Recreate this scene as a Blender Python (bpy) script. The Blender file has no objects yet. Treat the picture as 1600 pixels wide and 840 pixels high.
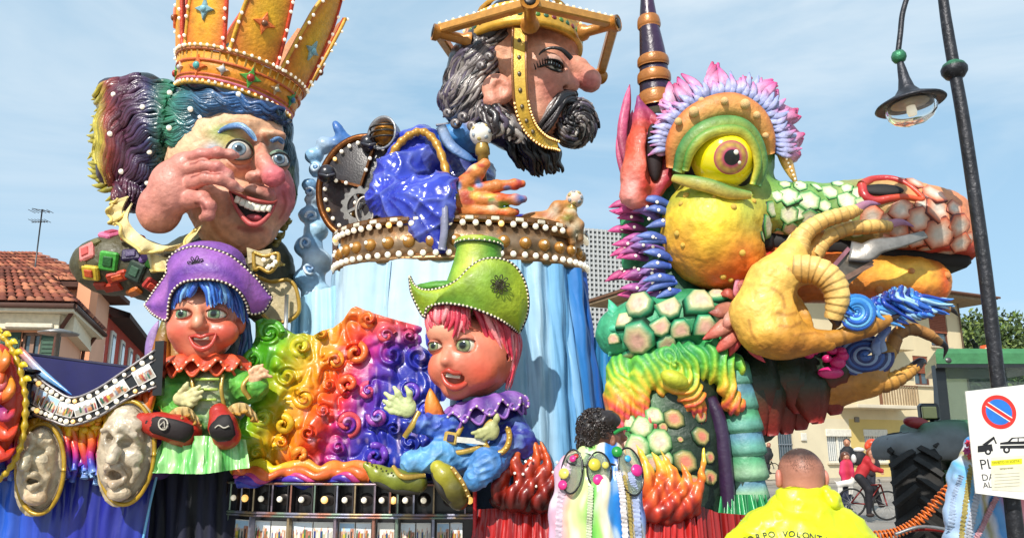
import bpy,math,random
import numpy as np
from mathutils import Vector,Matrix,Euler
from mathutils.bvhtree import BVHTree
random.seed(7)
rng=np.random.default_rng(11)
SC=bpy.context.scene
COL=SC.collection
PI=math.pi
# ---------------------------------------------------------------- camera, sky, sun, exposure
FPX=1200.0
PITCH=math.atan(277.0/FPX)
CAM=np.array([0.0,0.0,1.65])
cR=np.array([1.0,0,0])
cU=np.array([0,-math.sin(PITCH),math.cos(PITCH)])
cF=np.array([0,math.cos(PITCH),math.sin(PITCH)])
cd=bpy.data.cameras.new("camera")
cam=bpy.data.objects.new("camera",cd)
COL.objects.link(cam)
cam.location=CAM
cam.rotation_euler=(PI/2+PITCH,0,0)
cd.sensor_width=36.0
cd.lens=36.0*FPX/1600.0
cd.clip_start=0.05
cd.clip_end=3000.0
SC.camera=cam
SUN_EL=math.radians(40)
SUN_AZ=math.radians(-158)
world=bpy.data.worlds.new("World")
SC.world=world
world.use_nodes=True
nt=world.node_tree
nt.nodes.clear()
wo=nt.nodes.new("ShaderNodeOutputWorld")
bg=nt.nodes.new("ShaderNodeBackground")
sky=nt.nodes.new("ShaderNodeTexSky")
sky.sky_type='NISHITA'
sky.sun_disc=False
sky.sun_elevation=SUN_EL
sky.sun_rotation=SUN_AZ
sky.air_density=1.0
sky.dust_density=0.6
sky.ozone_density=2.0
tc=nt.nodes.new("ShaderNodeTexCoord")
mp=nt.nodes.new("ShaderNodeMapping")
mp.inputs['Scale'].default_value=(1.0,1.0,3.2)
mp.inputs['Rotation'].default_value=(0.25,0.3,0.2)
mp.inputs['Location'].default_value=(0.35,0.1,0.22)
nz=nt.nodes.new("ShaderNodeTexNoise")
nz.inputs['Scale'].default_value=1.9
nz.inputs['Detail'].default_value=7.0
nz.inputs['Roughness'].default_value=0.55
nz.inputs['Distortion'].default_value=0.5
rp=nt.nodes.new("ShaderNodeMapRange")
rp.inputs['From Min'].default_value=0.37
rp.inputs['From Max'].default_value=0.78
rp.inputs['To Min'].default_value=0.0
rp.inputs['To Max'].default_value=0.9
mx=nt.nodes.new("ShaderNodeMixRGB")
mx.inputs[2].default_value=(6.3,6.8,7.1,1)
veil=nt.nodes.new("ShaderNodeMixRGB")
veil.inputs[0].default_value=0.7
veil.inputs[2].default_value=(3.1,4.95,6.4,1)
nt.links.new(tc.outputs['Generated'],mp.inputs['Vector'])
nt.links.new(mp.outputs['Vector'],nz.inputs['Vector'])
nt.links.new(nz.outputs['Fac'],rp.inputs['Value'])
nt.links.new(rp.outputs['Result'],mx.inputs[0])
nt.links.new(sky.outputs['Color'],veil.inputs[1])
nt.links.new(veil.outputs['Color'],mx.inputs[1])
nt.links.new(mx.outputs['Color'],bg.inputs['Color'])
bg.inputs['Strength'].default_value=0.118
nt.links.new(bg.outputs['Background'],wo.inputs['Surface'])
sl=bpy.data.lights.new("sun",'SUN')
sl.energy=4.3
sl.angle=math.radians(0.6)
sl.color=(1.0,0.95,0.87)
sun=bpy.data.objects.new("sun",sl)
COL.objects.link(sun)
sdir=Vector((math.sin(SUN_AZ)*math.cos(SUN_EL),math.cos(SUN_AZ)*math.cos(SUN_EL),math.sin(SUN_EL)))
sun.rotation_euler=sdir.to_track_quat('Z','Y').to_euler()
sun.location=(-10,-20,30)
SC.view_settings.view_transform='Standard'
SC.view_settings.look='None'
SC.view_settings.exposure=0.33
SC.view_settings.gamma=1.0
SC.view_settings.use_curve_mapping=False
try:
 SC.cycles.use_denoising=True
 SC.cycles.max_bounces=6
 SC.cycles.transparent_max_bounces=12
except Exception:
 pass
# ---------------------------------------------------------------- pixel helpers (photograph is 1600 x 840)
def ray(px,py):
 return cR*(px-800.0)/FPX+cU*(420.0-py)/FPX+cF
def at(px,py,Y):
 r=ray(px,py)
 return CAM+r*(Y/r[1])
def atz(px,py,Z=0.0):
 r=ray(px,py)
 return CAM+r*((Z-CAM[2])/r[2])
def srgb(h,k=1.0):
 if isinstance(h,str):
  h=h.lstrip('#')
  h=''.join(x*2 for x in h)if len(h)==3 else h
  v=np.array([int(h[i:i+2],16)/255.0 for i in(0,2,4)])
  v=np.where(v<=0.04045,v/12.92,((v+0.055)/1.055)**2.4)
  return v*k
 return np.array(h,float)*k
# ---------------------------------------------------------------- materials
MATS={}
def _base(name,rough,metal=0.0,coat=0.0,spec=0.5):
 m=bpy.data.materials.new(name)
 m.use_nodes=True
 n=m.node_tree.nodes
 b=n['Principled BSDF']
 b.inputs['Roughness'].default_value=rough
 b.inputs['Metallic'].default_value=metal
 b.inputs['Coat Weight'].default_value=coat
 b.inputs['Coat Roughness'].default_value=0.15
 b.inputs['Specular IOR Level'].default_value=spec
 return m,m.node_tree,b
def mat(name,col=None,rough=0.5,metal=0.0,coat=0.0,var=0.15,vscale=9.0,bump=0.0,bscale=40.0,dirt=0.0,dirtcol='#2a211a',emit=None,spec=0.5,stretch=None,alpha=None,trans=0.0):
 """painted / fabric / plaster surface: vertex colour 'Col' (or a flat colour) with mottling, dirt and relief"""
 if name in MATS:
  return MATS[name]
 m,t,b=_base(name,rough,metal,coat,spec)
 L=t.links.new
 if col is None:
  src=t.nodes.new('ShaderNodeAttribute')
  src.attribute_name='Col'
  cs=src.outputs['Color']
 else:
  src=t.nodes.new('ShaderNodeRGB')
  c=srgb(col)
  src.outputs[0].default_value=(c[0],c[1],c[2],1)
  cs=src.outputs[0]
 co=t.nodes.new('ShaderNodeTexCoord')
 vec=co.outputs['Object']
 if stretch:
  mpn=t.nodes.new('ShaderNodeMapping')
  mpn.inputs['Scale'].default_value=stretch
  L(vec,mpn.inputs['Vector'])
  vec=mpn.outputs['Vector']
 if var>0:
  nz=t.nodes.new('ShaderNodeTexNoise')
  nz.inputs['Scale'].default_value=vscale
  nz.inputs['Detail'].default_value=5.0
  L(vec,nz.inputs['Vector'])
  mr=t.nodes.new('ShaderNodeMapRange')
  mr.inputs['From Min'].default_value=0.3
  mr.inputs['From Max'].default_value=0.7
  mr.inputs['To Min'].default_value=1.0-var
  mr.inputs['To Max'].default_value=1.0+var
  L(nz.outputs['Fac'],mr.inputs['Value'])
  mu=t.nodes.new('ShaderNodeMixRGB')
  mu.blend_type='MULTIPLY'
  mu.inputs[0].default_value=1.0
  L(cs,mu.inputs[1])
  L(mr.outputs['Result'],mu.inputs[2])
  cs=mu.outputs[0]
 if dirt>0:
  dz=t.nodes.new('ShaderNodeTexNoise')
  dz.inputs['Scale'].default_value=vscale*2.3
  dz.inputs['Detail'].default_value=8.0
  dz.inputs['Roughness'].default_value=0.7
  L(vec,dz.inputs['Vector'])
  dr=t.nodes.new('ShaderNodeMapRange')
  dr.inputs['From Min'].default_value=0.58
  dr.inputs['From Max'].default_value=0.78
  dr.inputs['To Min'].default_value=0.0
  dr.inputs['To Max'].default_value=dirt
  L(dz.outputs['Fac'],dr.inputs['Value'])
  dm=t.nodes.new('ShaderNodeMixRGB')
  c=srgb(dirtcol)
  dm.inputs[2].default_value=(c[0],c[1],c[2],1)
  L(dr.outputs['Result'],dm.inputs[0])
  L(cs,dm.inputs[1])
  cs=dm.outputs[0]
 L(cs,b.inputs['Base Color'])
 if bump>0:
  bz=t.nodes.new('ShaderNodeTexNoise')
  bz.inputs['Scale'].default_value=bscale
  bz.inputs['Detail'].default_value=4.0
  L(vec,bz.inputs['Vector'])
  bn=t.nodes.new('ShaderNodeBump')
  bn.inputs['Strength'].default_value=bump
  bn.inputs['Distance'].default_value=0.02
  L(bz.outputs['Fac'],bn.inputs['Height'])
  L(bn.outputs['Normal'],b.inputs['Normal'])
 if emit:
  c=srgb(emit[0])
  b.inputs['Emission Color'].default_value=(c[0],c[1],c[2],1)
  b.inputs['Emission Strength'].default_value=emit[1]
 if trans:
  b.inputs['Transmission Weight'].default_value=trans
 MATS[name]=m
 return m
PAINT=mat('painted_papier_mache',rough=0.52,coat=0.03,var=0.22,vscale=9.0,bump=0.5,bscale=22.0,dirt=0.35)
GLOSS=mat('gloss_paint',rough=0.36,coat=0.16,var=0.16,vscale=7.0,bump=0.32,bscale=22.0,dirt=0.2)
HAIRM=mat('painted_hair',rough=0.38,coat=0.25,var=0.22,vscale=14.0,bump=0.3,bscale=50.0,dirt=0.25)
SCALEM=mat('painted_scale',rough=0.45,coat=0.06,var=0.12,vscale=1.6,bump=0.3,bscale=5.0)
GOLDM=mat('gold_paint',rough=0.36,metal=0.2,coat=0.2,var=0.16,vscale=11.0,bump=0.2,bscale=40.0,dirt=0.4,dirtcol='#4a2a08')
CLOTH=mat('cloth',rough=0.72,var=0.10,vscale=10.0,bump=0.12,bscale=120.0)
SATIN=mat('satin',rough=0.30,var=0.06,vscale=5.0,coat=0.1,bump=0.1,bscale=14.0)
METALM=mat('grey_metal_paint',rough=0.4,metal=0.6,var=0.2,vscale=12.0,bump=0.1,dirt=0.4)
BLACKM=mat('black_lacquer',rough=0.3,coat=0.3,var=0.2,vscale=15.0,dirt=0.3,dirtcol='#6a6258')
WALLM=mat('plaster_wall',rough=0.85,var=0.07,vscale=0.9,bump=0.1,bscale=20.0,dirt=0.15,dirtcol='#8c7a60')
MATTE=mat('matte_paint',rough=0.7,var=0.12,vscale=8.0,bump=0.1,bscale=40)
RUBBER=mat('tyre_rubber',rough=0.8,var=0.3,vscale=9.0,bump=0.2,bscale=40,dirt=0.4,dirtcol='#5a544c')
SKIN=mat('skin',rough=0.5,var=0.08,vscale=18.0,bump=0.08,bscale=90.0)
EYEM=mat('eye_gloss',rough=0.12,coat=0.8,var=0.04,vscale=20.0)
BULBM=mat('lamp_bulb_glass',col='#f4efe2',rough=0.15,coat=0.5,var=0.0,emit=('#fff0cf',0.35))
BULBW=mat('warm_bulb_glass',col='#f6d9a4',rough=0.15,coat=0.5,var=0.0,emit=('#ffc060',0.9))
GLASSM=mat('window_glass',col='#4a5a62',rough=0.06,var=0.1,vscale=1.5,coat=0.5)
# ---------------------------------------------------------------- geometry accumulator
class G:
 def __init__(self):
  self.v=[];self.q=[];self.t=[];self.n=[];self.c=[];self.k=0
 def add(self,V,F,col=(0.5,0.5,0.5)):
  V=np.asarray(V,float).reshape(-1,3)
  if isinstance(F,np.ndarray):
   F=[F]
  for f in F:
   if isinstance(f,np.ndarray)and f.ndim==2:
    if len(f):
     (self.q if f.shape[1]==4 else self.t).append(f+self.k)
   elif len(f)==4:
    self.q.append(np.array([f])+self.k)
   elif len(f)==3:
    self.t.append(np.array([f])+self.k)
   else:
    self.n.append(np.array(f)+self.k)
  if isinstance(col,str):
   col=srgb(col)
  c=np.asarray(col,float)
  if c.ndim==1:
   c=np.broadcast_to(c,(len(V),3))
  self.v.append(V);self.c.append(c);self.k+=len(V)
  return self
 def merge(self,o):
  if o.k:
   V=np.concatenate(o.v);C=np.concatenate(o.c)
   fs=[f for f in o.q]+[f for f in o.t]+[f for f in o.n]
   self.add(V,fs,C)
  return self
 def arrays(self):
  V=np.concatenate(self.v)
  C=np.concatenate(self.c)
  return V,C
 def bvh(self):
  V,_=self.arrays()
  F=[]
  for f in self.q+self.t:
   F+=f.tolist()
  F+=[f.tolist()for f in self.n]
  return BVHTree.FromPolygons(V.tolist(),F)
 def mesh(self,name,m=None,smooth=True,origin=(0,0,0)):
  V,C=self.arrays()
  V=V-np.asarray(origin,float)
  me=bpy.data.meshes.new(name)
  loops=[];starts=[];p=0
  sizes=[]
  for arr in self.q+self.t:
   loops.append(arr.reshape(-1));sizes.append(np.full(len(arr),arr.shape[1]))
  for f in self.n:
   loops.append(f);sizes.append(np.array([len(f)]))
  loops=np.concatenate(loops).astype(np.int32)
  sizes=np.concatenate(sizes)
  starts=np.concatenate([[0],np.cumsum(sizes)[:-1]]).astype(np.int32)
  me.vertices.add(len(V));me.vertices.foreach_set('co',V.astype(np.float32).reshape(-1))
  me.loops.add(len(loops));me.loops.foreach_set('vertex_index',loops)
  me.polygons.add(len(sizes));me.polygons.foreach_set('loop_start',starts)
  try:
   me.polygons.foreach_set('loop_total',sizes.astype(np.int32))
  except Exception:
   pass
  me.polygons.foreach_set('use_smooth',np.full(len(sizes),bool(smooth)))
  me.update(calc_edges=True)
  a=me.color_attributes.new('Col','FLOAT_COLOR','POINT')
  rgba=np.ones((len(V),4),np.float32);rgba[:,:3]=C
  a.data.foreach_set('color',rgba.reshape(-1))
  if m:
   me.materials.append(m)
  return me
def wpos(o):
 p=np.zeros(3)
 while o is not None:
  p=p+np.array(o.location)
  o=o.parent
 return p
def tag(o,label=None,cat=None,group=None,kind=None):
 if label:o['label']=label
 if cat:o['category']=cat
 if group:o['group']=group
 if kind:o['kind']=kind
 return o
def thing(name,label,cat,loc,group=None):
 o=bpy.data.objects.new(name,None)
 COL.objects.link(o)
 o.location=[float(x)for x in loc]
 o.empty_display_size=0.2
 return tag(o,label,cat,group)
def part(name,g,m,parent=None,smooth=True,kind=None,label=None):
 """one mesh object from world-space geometry"""
 org=wpos(parent)if parent else np.zeros(3)
 me=g.mesh(name,m,smooth,org)
 o=bpy.data.objects.new(name,me)
 COL.objects.link(o)
 if parent:o.parent=parent
 if kind:o['kind']=kind
 if label:o['label']=label
 return o
def solo(name,g,m,label,cat,group=None,kind=None,smooth=True):
 """a thing that is a single mesh; origin at the bottom centre of its box"""
 V,_=g.arrays()
 lo,hi=V.min(0),V.max(0)
 org=np.array([(lo[0]+hi[0])/2,(lo[1]+hi[1])/2,lo[2]])
 o=bpy.data.objects.new(name,g.mesh(name,m,smooth,org))
 COL.objects.link(o)
 o.location=org
 return tag(o,label,cat,group,kind)
def inst(name,me,parent,loc,rot=None,scale=None,label=None):
 o=bpy.data.objects.new(name,me)
 COL.objects.link(o)
 org=wpos(parent)if parent else np.zeros(3)
 o.parent=parent
 o.location=np.asarray(loc,float)-org
 if rot is not None:
  o.rotation_euler=rot.to_euler()if isinstance(rot,Matrix)else rot
 if scale is not None:
  o.scale=(scale,)*3 if np.isscalar(scale)else scale
 if label:o['label']=label
 return o
# ---------------------------------------------------------------- shapes
def nrm(v):
 v=np.asarray(v,float)
 return v/(np.linalg.norm(v)+1e-12)
def grid_faces(nu,nv,closeu=False,closev=False):
 iu=np.arange(nu if closeu else nu-1);iv=np.arange(nv if closev else nv-1)
 a,b=np.meshgrid(iu,iv,indexing='ij')
 a2=(a+1)%nu;b2=(b+1)%nv
 return np.stack([a*nv+b,a2*nv+b,a2*nv+b2,a*nv+b2],-1).reshape(-1,4)
def spline(P,n):
 """Catmull-Rom through P (k, d), n samples"""
 P=np.asarray(P,float)
 if len(P)==2:
  t=np.linspace(0,1,n)[:,None]
  return P[0]*(1-t)+P[1]*t
 Q=np.vstack([2*P[0]-P[1],P,2*P[-1]-P[-2]])
 t=np.linspace(0,len(P)-1-1e-9,n)
 i=t.astype(int);u=(t-i)[:,None]
 p0,p1,p2,p3=Q[i],Q[i+1],Q[i+2],Q[i+3]
 return 0.5*((2*p1)+(-p0+p2)*u+(2*p0-5*p1+4*p2-p3)*u*u+(-p0+3*p1-3*p2+p3)*u**3)
def frames(P,up=None):
 P=np.asarray(P,float)
 T=np.gradient(P,axis=0)
 T/=np.linalg.norm(T,axis=1)[:,None]+1e-12
 N=np.zeros_like(T)
 u=np.array(up if up is not None else(0,0,1.0),float)
 if abs(np.dot(nrm(u),T[0]))>0.95:
  u=np.array([1.0,0,0])if abs(T[0][0])<0.9 else np.array([0,1.0,0])
 n=nrm(u-T[0]*np.dot(u,T[0]))
 for i in range(len(P)):
  if up is not None:
   w=np.array(up,float)
   c=w-T[i]*np.dot(w,T[i])
   n=nrm(c)if np.linalg.norm(c)>0.08 else nrm(n-T[i]*np.dot(n,T[i]))
  else:
   n=nrm(n-T[i]*np.dot(n,T[i]))
  N[i]=n
 return T,N,np.cross(T,N)
def tube(P,r,seg=8,flat=1.0,up=None,col=None,caps=True,rfun=None):
 """swept tube: r scalar or array; flat scales the N direction; returns (V, faces, cols)"""
 P=np.asarray(P,float)
 n=len(P)
 r=np.broadcast_to(np.asarray(r,float),(n,)).copy()
 T,N,B=frames(P,up)
 th=np.arange(seg)*2*PI/seg
 rr=r[:,None]*np.ones((1,seg))
 if rfun is not None:
  rr=rr*rfun(np.linspace(0,1,n)[:,None],th[None,:])
 V=P[:,None,:]+rr[...,None]*(np.cos(th)[None,:,None]*B[:,None,:]+flat*np.sin(th)[None,:,None]*N[:,None,:])
 V=V.reshape(-1,3)
 F=[grid_faces(n,seg,False,True)]
 if caps:
  F.append(list(range(seg))[::-1]);F.append(list(range((n-1)*seg,n*seg)))
 if col is not None:
  c=np.asarray(col,float)
  if c.ndim==2:
   c=np.repeat(c,seg,axis=0)
  return V,F,c
 return V,F
def ellipsoid(c,r,nu=16,nv=10,M=None):
 r=np.broadcast_to(np.asarray(r,float),(3,))
 u=np.arange(nu)*2*PI/nu
 v=np.linspace(-PI/2,PI/2,nv+1)[1:-1]
 V=np.stack([np.cos(v)[:,None]*np.cos(u)[None],np.cos(v)[:,None]*np.sin(u)[None],np.sin(v)[:,None]*np.ones((1,nu))],-1).reshape(-1,3)
 V=np.vstack([V,[[0,0,-1]],[[0,0,1]]])
 nb=len(v)
 F=[grid_faces(nb,nu,False,True)[:,::-1]]
 s,e=nb*nu,nb*nu+1
 i=np.arange(nu);j=(i+1)%nu
 F.append(np.stack([np.full(nu,s),j,i],-1))
 F.append(np.stack([np.full(nu,e),(nb-1)*nu+i,(nb-1)*nu+j],-1))
 V=V*r
 if M is not None:
  V=V@np.asarray(M,float).T
 return V+np.asarray(c,float),[f[:,::-1]for f in F]
def basis(z,up=(0,0,1.0)):
 """matrix whose columns are x, y, z with the given z axis"""
 z=nrm(z)
 u=np.array(up,float)
 if abs(np.dot(nrm(u),z))>0.97:
  u=np.array([0,1.0,0])if abs(z[1])<0.9 else np.array([1.0,0,0])
 x=nrm(np.cross(u,z));y=np.cross(z,x)
 return np.stack([x,y,z],-1)
def box(c,h,M=None,bevel=0.0):
 """box of half sizes h"""
 h=np.asarray(h,float)
 if bevel<=0:
  V=np.array([[x,y,z]for x in(-1,1)for y in(-1,1)for z in(-1,1)],float)*h
  F=[np.array([[0,1,3,2],[4,6,7,5],[0,4,5,1],[2,3,7,6],[0,2,6,4],[1,5,7,3]])]
 else:
  b=min(bevel,0.49*2*h.min())
  V=[];idx={}
  for sx in(-1,1):
   for sy in(-1,1):
    for sz in(-1,1):
     for ax in range(3):
      p=np.array([sx,sy,sz])*h
      for a in range(3):
       if a!=ax:
        p[a]-=(sx,sy,sz)[a]*b
      idx[(sx,sy,sz,ax)]=len(V);V.append(p)
  V=np.array(V);F=[]
  for ax in range(3):
   o=[a for a in range(3)if a!=ax]
   for s in(-1,1):
    q=[]
    for(p1,p2)in((-1,-1),(1,-1),(1,1),(-1,1)):
     k=[0,0,0];k[ax]=s;k[o[0]]=p1;k[o[1]]=p2
     q.append(idx[(*k,ax)])
    F.append(q)
   for s1 in(-1,1):
    for s2 in(-1,1):
     k1=[0,0,0];k2=[0,0,0]
     k1[ax]=-1;k2[ax]=1
     for k in(k1,k2):
      k[o[0]]=s1;k[o[1]]=s2
     F.append([idx[(*k1,o[0])],idx[(*k2,o[0])],idx[(*k2,o[1])],idx[(*k1,o[1])]])
  for sx in(-1,1):
   for sy in(-1,1):
    for sz in(-1,1):
     F.append([idx[(sx,sy,sz,0)],idx[(sx,sy,sz,1)],idx[(sx,sy,sz,2)]])
  Fo=[]
  for f in F:
   a,b2,c2=V[f[0]],V[f[1]],V[f[2]]
   nn=np.cross(b2-a,c2-a)
   Fo.append(f if np.dot(nn,V[f].mean(0))>0 else f[::-1])
  F=Fo
 if M is not None:
  V=V@np.asarray(M,float).T
 return V+np.asarray(c,float),F
def beam(a,b,w,h,up=(0,0,1.0)):
 a=np.asarray(a,float);b=np.asarray(b,float)
 M=basis(b-a,up)
 return box((a+b)/2,(w/2,h/2,np.linalg.norm(b-a)/2),M)
def lathe(prof,seg=24,c=(0,0,0),M=None,col=None,arc=2*PI,a0=0.0):
 """prof: (k, 2) of radius, height"""
 prof=np.asarray(prof,float)
 closed=arc>2*PI-1e-6
 th=a0+np.arange(seg)*arc/(seg if closed else seg-1)
 V=np.stack([prof[:,0][:,None]*np.cos(th),prof[:,0][:,None]*np.sin(th),prof[:,1][:,None]*np.ones(seg)],-1).reshape(-1,3)
 F=[grid_faces(len(prof),seg,False,closed)[:,::-1]]
 if M is not None:
  V=V@np.asarray(M,float).T
 V=V+np.asarray(c,float)
 if col is not None:
  return V,F,np.repeat(np.asarray(col,float),seg,axis=0)
 return V,F
def prism(poly,d,M,c,bevel=0.0):
 """extrude a 2-D polygon (x, y) by d along z of M, front face at z = d/2"""
 poly=np.asarray(poly,float)
 n=len(poly)
 if bevel>0:
  cen=poly.mean(0)
  inn=poly+(cen-poly)/(np.linalg.norm(cen-poly,axis=1)[:,None]+1e-9)*bevel
  rings=[(poly,-d/2),(poly,d/2-bevel),(inn,d/2)]
 else:
  rings=[(poly,-d/2),(poly,d/2)]
 V=np.vstack([np.column_stack([p,np.full(n,z)])for p,z in rings])
 F=[grid_faces(len(rings),n,False,True)[:,::-1],list(range(n))[::-1],list(range((len(rings)-1)*n,len(rings)*n))]
 a=0.5*np.sum(poly[:,0]*np.roll(poly[:,1],-1)-poly[:,1]*np.roll(poly[:,0],-1))
 if a<0:
  F=[F[0][:,::-1],F[1][::-1],F[2][::-1]]
 F=[F[0][:,::-1],F[1],F[2]]
 return V@np.asarray(M,float).T+np.asarray(c,float),F
def lerp(a,b,t):
 return np.asarray(a,float)*(1-t)+np.asarray(b,float)*t
def ramp(stops,t):
 """stops: [(pos, '#hex')], t array -> linear colours"""
 xs=[s[0]for s in stops]
 cs=np.array([srgb(s[1])for s in stops])
 t=np.asarray(t,float)
 return np.stack([np.interp(t,xs,cs[:,k])for k in range(3)],-1)
_PERM=rng.random((64,64,64))
def vnoise(P):
 """smooth value noise 0..1 of points (n, 3)"""
 P=np.asarray(P,float)
 i=np.floor(P).astype(int);f=P-i
 f=f*f*(3-2*f)
 o=0
 for dx in(0,1):
  for dy in(0,1):
   for dz in(0,1):
    w=(f[...,0]if dx else 1-f[...,0])*(f[...,1]if dy else 1-f[...,1])*(f[...,2]if dz else 1-f[...,2])
    o=o+w*_PERM[(i[...,0]+dx)%64,(i[...,1]+dy)%64,(i[...,2]+dz)%64]
 return o
# ---------------------------------------------------------------- sculpting: smooth unions on a voxel grid
class Fig:
 """a sculpture's own frame: x to the right, y up, z towards the viewer, unit = one photograph pixel at its distance"""
 def __init__(self,px,py,Y):
  self.a=at(px,py,Y);self.Y=Y
  r=ray(px,py)
  self.s=(Y/r[1])/FPX
 def L(self,px,py,dz=0.0):
  w=at(px,py,self.Y-dz*self.s)
  return np.array([(w[0]-self.a[0])/self.s,(w[2]-self.a[2])/self.s,(self.a[1]-w[1])/self.s])
 def W(self,P):
  P=np.asarray(P,float).reshape(-1,3)
  return np.column_stack([self.a[0]+P[:,0]*self.s,self.a[1]-P[:,2]*self.s,self.a[2]+P[:,1]*self.s])
 def w(self,px,py,dz=0.0):
  return at(px,py,self.Y-dz*self.s)
 def path(self,pts):
  return np.array([self.w(*p)for p in pts])
def rotm(rx,ry,rz):
 return np.array(Euler((math.radians(rx),math.radians(ry),math.radians(rz)),'XYZ').to_matrix())
class Sculpt:
 def __init__(self,fig,k=8.0,kc=6.0):
  self.f=fig;self.k=k;self.kc=kc;self.ops=[]
 def _add(self,fn,lo,hi,col,k,op):
  self.ops.append((fn,np.asarray(lo,float),np.asarray(hi,float),None if col is None else srgb(col),self.k if k is None else k,op))
  return self
 def ell(self,c,r,col=None,rot=None,k=None,op='u'):
  c=self.f.L(*c);r=np.broadcast_to(np.asarray(r,float),(3,)).copy()
  M=rotm(*rot)if rot is not None else None
  def fn(P):
   q=P-c
   if M is not None:
    q=q@M
   k0=np.sqrt(((q/r)**2).sum(-1));k1=np.sqrt(((q/(r*r))**2).sum(-1))+1e-9
   return k0*(k0-1.0)/k1
  R=r.max()if M is not None else r
  return self._add(fn,c-R,c+R,col,k,op)
 def cap(self,a,b,ra,rb,col=None,k=None,op='u'):
  a=self.f.L(*a);b=self.f.L(*b)
  d=b-a;dd=np.dot(d,d)+1e-9
  def fn(P):
   q=P-a
   t=np.clip((q@d)/dd,0,1)
   return np.sqrt(((q-t[...,None]*d)**2).sum(-1))-(ra+(rb-ra)*t)
  R=max(ra,rb)
  return self._add(fn,np.minimum(a,b)-R,np.maximum(a,b)+R,col,k,op)
 def chain(self,pts,rs,col=None,k=None,op='u'):
  for i in range(len(pts)-1):
   cc=col[i]if isinstance(col,list)else col
   self.cap(pts[i],pts[i+1],rs[i],rs[i+1],cc,k,op)
  return self
 def box(self,c,h,col=None,rot=None,rnd=3.0,k=None,op='u'):
  c=self.f.L(*c);h=np.asarray(h,float)
  M=rotm(*rot)if rot is not None else None
  def fn(P):
   q=P-c
   if M is not None:
    q=q@M
   q=np.abs(q)-(h-rnd)
   return np.sqrt((np.maximum(q,0)**2).sum(-1))+np.minimum(q.max(-1),0)-rnd
  R=np.linalg.norm(h)if M is not None else h
  return self._add(fn,c-R,c+R,col,k,op)
 def field(self,P):
  d=np.full(P.shape[:-1],1e3)
  for fn,lo,hi,col,k,op in self.ops:
   d=self._comb(d,fn(P),k,op)
  return d
 @staticmethod
 def _comb(a,b,k,op):
  if op=='s':
   a=-a
  k=max(k,1e-3)
  h=np.clip(0.5+0.5*(b-a)/k,0,1)if op=='u' else np.clip(0.5+0.5*(b-a)/k,0,1)
  m=b*(1-h)+a*h-k*h*(1-h)
  return m if op=='u' else-m
 def build(self,h=3.0,disp=None,lump=1.3):
  us=[o for o in self.ops if o[5]=='u']
  lo=np.min([o[1]for o in us],0)-3*h-2;hi=np.max([o[2]for o in us],0)+3*h+2
  n=np.ceil((hi-lo)/h).astype(int)+1
  ax=[lo[i]+np.arange(n[i])*h for i in range(3)]
  d=np.full(tuple(n),1e3,np.float32)
  for fn,plo,phi,col,k,op in self.ops:
   m=k*1.2+2.5*h
   i0=np.clip(np.floor((plo-m-lo)/h).astype(int),0,n);i1=np.clip(np.ceil((phi+m-lo)/h).astype(int)+1,0,n)
   if(i1<=i0).any():
    continue
   X,Y,Z=np.meshgrid(ax[0][i0[0]:i1[0]],ax[1][i0[1]:i1[1]],ax[2][i0[2]:i1[2]],indexing='ij')
   P=np.stack([X,Y,Z],-1)
   sl=(slice(i0[0],i1[0]),slice(i0[1],i1[1]),slice(i0[2],i1[2]))
   d[sl]=self._comb(d[sl],fn(P).astype(np.float32),k,op)
  V,F=surfnets(d,lo,h)
  C=self.colour(V)
  self.V,self.F=V,F
  if lump:
   N=self.norms();q=V/15.0+7.3
   V=V+N*(lump*((vnoise(q)-.5)*2+.5*(vnoise(q*2.9)-.5)*2))[:,None]
  if disp is not None:
   V=disp(V,F,C)
  self.V,self.F,self.C=V,F,C
  return self
 def colour(self,V):
  W=0;S=0
  for fn,lo,hi,col,k,op in self.ops:
   if col is None:
    continue
   w=np.exp(-np.clip(np.abs(fn(V))if op=='s' else np.maximum(fn(V),-3),-3,60)/self.kc)[:,None]
   W=W+w;S=S+w*col
  return S/(W+1e-12)
 def norms(self):
  e1=self.V[self.F[:,1]]-self.V[self.F[:,0]];e2=self.V[self.F[:,2]]-self.V[self.F[:,0]]
  fn=np.cross(e1,e2)
  N=np.zeros_like(self.V)
  for j in range(4):
   np.add.at(N,self.F[:,j],fn)
  return N/(np.linalg.norm(N,axis=1)[:,None]+1e-9)
 def paint(self,px,py,rx,ry,col,amt=1.0,dz=None,ang=0.0,zr=60.0,hard=1.0):
  """brush a soft patch of paint on the surface seen at photograph pixel (px, py)"""
  c=self.hitL(px,py)if dz is None else self.f.L(px,py,dz)
  if c is None:
   return self
  q=self.V-c
  ca,sa=math.cos(math.radians(ang)),math.sin(math.radians(ang))
  x=q[:,0]*ca+q[:,1]*sa;y=-q[:,0]*sa+q[:,1]*ca
  r2=((x/rx)**2+(y/ry)**2+(q[:,2]/zr)**2)**hard
  w=(amt*np.exp(-r2))[:,None]
  self.C=self.C*(1-w)+srgb(col)*w
  return self
 def stroke(self,pts,r,col,amt=1.0):
  """painted line through surface pixels"""
  P=[self.hitL(*p)for p in pts]
  P=[p for p in P if p is not None]
  if len(P)<2:
   return self
  P=spline(np.array(P),8*len(pts))
  rr=np.interp(np.linspace(0,1,len(P)),np.linspace(0,1,len(r)),r)if hasattr(r,'__len__')else np.full(len(P),r)
  best=np.full(len(self.V),1e9)
  for p,q in zip(P,rr):
   best=np.minimum(best,np.sqrt(((self.V-p)**2).sum(1))/q)
  w=(amt*np.clip(1.6-best,0,1))[:,None]
  self.C=self.C*(1-w)+srgb(col)*w
  return self
 def G(self):
  g=G()
  g.add(self.f.W(self.V),[self.F[:,::-1]]if False else[self.F],self.C)
  return g
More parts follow.
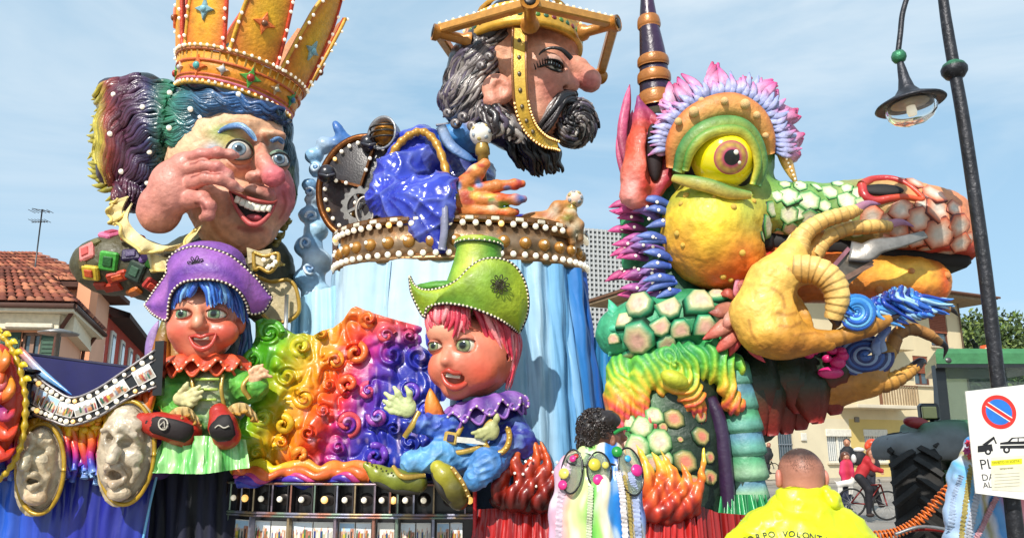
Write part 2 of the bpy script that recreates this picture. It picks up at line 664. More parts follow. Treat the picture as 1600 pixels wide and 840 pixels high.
 def bvh(self):
  if not hasattr(self,'_b')or self._bn!=len(self.V):
   self._b=BVHTree.FromPolygons(self.f.W(self.V).tolist(),self.F.tolist());self._bn=len(self.V)
  return self._b
 def hit(self,px,py):
  """world point and outward normal of the surface seen at photograph pixel"""
  r=ray(px,py);r=r/np.linalg.norm(r)
  p,n,i,dd=self.bvh().ray_cast(Vector(CAM),Vector(r))
  if p is None:
   return None,None
  n=np.array(n)
  if np.dot(n,r)>0:
   n=-n
  return np.array(p),n
 def hitL(self,px,py):
  p,n=self.hit(px,py)
  if p is None:
   return None
  f=self.f
  return np.array([(p[0]-f.a[0])/f.s,(p[2]-f.a[2])/f.s,(f.a[1]-p[1])/f.s])
 def near(self,px,py,dz=0):
  """closest surface point to a pixel point (when the ray may miss)"""
  p,n=self.hit(px,py)
  if p is None:
   p,n,i,dd=self.bvh().find_nearest(Vector(self.f.w(px,py,dz)))
   p,n=np.array(p),np.array(n)
  return p,n
def surfnets(f,org,h):
 nx,ny,nz=f.shape
 s=f<0
 cnt=np.zeros((nx-1,ny-1,nz-1),np.int8)
 for a in(0,1):
  for b in(0,1):
   for c in(0,1):
    cnt+=s[a:nx-1+a,b:ny-1+b,c:nz-1+c]
 I=np.argwhere((cnt>0)&(cnt<8))
 cor=np.array([[a,b,c]for a in(0,1)for b in(0,1)for c in(0,1)])
 val=np.stack([f[I[:,0]+o[0],I[:,1]+o[1],I[:,2]+o[2]]for o in cor],1).astype(float)
 acc=np.zeros((len(I),3));num=np.zeros(len(I))
 for i in range(8):
  for j in range(i+1,8):
   if np.abs(cor[i]-cor[j]).sum()==1:
    m=(val[:,i]<0)!=(val[:,j]<0)
    t=np.where(m,val[:,i]/np.where(m,val[:,i]-val[:,j],1),0)
    p=cor[i]+t[:,None]*(cor[j]-cor[i])
    acc+=np.where(m[:,None],p,0);num+=m
 V=org+(I+acc/num[:,None])*h
 idm=np.full(cnt.shape,-1,np.int32)
 idm[I[:,0],I[:,1],I[:,2]]=np.arange(len(I))
 Fs=[]
 for axis in range(3):
  a=s[tuple(slice(0,-1)if k==axis else slice(None)for k in range(3))]
  b=s[tuple(slice(1,None)if k==axis else slice(None)for k in range(3))]
  E=np.argwhere(a!=b)
  o1,o2=[k for k in range(3)if k!=axis]
  E=E[(E[:,o1]>0)&(E[:,o2]>0)&(E[:,o1]<f.shape[o1]-1)&(E[:,o2]<f.shape[o2]-1)]
  sg=a[E[:,0],E[:,1],E[:,2]]
  def cell(d1,d2):
   Q=E.copy();Q[:,o1]+=d1;Q[:,o2]+=d2
   return idm[Q[:,0],Q[:,1],Q[:,2]]
  q=np.stack([cell(-1,-1),cell(0,-1),cell(0,0),cell(-1,0)],1)
  flip=sg if axis!=1 else~sg
  q[~flip]=q[~flip][:,::-1]
  Fs.append(q)
 F=np.concatenate(Fs)
 return V,F[(F>=0).all(1)]
# ---------------------------------------------------------------- decoration helpers
def bulb_mesh(name='light_bulb',m=None,r=1.0):
 g=G();V,F=ellipsoid((0,0,0),r,8,5);g.add(V,F,'#f4efe2')
 return g.mesh(name,m or BULBM,True)
BULB_ME=bulb_mesh()
BULBW_ME=bulb_mesh('light_bulb',BULBW)
def bulb(parent,p,r,warm=False,n=None):
 p=np.asarray(p,float)
 if n is not None:
  p=p+np.asarray(n)*r*0.4
 return inst('light_bulb',BULBW_ME if warm else BULB_ME,parent,p,None,r)
def ball_mesh(col,m,name='stud',nu=12,nv=8):
 g=G();V,F=ellipsoid((0,0,0),1.0,nu,nv);g.add(V,F,col)
 return g.mesh(name,m,True)
def resample(P,n):
 P=np.asarray(P,float)
 d=np.concatenate([[0],np.cumsum(np.linalg.norm(np.diff(P,axis=0),axis=1))])
 t=np.linspace(0,d[-1],n)
 return np.stack([np.interp(t,d,P[:,k])for k in range(P.shape[1])],-1)
def eye_geo(c,gaze,r,sclera='#f2f0e6',iris='#6f8f94',iris2='#2b3a40',a_iris=0.62,a_pupil=0.28,up=(0,0,1.0),rim='#151515'):
 """eyeball with painted iris rings facing gaze"""
 M=basis(gaze,up)
 ang=[0.0,a_pupil*0.9,a_pupil,(a_pupil+a_iris)/2,a_iris*0.93,a_iris,a_iris*1.06]+list(np.linspace(a_iris*1.2,PI,10))
 cols=[srgb('#060606')]*3+[srgb(iris),lerp(srgb(iris),srgb(iris2),0.5),srgb(rim)]+[srgb(sclera)]*11
 cols[2]=srgb(iris2)
 seg=24
 V=[];C=[]
 for a,c2 in zip(ang,cols):
  for k in range(seg):
   t=2*PI*k/seg
   V.append([math.sin(a)*math.cos(t),math.sin(a)*math.sin(t),math.cos(a)])
   j=1.0
   if c2 is cols[3]:
    j=0.75+0.5*((k*7)%5)/4
   C.append(c2*j)
 V=np.array(V)*r
 g=G();g.add(V@M.T+np.asarray(c),[grid_faces(len(ang),seg,False,True)],np.array(C))
 return g
def eye_full(fig,c,r,gaze,parent,sclera='#e6e0d0',iris='#7f97a6',iris2='#3a4a5a',up_=45,dn=40,lid='#d8a080',edge='#7a4030',tilt=0.0,yaw=0.0,a_iris=.6,a_pupil=.27,thick=1.12,lid2=None):
 """eyeball with an upper and a lower lid shaped as visors that meet at the eye corners; angles in degrees"""
 C=fig.w(*c);R=r*fig.s
 z=nrm(np.array([math.sin(math.radians(yaw)),-1.0,-.12]));M=basis(z,(0,0,1))@rotm(0,0,tilt)
 part('eye',eye_geo(C,nrm(np.array(gaze,float)),R,sclera,iris,iris2,a_iris,a_pupil),EYEM,parent)
 a=np.radians(np.linspace(-90,90,25))
 for sg,op,lc in((1,up_,lid),(-1,dn,lid2 or lid)):
  b=np.radians(np.linspace(op,112,9));rows=[]
  for i,q in enumerate(b):
   k=thick*(1+.05*math.sin(PI*i/8))
   rows.append(np.stack([np.sin(a),sg*math.sin(q)*np.cos(a),math.cos(q)*np.cos(a)],-1)*R*k)
  P=C+np.stack(rows,1)@M.T
  g=G();t=np.linspace(0,1,9)[None,:,None]*np.ones((25,1,1));g.add(P.reshape(-1,3),[grid_faces(25,9)],lerp(srgb(edge)*.5+srgb(lc)*.5,srgb(lc),np.clip(t*2.5,0,1)).reshape(-1,3))
  V,F=tube(P[:,0],R*.085*np.sin(np.linspace(.35,PI-.35,25)),6);g.add(V,F,edge)
  part('eyelid',g,PAINT,parent)
 return C,M
def text_geo(s,M,c,size,depth=0.004,col='#111111',align='CENTER'):
 """lettering as a thin solid standing on a surface: M columns = x, y, normal"""
 cu=bpy.data.curves.new('lettering','FONT')
 cu.body=s;cu.size=size;cu.extrude=depth/2;cu.align_x=align;cu.align_y='CENTER'
 cu.resolution_u=3
 o=bpy.data.objects.new('lettering',cu)
 COL.objects.link(o)
 dg=bpy.context.evaluated_depsgraph_get()
 me=bpy.data.meshes.new_from_object(o.evaluated_get(dg))
 V=np.array([v.co for v in me.vertices]).reshape(-1,3)
 F=[list(p.vertices)for p in me.polygons]
 bpy.data.objects.remove(o);bpy.data.curves.remove(cu);bpy.data.meshes.remove(me)
 g=G()
 if len(V):
  g.add(V@np.asarray(M,float).T+np.asarray(c,float),F,col)
 return g
def sheet(top,bot,nu,nv,folds=10,amp=0.04,seed=0,cols=None,nrmdir=None,sag=0.0,jit=0.5,grow=0.35,crease=0.0):
 """hanging cloth between a top and a bottom polyline, with folds that grow downwards; one doubled sheet"""
 r=np.random.default_rng(seed)
 T=resample(top,nu);B=resample(bot,nu)
 u=np.linspace(0,1,nu);v=np.linspace(0,1,nv)
 P=T[:,None]*(1-v)[None,:,None]+B[:,None]*v[None,:,None]
 tan=np.gradient((T+B)/2,axis=0)
 if nrmdir is None:
  n=np.cross(tan,np.array([0,0,1.0]));n/=np.linalg.norm(n,axis=1)[:,None]+1e-9
  n=n*np.where((n[:,1:2]>0),-1,1)
 else:
  n=np.broadcast_to(nrm(nrmdir),tan.shape)
 ph=np.cumsum(1+jit*r.normal(size=nu));ph=(ph-ph[0])/(ph[-1]-ph[0])
 w=np.sin(2*PI*folds*ph+1.2*r.random())
 w2=np.sin(2*PI*folds*0.43*ph+3*r.random())
 a=amp*(grow+(1-grow)*v)
 off=(0.7*np.sign(w)*np.abs(w)**0.7)[:,None]*a[None]+(0.5*w2)[:,None]*a[None]
 if crease:
  q=np.stack([u[:,None]*folds*1.6+0.8*v[None],v[None]*1.3+0*u[:,None]+seed,0*P[...,0]],-1)
  q2=np.stack([u[:,None]*folds*2.2-2.6*v[None],v[None]*4+0*u[:,None]+seed,0*P[...,0]+5],-1)
  q3=np.stack([u[:,None]*folds*5+1.5*v[None],v[None]*9-6*u[:,None]+seed,0*P[...,0]+9],-1)
  off=off*.45+amp*crease*(1.6*(vnoise(q)-.5)+.9*np.abs(vnoise(q2)-.5)+.35*np.abs(vnoise(q3)-.5))
 P=P+n[:,None,:]*off[...,None]
 P[:,:,2]-=sag*np.sin(PI*u)[:,None]*1.0
 return P,u,v,(0.7*w+0.5*w2)
def grid_geo(P,col,thick=0.0,ndir=None):
 nu,nv=P.shape[:2]
 g=G()
 c=np.asarray(col,float)if not isinstance(col,str)else srgb(col)
 if c.ndim==3:
  c=c.reshape(-1,3)
 g.add(P.reshape(-1,3),[grid_faces(nu,nv)],c)
 return g
def lock(P,r0,r1,col0,col1,seg=6,n=14,flat=0.7,up=None,wob=0.0,nw=2.0,ph=0.0,belly=0.3):
 """one sculpted lock of hair along pixel-space/world points"""
 C=spline(P,n)
 t=np.linspace(0,1,n)
 if wob:
  T,N,B=frames(C,up)
  C=C+B*(wob*np.sin(2*PI*nw*t+ph)*np.minimum(1,4*t))[:,None]
 r=(r0+(r1-r0)*t)*(1+belly*np.sin(PI*t))
 r[-1]*=0.3
 c=np.asarray(col0)[None]*(1-t[:,None])+np.asarray(col1)[None]*t[:,None]
 return tube(C,r,seg,flat,up,c)
# ================================================================ SETTING
def ground_mat(name,c1,c2,scale,slab=False):
 m,t,b=_base(name,0.85)
 L=t.links.new
 co=t.nodes.new('ShaderNodeTexCoord')
 n1=t.nodes.new('ShaderNodeTexNoise');n1.inputs['Scale'].default_value=scale;n1.inputs['Detail'].default_value=8
 n2=t.nodes.new('ShaderNodeTexNoise');n2.inputs['Scale'].default_value=scale*60;n2.inputs['Detail'].default_value=3
 L(co.outputs['Object'],n1.inputs['Vector']);L(co.outputs['Object'],n2.inputs['Vector'])
 ad=t.nodes.new('ShaderNodeMath');ad.operation='ADD'
 L(n1.outputs['Fac'],ad.inputs[0])
 mu=t.nodes.new('ShaderNodeMath');mu.operation='MULTIPLY';mu.inputs[1].default_value=0.35
 L(n2.outputs['Fac'],mu.inputs[0]);L(mu.outputs[0],ad.inputs[1])
 r=t.nodes.new('ShaderNodeValToRGB')
 r.color_ramp.elements[0].position=0.45;r.color_ramp.elements[1].position=0.95
 a,d=srgb(c1),srgb(c2)
 r.color_ramp.elements[0].color=(*a,1);r.color_ramp.elements[1].color=(*d,1)
 L(ad.outputs[0],r.inputs[0]);L(r.outputs[0],b.inputs['Base Color'])
 bn=t.nodes.new('ShaderNodeBump');bn.inputs['Strength'].default_value=0.3
 L(n2.outputs['Fac'],bn.inputs['Height']);L(bn.outputs[0],b.inputs['Normal'])
 return m
g=G();g.add([[-900,-60,0],[900,-60,0],[900,1500,0],[-900,1500,0]],[[0,1,2,3]],'#777')
gr=part('ground',g,ground_mat('square_paving','#6a655e','#a39c92',0.35),kind='structure')
PA=at(1150,697,37.0)[:2];PB=at(1525,697,44.5)[:2]
hd=np.array([PB[0]-PA[0],PB[1]-PA[1]]);hlen=np.linalg.norm(hd);hd/=hlen
hn=np.array([hd[1],-hd[0]])
H3=np.array([hd[0],hd[1],0]);N3=np.array([hn[0],hn[1],0]);Z3=np.array([0,0,1.0])
MH=np.stack([H3,Z3,N3],-1)
def hp(u,z,o=0.0):
 return np.array([PA[0],PA[1],0])+H3*u+Z3*z+N3*o
def hpx(px,py,o=0.0):
 """facade coordinates (u, z) of a photograph pixel on the plane o metres proud of the wall"""
 r=ray(px,py);p0=hp(0,0,o)
 t=np.dot(p0-CAM,N3)/np.dot(r,N3)
 q=CAM+r*t-p0
 return np.dot(q,H3),q[2]
def hbox(u0,u1,z0,z1,o0,o1,bevel=0.0):
 return box(hp((u0+u1)/2,(z0+z1)/2,(o0+o1)/2),(abs(u1-u0)/2,abs(z1-z0)/2,abs(o1-o0)/2),MH,bevel)
def hrect(px0,py0,px1,py1,o0,o1,bevel=0.0):
 u0,z1=hpx(px0,py0);u1,_=hpx(px1,py0);_,z0=hpx((px0+px1)/2,py1);_,z1=hpx((px0+px1)/2,py0)
 return hbox(u0,u1,z0,z1,o0,o1,bevel)
g=G();g.add(*hbox(-12,hlen+12,0.0,0.13,0.0,2.2,0.02),'#9a9184')
part('pavement',g,mat('pavement_stone',rough=0.85,var=0.2,vscale=2.0,bump=0.2,dirt=0.2),kind='structure',smooth=False)
# ---- cream house on the right
house=thing('house','three storey cream house with brown shutters, balcony and overhanging roof at the right','house',hp(hlen/2,0,-4))
ztop=hpx(1525,478)[1]
cream,cream2,yel=srgb('#d2c19c'),srgb('#cfc2a4'),srgb('#ccb26c')
opens=[]
def op(px0,py0,px1,py1):
 u0,_=hpx(px0,(py0+py1)/2);u1,_=hpx(px1,(py0+py1)/2)
 _,z1=hpx((px0+px1)/2,py0);_,z0=hpx((px0+px1)/2,py1)
 o=(u0,u1,z0,z1);opens.append(o);return o
w_top=op(1453,489,1481,541)
w_mid=op(1428,556,1452,601)
w_g1=op(1293,672,1330,722)
w_g2=op(1352,672,1387,722)
w_g3=op(1418,672,1452,722)
w_m2=op(1250,560,1276,604)
w_t2=op(1350,497,1376,541)
d_1=op(1216,652,1241,736)
g=G()
us=sorted(set([-0.6,hlen]+[o[0]for o in opens]+[o[1]for o in opens]))
zs=sorted(set([0.0,ztop]+[o[2]for o in opens]+[o[3]for o in opens]))
zbal=hpx(1400,634)[1]
for i in range(len(us)-1):
 for j in range(len(zs)-1):
  um,zm=(us[i]+us[i+1])/2,(zs[j]+zs[j+1])/2
  if any(o[0]<um<o[1]and o[2]<zm<o[3]for o in opens):
   continue
  u_split=hpx(1328,650)[0]
  c=yel if(zm<zbal and um>u_split)else(cream2 if zm<zbal else cream)
  V=np.array([hp(us[i],zs[j]),hp(us[i+1],zs[j]),hp(us[i+1],zs[j+1]),hp(us[i],zs[j+1])])
  g.add(V,[[0,1,2,3]],c)
for o in opens:
 a,b2,c0,d0=o
 for(p,q)in(((a,c0),(b2,c0)),((b2,c0),(b2,d0)),((b2,d0),(a,d0)),((a,d0),(a,c0))):
  g.add([hp(*p),hp(*q),hp(*q,-0.22),hp(*p,-0.22)],[[0,1,2,3]],cream2)
D=9.0
g.add([hp(hlen,0),hp(hlen,0,-D),hp(hlen,ztop,-D),hp(hlen,ztop)],[[0,1,2,3]],cream)
g.add([hp(-0.6,0),hp(-0.6,0,-D),hp(-0.6,ztop,-D),hp(-0.6,ztop)],[[0,1,2,3]],cream)
g.add([hp(-0.6,0,-D),hp(hlen,0,-D),hp(hlen,ztop,-D),hp(-0.6,ztop,-D)],[[0,1,2,3]],cream)
part('wall',g,WALLM,house,smooth=False)
g=G();g.add(*hbox(-1.9,hlen+1.55,ztop+0.0,ztop+0.16,-D-1.2,1.3,0.02),'#8a7458')
g.add(*hbox(-2.0,hlen+1.68,ztop+0.162,ztop+0.34,-D-1.3,1.42,0.03),'#6d4c36')
V=np.array([hp(-2.0,ztop+.34,1.42),hp(hlen+1.68,ztop+.34,1.42),hp(hlen+1.68,ztop+.34,-D-1.3),hp(-2.0,ztop+.34,-D-1.3),hp(4,ztop+1.9,-D/2),hp(hlen-4,ztop+1.9,-D/2)])
g.add(V,[[0,1,5,4],[1,2,5],[2,3,4,5],[3,0,4]],'#8d5a42')
part('roof',g,mat('roof_timber',rough=0.8,var=0.2,vscale=4.0,dirt=0.3),house,smooth=False)
g=G();V,F=tube([hp(-2,ztop+0.25,1.48),hp(hlen+1.7,ztop+0.25,1.48)],0.07,8);g.add(V,F,'#5a3b2c')
part('gutter',g,MATTE,house)
def hwindow(o,kind):
 u0,u1,z0,z1=o
 g=G();fw=0.08
 for(a,b2,c0,d0)in((u0,u1,z0,z0+fw),(u0,u1,z1-fw,z1),(u0,u0+fw,z0+fw,z1-fw),(u1-fw,u1,z0+fw,z1-fw),((u0+u1)/2-0.05,(u0+u1)/2+0.05,z0+fw,z1-fw)):
  g.add(*hbox(a,b2,c0,d0,-0.2,-0.1),'#d9d3c4' if kind!='brown' else '#5c3426')
 w=part('window',g,MATTE,house,smooth=False)
 g=G();g.add(*hbox(u0+fw,u1-fw,z0+fw,z1-fw,-0.19,-0.16),'#6b7478')
 part('pane',g,GLASSM,w,smooth=False)
 g=G();g.add(*hbox(u0-0.12,u1+0.12,z0-0.1,z0-0.003,-0.1,0.14,0.015),'#b9ad95')
 part('sill',g,MATTE,w,smooth=False)
 if kind=='roller':
  g=G();g.add(*hbox(u0-0.05,u1+0.05,z1-0.3,z1+0.06,-0.095,0.06,0.02),'#d6d0c2')
  part('shutter_box',g,MATTE,w,smooth=False)
  for k in(0.08,0.56):
   g=G();n=14
   P=np.array([[hp(u0+(u1-u0)*(k+0.36*i/(n-1)),z,-0.155+0.012*math.sin(i*2.1))for z in(z0+.1,z1-.3)]for i in range(n)])
   g.add(P.reshape(-1,3),[grid_faces(n,2)],'#cfcdc6');part('curtain',g,CLOTH,w)
 if kind=='brown':
  zz=lerp(z0,z1,0.40)if(z1-z0)>1.55 else z0+0.05
  n=int((z1-zz)/0.09)
  g=G()
  for i in range(n):
   za=zz+(z1-zz)*i/n
   g.add(*hbox(u0+0.03,u1-0.03,za+0.008,za+(z1-zz)/n,-0.09,-0.03,0.012),'#8b4a30')
  part('roller_slat',g,MATTE,w,kind='stuff',smooth=False)
for o in(w_top,w_mid,w_m2,w_t2):hwindow(o,'brown')
for o in(w_g1,w_g2,w_g3):hwindow(o,'roller')
u0,u1,z0,z1=d_1
g=G();g.add(*hbox(u0,u1,z0,z1,-0.21,-0.17),'#39424a');dr=part('door',g,GLASSM,house,smooth=False)
g=G()
for i in range(7):
 u=lerp(u0+.04,u1-.04,i/6);g.add(*hbox(u-0.02,u+0.02,z0,z1,-0.15,-0.11),'#8c9298')
for zz in(z0+.1,(z0+z1)/2,z1-.1):
 g.add(*hbox(u0,u1,zz-.03,zz+.03,-0.107,-0.09),'#8c9298')
part('grille',g,METALM,dr,smooth=False)
g=G();g.add(*hrect(1250,676,1258,688,0,0.1,0.02),'#cfcabd');part('meter_box',g,MATTE,house,smooth=False)
g=G();g.add(*hrect(1334,651,1341,659,0,0.08,0.02),'#77726a');part('wall_vent',g,MATTE,house,smooth=False)
bo=1.3
def ub(px,py,o):return hpx(px,py,o)
u0,_=ub(1338,620,bo);u1,_=ub(1374,620,bo);u2,_=ub(1436,620,bo);_,zb=ub(1400,633,bo);_,zt=ub(1360,600,bo)
bl=None
g=G();g.add(*hbox(u0-0.02,u2+0.05,zb-0.16,zb+0.02,0.002,bo+0.05,0.02),'#c9bda6');bl=part('balcony',g,WALLM,house,smooth=False)
g=G();g.add(*hbox(u0,u1,zb+0.022,zt,0.004,bo,0.01),cream);part('parapet',g,WALLM,bl,smooth=False)
g=G()
zr=zt-0.02
for i in range(16):
 u=lerp(u1+0.06,u2,i/15);g.add(*hbox(u-0.018,u+0.018,zb+0.03,zr,bo-0.06,bo-0.02),'#8f7a5e')
g.add(*hbox(u1+0.01,u2+.02,zr,zr+0.06,bo-0.08,bo),'#6e4a34');g.add(*hbox(u1+0.01,u1+0.2,zb+.02,zr-.003,bo-.1,bo+.02),'#7c5135')
part('railing',g,MATTE,bl,smooth=False)
g=G();n=40
P=np.array([[hp(lerp(u1+.22,u2,i/(n-1)),z,bo-0.1+0.012*(i%2))for z in(zb+.04,zr-.02)]for i in range(n)])
g.add(P.reshape(-1,3),[grid_faces(n,2)],np.repeat(np.where(np.arange(n)[:,None]%3==0,srgb('#a98d66'),srgb('#d6c3a0')),2,axis=0));part('reed_screen',g,MATTE,bl,smooth=False)
u3,_=ub(1392,540,1.2);u4,_=ub(1428,540,1.2);_,zc=ub(1400,545,1.2)
g=G();g.add(*hbox(u3,u4,zc,zc+0.95,0.004,1.2,0.02),cream);part('balcony',g,WALLM,house,smooth=False)
g=G();V,F=tube([hp(hlen-.1,.1,.1),hp(hlen-.1,ztop,.1)],.05,8);g.add(V,F,'#6b5a48');part('drainpipe',g,MATTE,house)
# ---- pink and red houses on the left
def tile_roof(parent,A,B,Cc,Dd,w=0.24,rows=9,col=('#8f4e3a','#6b382a','#a5684c')):
 """coppi tiles over a roof quad: eave A-B, ridge D-C; every tile a bent half pipe"""
 A,B,Cc,Dd=[np.asarray(p,float)for p in(A,B,Cc,Dd)]
 n=max(2,int(np.linalg.norm(B-A)/w));g=G()
 nn=nrm(np.cross(B-A,Dd-A));nn=nn if nn[2]>0 else-nn
 pal=[srgb(c)for c in col]
 for i in range(n):
  e0=lerp(A,B,(i+.5)/n);e1=lerp(Dd,Cc,(i+.5)/n)
  al=nrm(B-A)
  wd0=np.linalg.norm(B-A)/n;wd1=np.linalg.norm(Cc-Dd)/n
  for j in range(rows):
   p=lerp(e0,e1,j/rows);q=lerp(e0,e1,(j+1.06)/rows)
   r0=lerp(wd0,wd1,j/rows)*.52;r1=lerp(wd0,wd1,(j+1)/rows)*.42
   if r0<.03:continue
   V=[]
   for(c,r,lift)in((p,r0,0.06),(q,r1,0.0)):
    for k in range(5):
     th=PI*k/4
     V.append(c+al*(-math.cos(th)*r)+nn*(math.sin(th)*r*.75+lift))
   cc=pal[int(rng.integers(3))]*(0.75+0.5*rng.random())
   g.add(V,[grid_faces(2,5),[0,1,2,3,4]],cc)
 part('roof_tile',g,mat('terracotta',rough=0.85,var=0.25,vscale=3.0,dirt=0.3),parent,kind='stuff')
pinkc=srgb('#dd9a74');pink2=srgb('#e0a98a')
ph=thing('house','salmon pink house with tiled hip roof and green shutters at the far left','house',at(40,697,20))
YA=20.0
cA=at(100,490,YA);xr=cA[0];zA=at(60,497,YA)[2]
cB=at(128,540,24.5);
def wallq(g,a,b,z0,z1,col):
 g.add([[a[0],a[1],z0],[b[0],b[1],z0],[b[0],b[1],z1],[a[0],a[1],z1]],[[0,1,2,3]],col)
fl=np.array([xr-9,YA-1.0])
g=G();fr=np.array([xr,YA]);bk=np.array([cB[0],24.5])
wx0,wx1=at(28,600,YA)[0],at(56,600,YA)[0];wz1=at(40,520,YA)[2];wz0=wz1-1.7
def fpt(x):return np.array([x,YA-1.0+(x-fl[0])/9.0])
for(xa,xb,za,zb2)in((fl[0],wx0,0,zA),(wx1,xr,0,zA),(wx0,wx1,0,wz0),(wx0,wx1,wz1,zA)):
 wallq(g,fpt(xa),fpt(xb),za,zb2,pinkc)
wallq(g,fr,bk,0,zA,pink2);wallq(g,bk,bk+(-9,0),0,zA,pinkc);wallq(g,bk+(-9,0),fl,0,zA,pinkc)
part('wall',g,WALLM,ph,smooth=False)
ev=0.55
e_fl=np.array([fl[0]-ev,fl[1]-ev,zA+.28]);e_fr=np.array([xr+ev,YA-ev,zA+.28]);e_bk=np.array([bk[0]+ev,bk[1]+.2,zA+.28]);e_bl=np.array([bk[0]-9.5,bk[1]+.2,zA+.28])
rid0=np.array([(e_fl[0]+e_bl[0])/2+1,(YA+24.5)/2,zA+1.9]);rid1=np.array([xr-2.3,(YA+24.5)/2+.3,zA+1.9])
g=G()
g.add([e_fl,e_fr,e_bk,e_bl,e_fl-[0,0,.2],e_fr-[0,0,.2],e_bk-[0,0,.2],e_bl-[0,0,.2]],[[0,1,5,4],[1,2,6,5],[4,5,6,7]],'#e2d8c0')
cor=[fl+(.04,-.04),fr+(.04,-.04),bk+(.04,0)]
for i in range(2):
 a,b2=cor[i],cor[i+1];al=nrm(np.append(b2-a,0));ou=np.array([al[1],-al[0],0])
 M=np.stack([al,np.array([0,0,1.]),ou],-1);c0=np.append((a+b2)/2,zA-.13)+ou*.1
 g.add(*box(c0,(np.linalg.norm(b2-a)/2,.2,.14),M),'#ddd0b4')
part('cornice',g,MATTE,ph,smooth=False)
g=G();g.add([e_fl,e_fr,e_bk,e_bl,rid0,rid1],[[0,1,5,4],[1,2,5],[2,3,4,5],[3,0,4]],'#6d3a28')
rf=part('roof',g,mat('roof_board',rough=.9,var=.2),ph,smooth=False)
up=np.array([0,0,.02])
tile_roof(rf,e_fl+up,e_fr+up,rid1+up,rid0+up,.23,10)
tile_roof(rf,e_fr+up,e_bk+up,rid1+up+(.02,.05,0),rid1+up,.23,8)
g=G();gp=np.array([e_fl,e_fr+(.05,-.05,0),e_bk+(.05,0,0)])-(0,0,.06)
V,F=tube(gp[:2],.07,8);g.add(V,F,'#4a2f24');V,F=tube(gp[1:],.07,8);g.add(V,F,'#4a2f24');part('gutter',g,MATTE,ph)
for q in((xr-.05,YA-.12),(bk[0]+.12,bk[1]-.1)):
 g=G();V,F=tube(spline([[q[0]+.5,q[1]-.2,zA+.2],[q[0]+.15,q[1]-.05,zA-.25],[q[0],q[1],zA-.6],[q[0],q[1],0.1]],24),.055,8);g.add(V,F,'#5a3326');part('drainpipe',g,MATTE,ph)
g=G()
fM=np.stack([nrm(np.append(fr-fl,0)),np.array([0,0,1.]),nrm(np.array([(fr-fl)[1],-(fr-fl)[0],0]))],-1)
def fbox(xa,xb,za,zb2,o0,o1,bev=0.0):
 a=np.append(fpt((xa+xb)/2),(za+zb2)/2)+fM[:,2]*(o0+o1)/2
 return box(a,(abs(xb-xa)/2,abs(zb2-za)/2,abs(o1-o0)/2),fM,bev)
for(a,b2,c0,d0)in((wx0,wx1,wz0,wz0+.07),(wx0,wx1,wz1-.07,wz1),(wx0,wx0+.06,wz0,wz1),(wx1-.06,wx1,wz0,wz1),((wx0+wx1)/2-.05,(wx0+wx1)/2+.05,wz0,wz1)):
 g.add(*fbox(a,b2,c0,d0,-.15,-.06),'#8a6a58')
w=part('window',g,MATTE,ph,smooth=False)
g=G();g.add(*fbox(wx0,wx1,wz0,wz1,-.14,-.11),'#aab4b4');part('pane',g,GLASSM,w,smooth=False)
for(a,b2)in((wx0-.5,wx0-.02),(wx1+.02,wx1+.5)):
 g=G();g.add(*fbox(a,b2,wz0,wz1,.01,.04),'#2f4638')
 for i in range(14):
  za=lerp(wz0+.08,wz1-.08,i/14);g.add(*fbox(a+.05,b2-.05,za,za+.07,.042,.06),'#3d5a48')
 part('shutter',g,MATTE,w,smooth=False)
g=G();g.add(*fbox(wx0-.3,wx1+.4,wz1+.08,wz1+.2,.002,.35,.02),'#cfc6b2');part('lintel',g,MATTE,w,smooth=False)
ph2=thing('house','taller salmon house with a square chimney behind the tiled hip roof','house',at(60,697,27))
YB=26.5;cB2=at(150,470,YB);zB=at(110,452,YB)[2]
fB=np.array([cB2[0],YB]);f0=fB+(-12,-.8)
sdirB=nrm(np.append(at(240,550,46)[:2]-at(153,460,YB)[:2],0))[:2]
sB1=fB+sdirB*3.0
sB2=fB+sdirB*24
g=G();wallq(g,f0,fB,0,zB,pinkc);wallq(g,fB,sB1,0,zB,pink2);wallq(g,sB1,sB1+(-12,0),0,zB,pinkc)
part('wall',g,WALLM,ph2,smooth=False)
sn=np.array([sdirB[1],-sdirB[0]]);ez=zB+.15
a0=np.append(f0+(-.5,-.7),ez);a1=np.append(fB+sn*.7+(0,-.7),ez);a2=np.append(sB1+sn*.7,ez);a3=np.append(sB1+(-12,.7),ez)
r0=np.array([f0[0]+2,(a0[1]+a3[1])/2,ez+1.5]);r1=np.array([fB[0]-3.2,(a1[1]+a2[1])/2,ez+1.5])
g=G();g.add([a0,a1,a2,a3,r0,r1]+[p-np.array([0,0,.16])for p in(a0,a1,a2,a3)],[[0,1,5,4],[1,2,5],[2,3,4,5],[3,0,4],[0,1,7,6],[1,2,8,7],[6,7,8,9]],'#4e3025')
rf=part('roof',g,MATS['roof_board'],ph2,smooth=False)
tile_roof(rf,a0+up,a1+up,r1+up,r0+up,.25,9)
ch0,ch1=at(96,600,22.6),at(118,600,22.6);zc1=at(105,424,22.6)[2];zc0=zA+.6
g=G();cx,cy=(ch0[0]+ch1[0])/2,23.0;hw=(ch1[0]-ch0[0])/2
g.add(*box((cx,cy,(zc0+zc1)/2),(hw,hw,(zc1-zc0)/2)),pinkc);ch=part('chimney',g,WALLM,ph2,smooth=False)
g=G();
for k in range(4):g.add(*box((cx,cy,zc1+.06+k*.11),(hw*(.95 if k%2 else .8),hw*(.95 if k%2 else .8),.045)),'#5b4a42')
part('chimney_cap',g,MATTE,ch,smooth=False)
g=G();pw=at(83,462,YB-.7);g.add(*box((pw[0],YB-.75,pw[2]),(.45,.04,.22)),'#7c8a92');part('window',g,GLASSM,ph2,smooth=False)
rh=thing('house','red terraced house with white window surrounds beyond the salmon houses','house',np.append((sB1+sB2)/2,0))
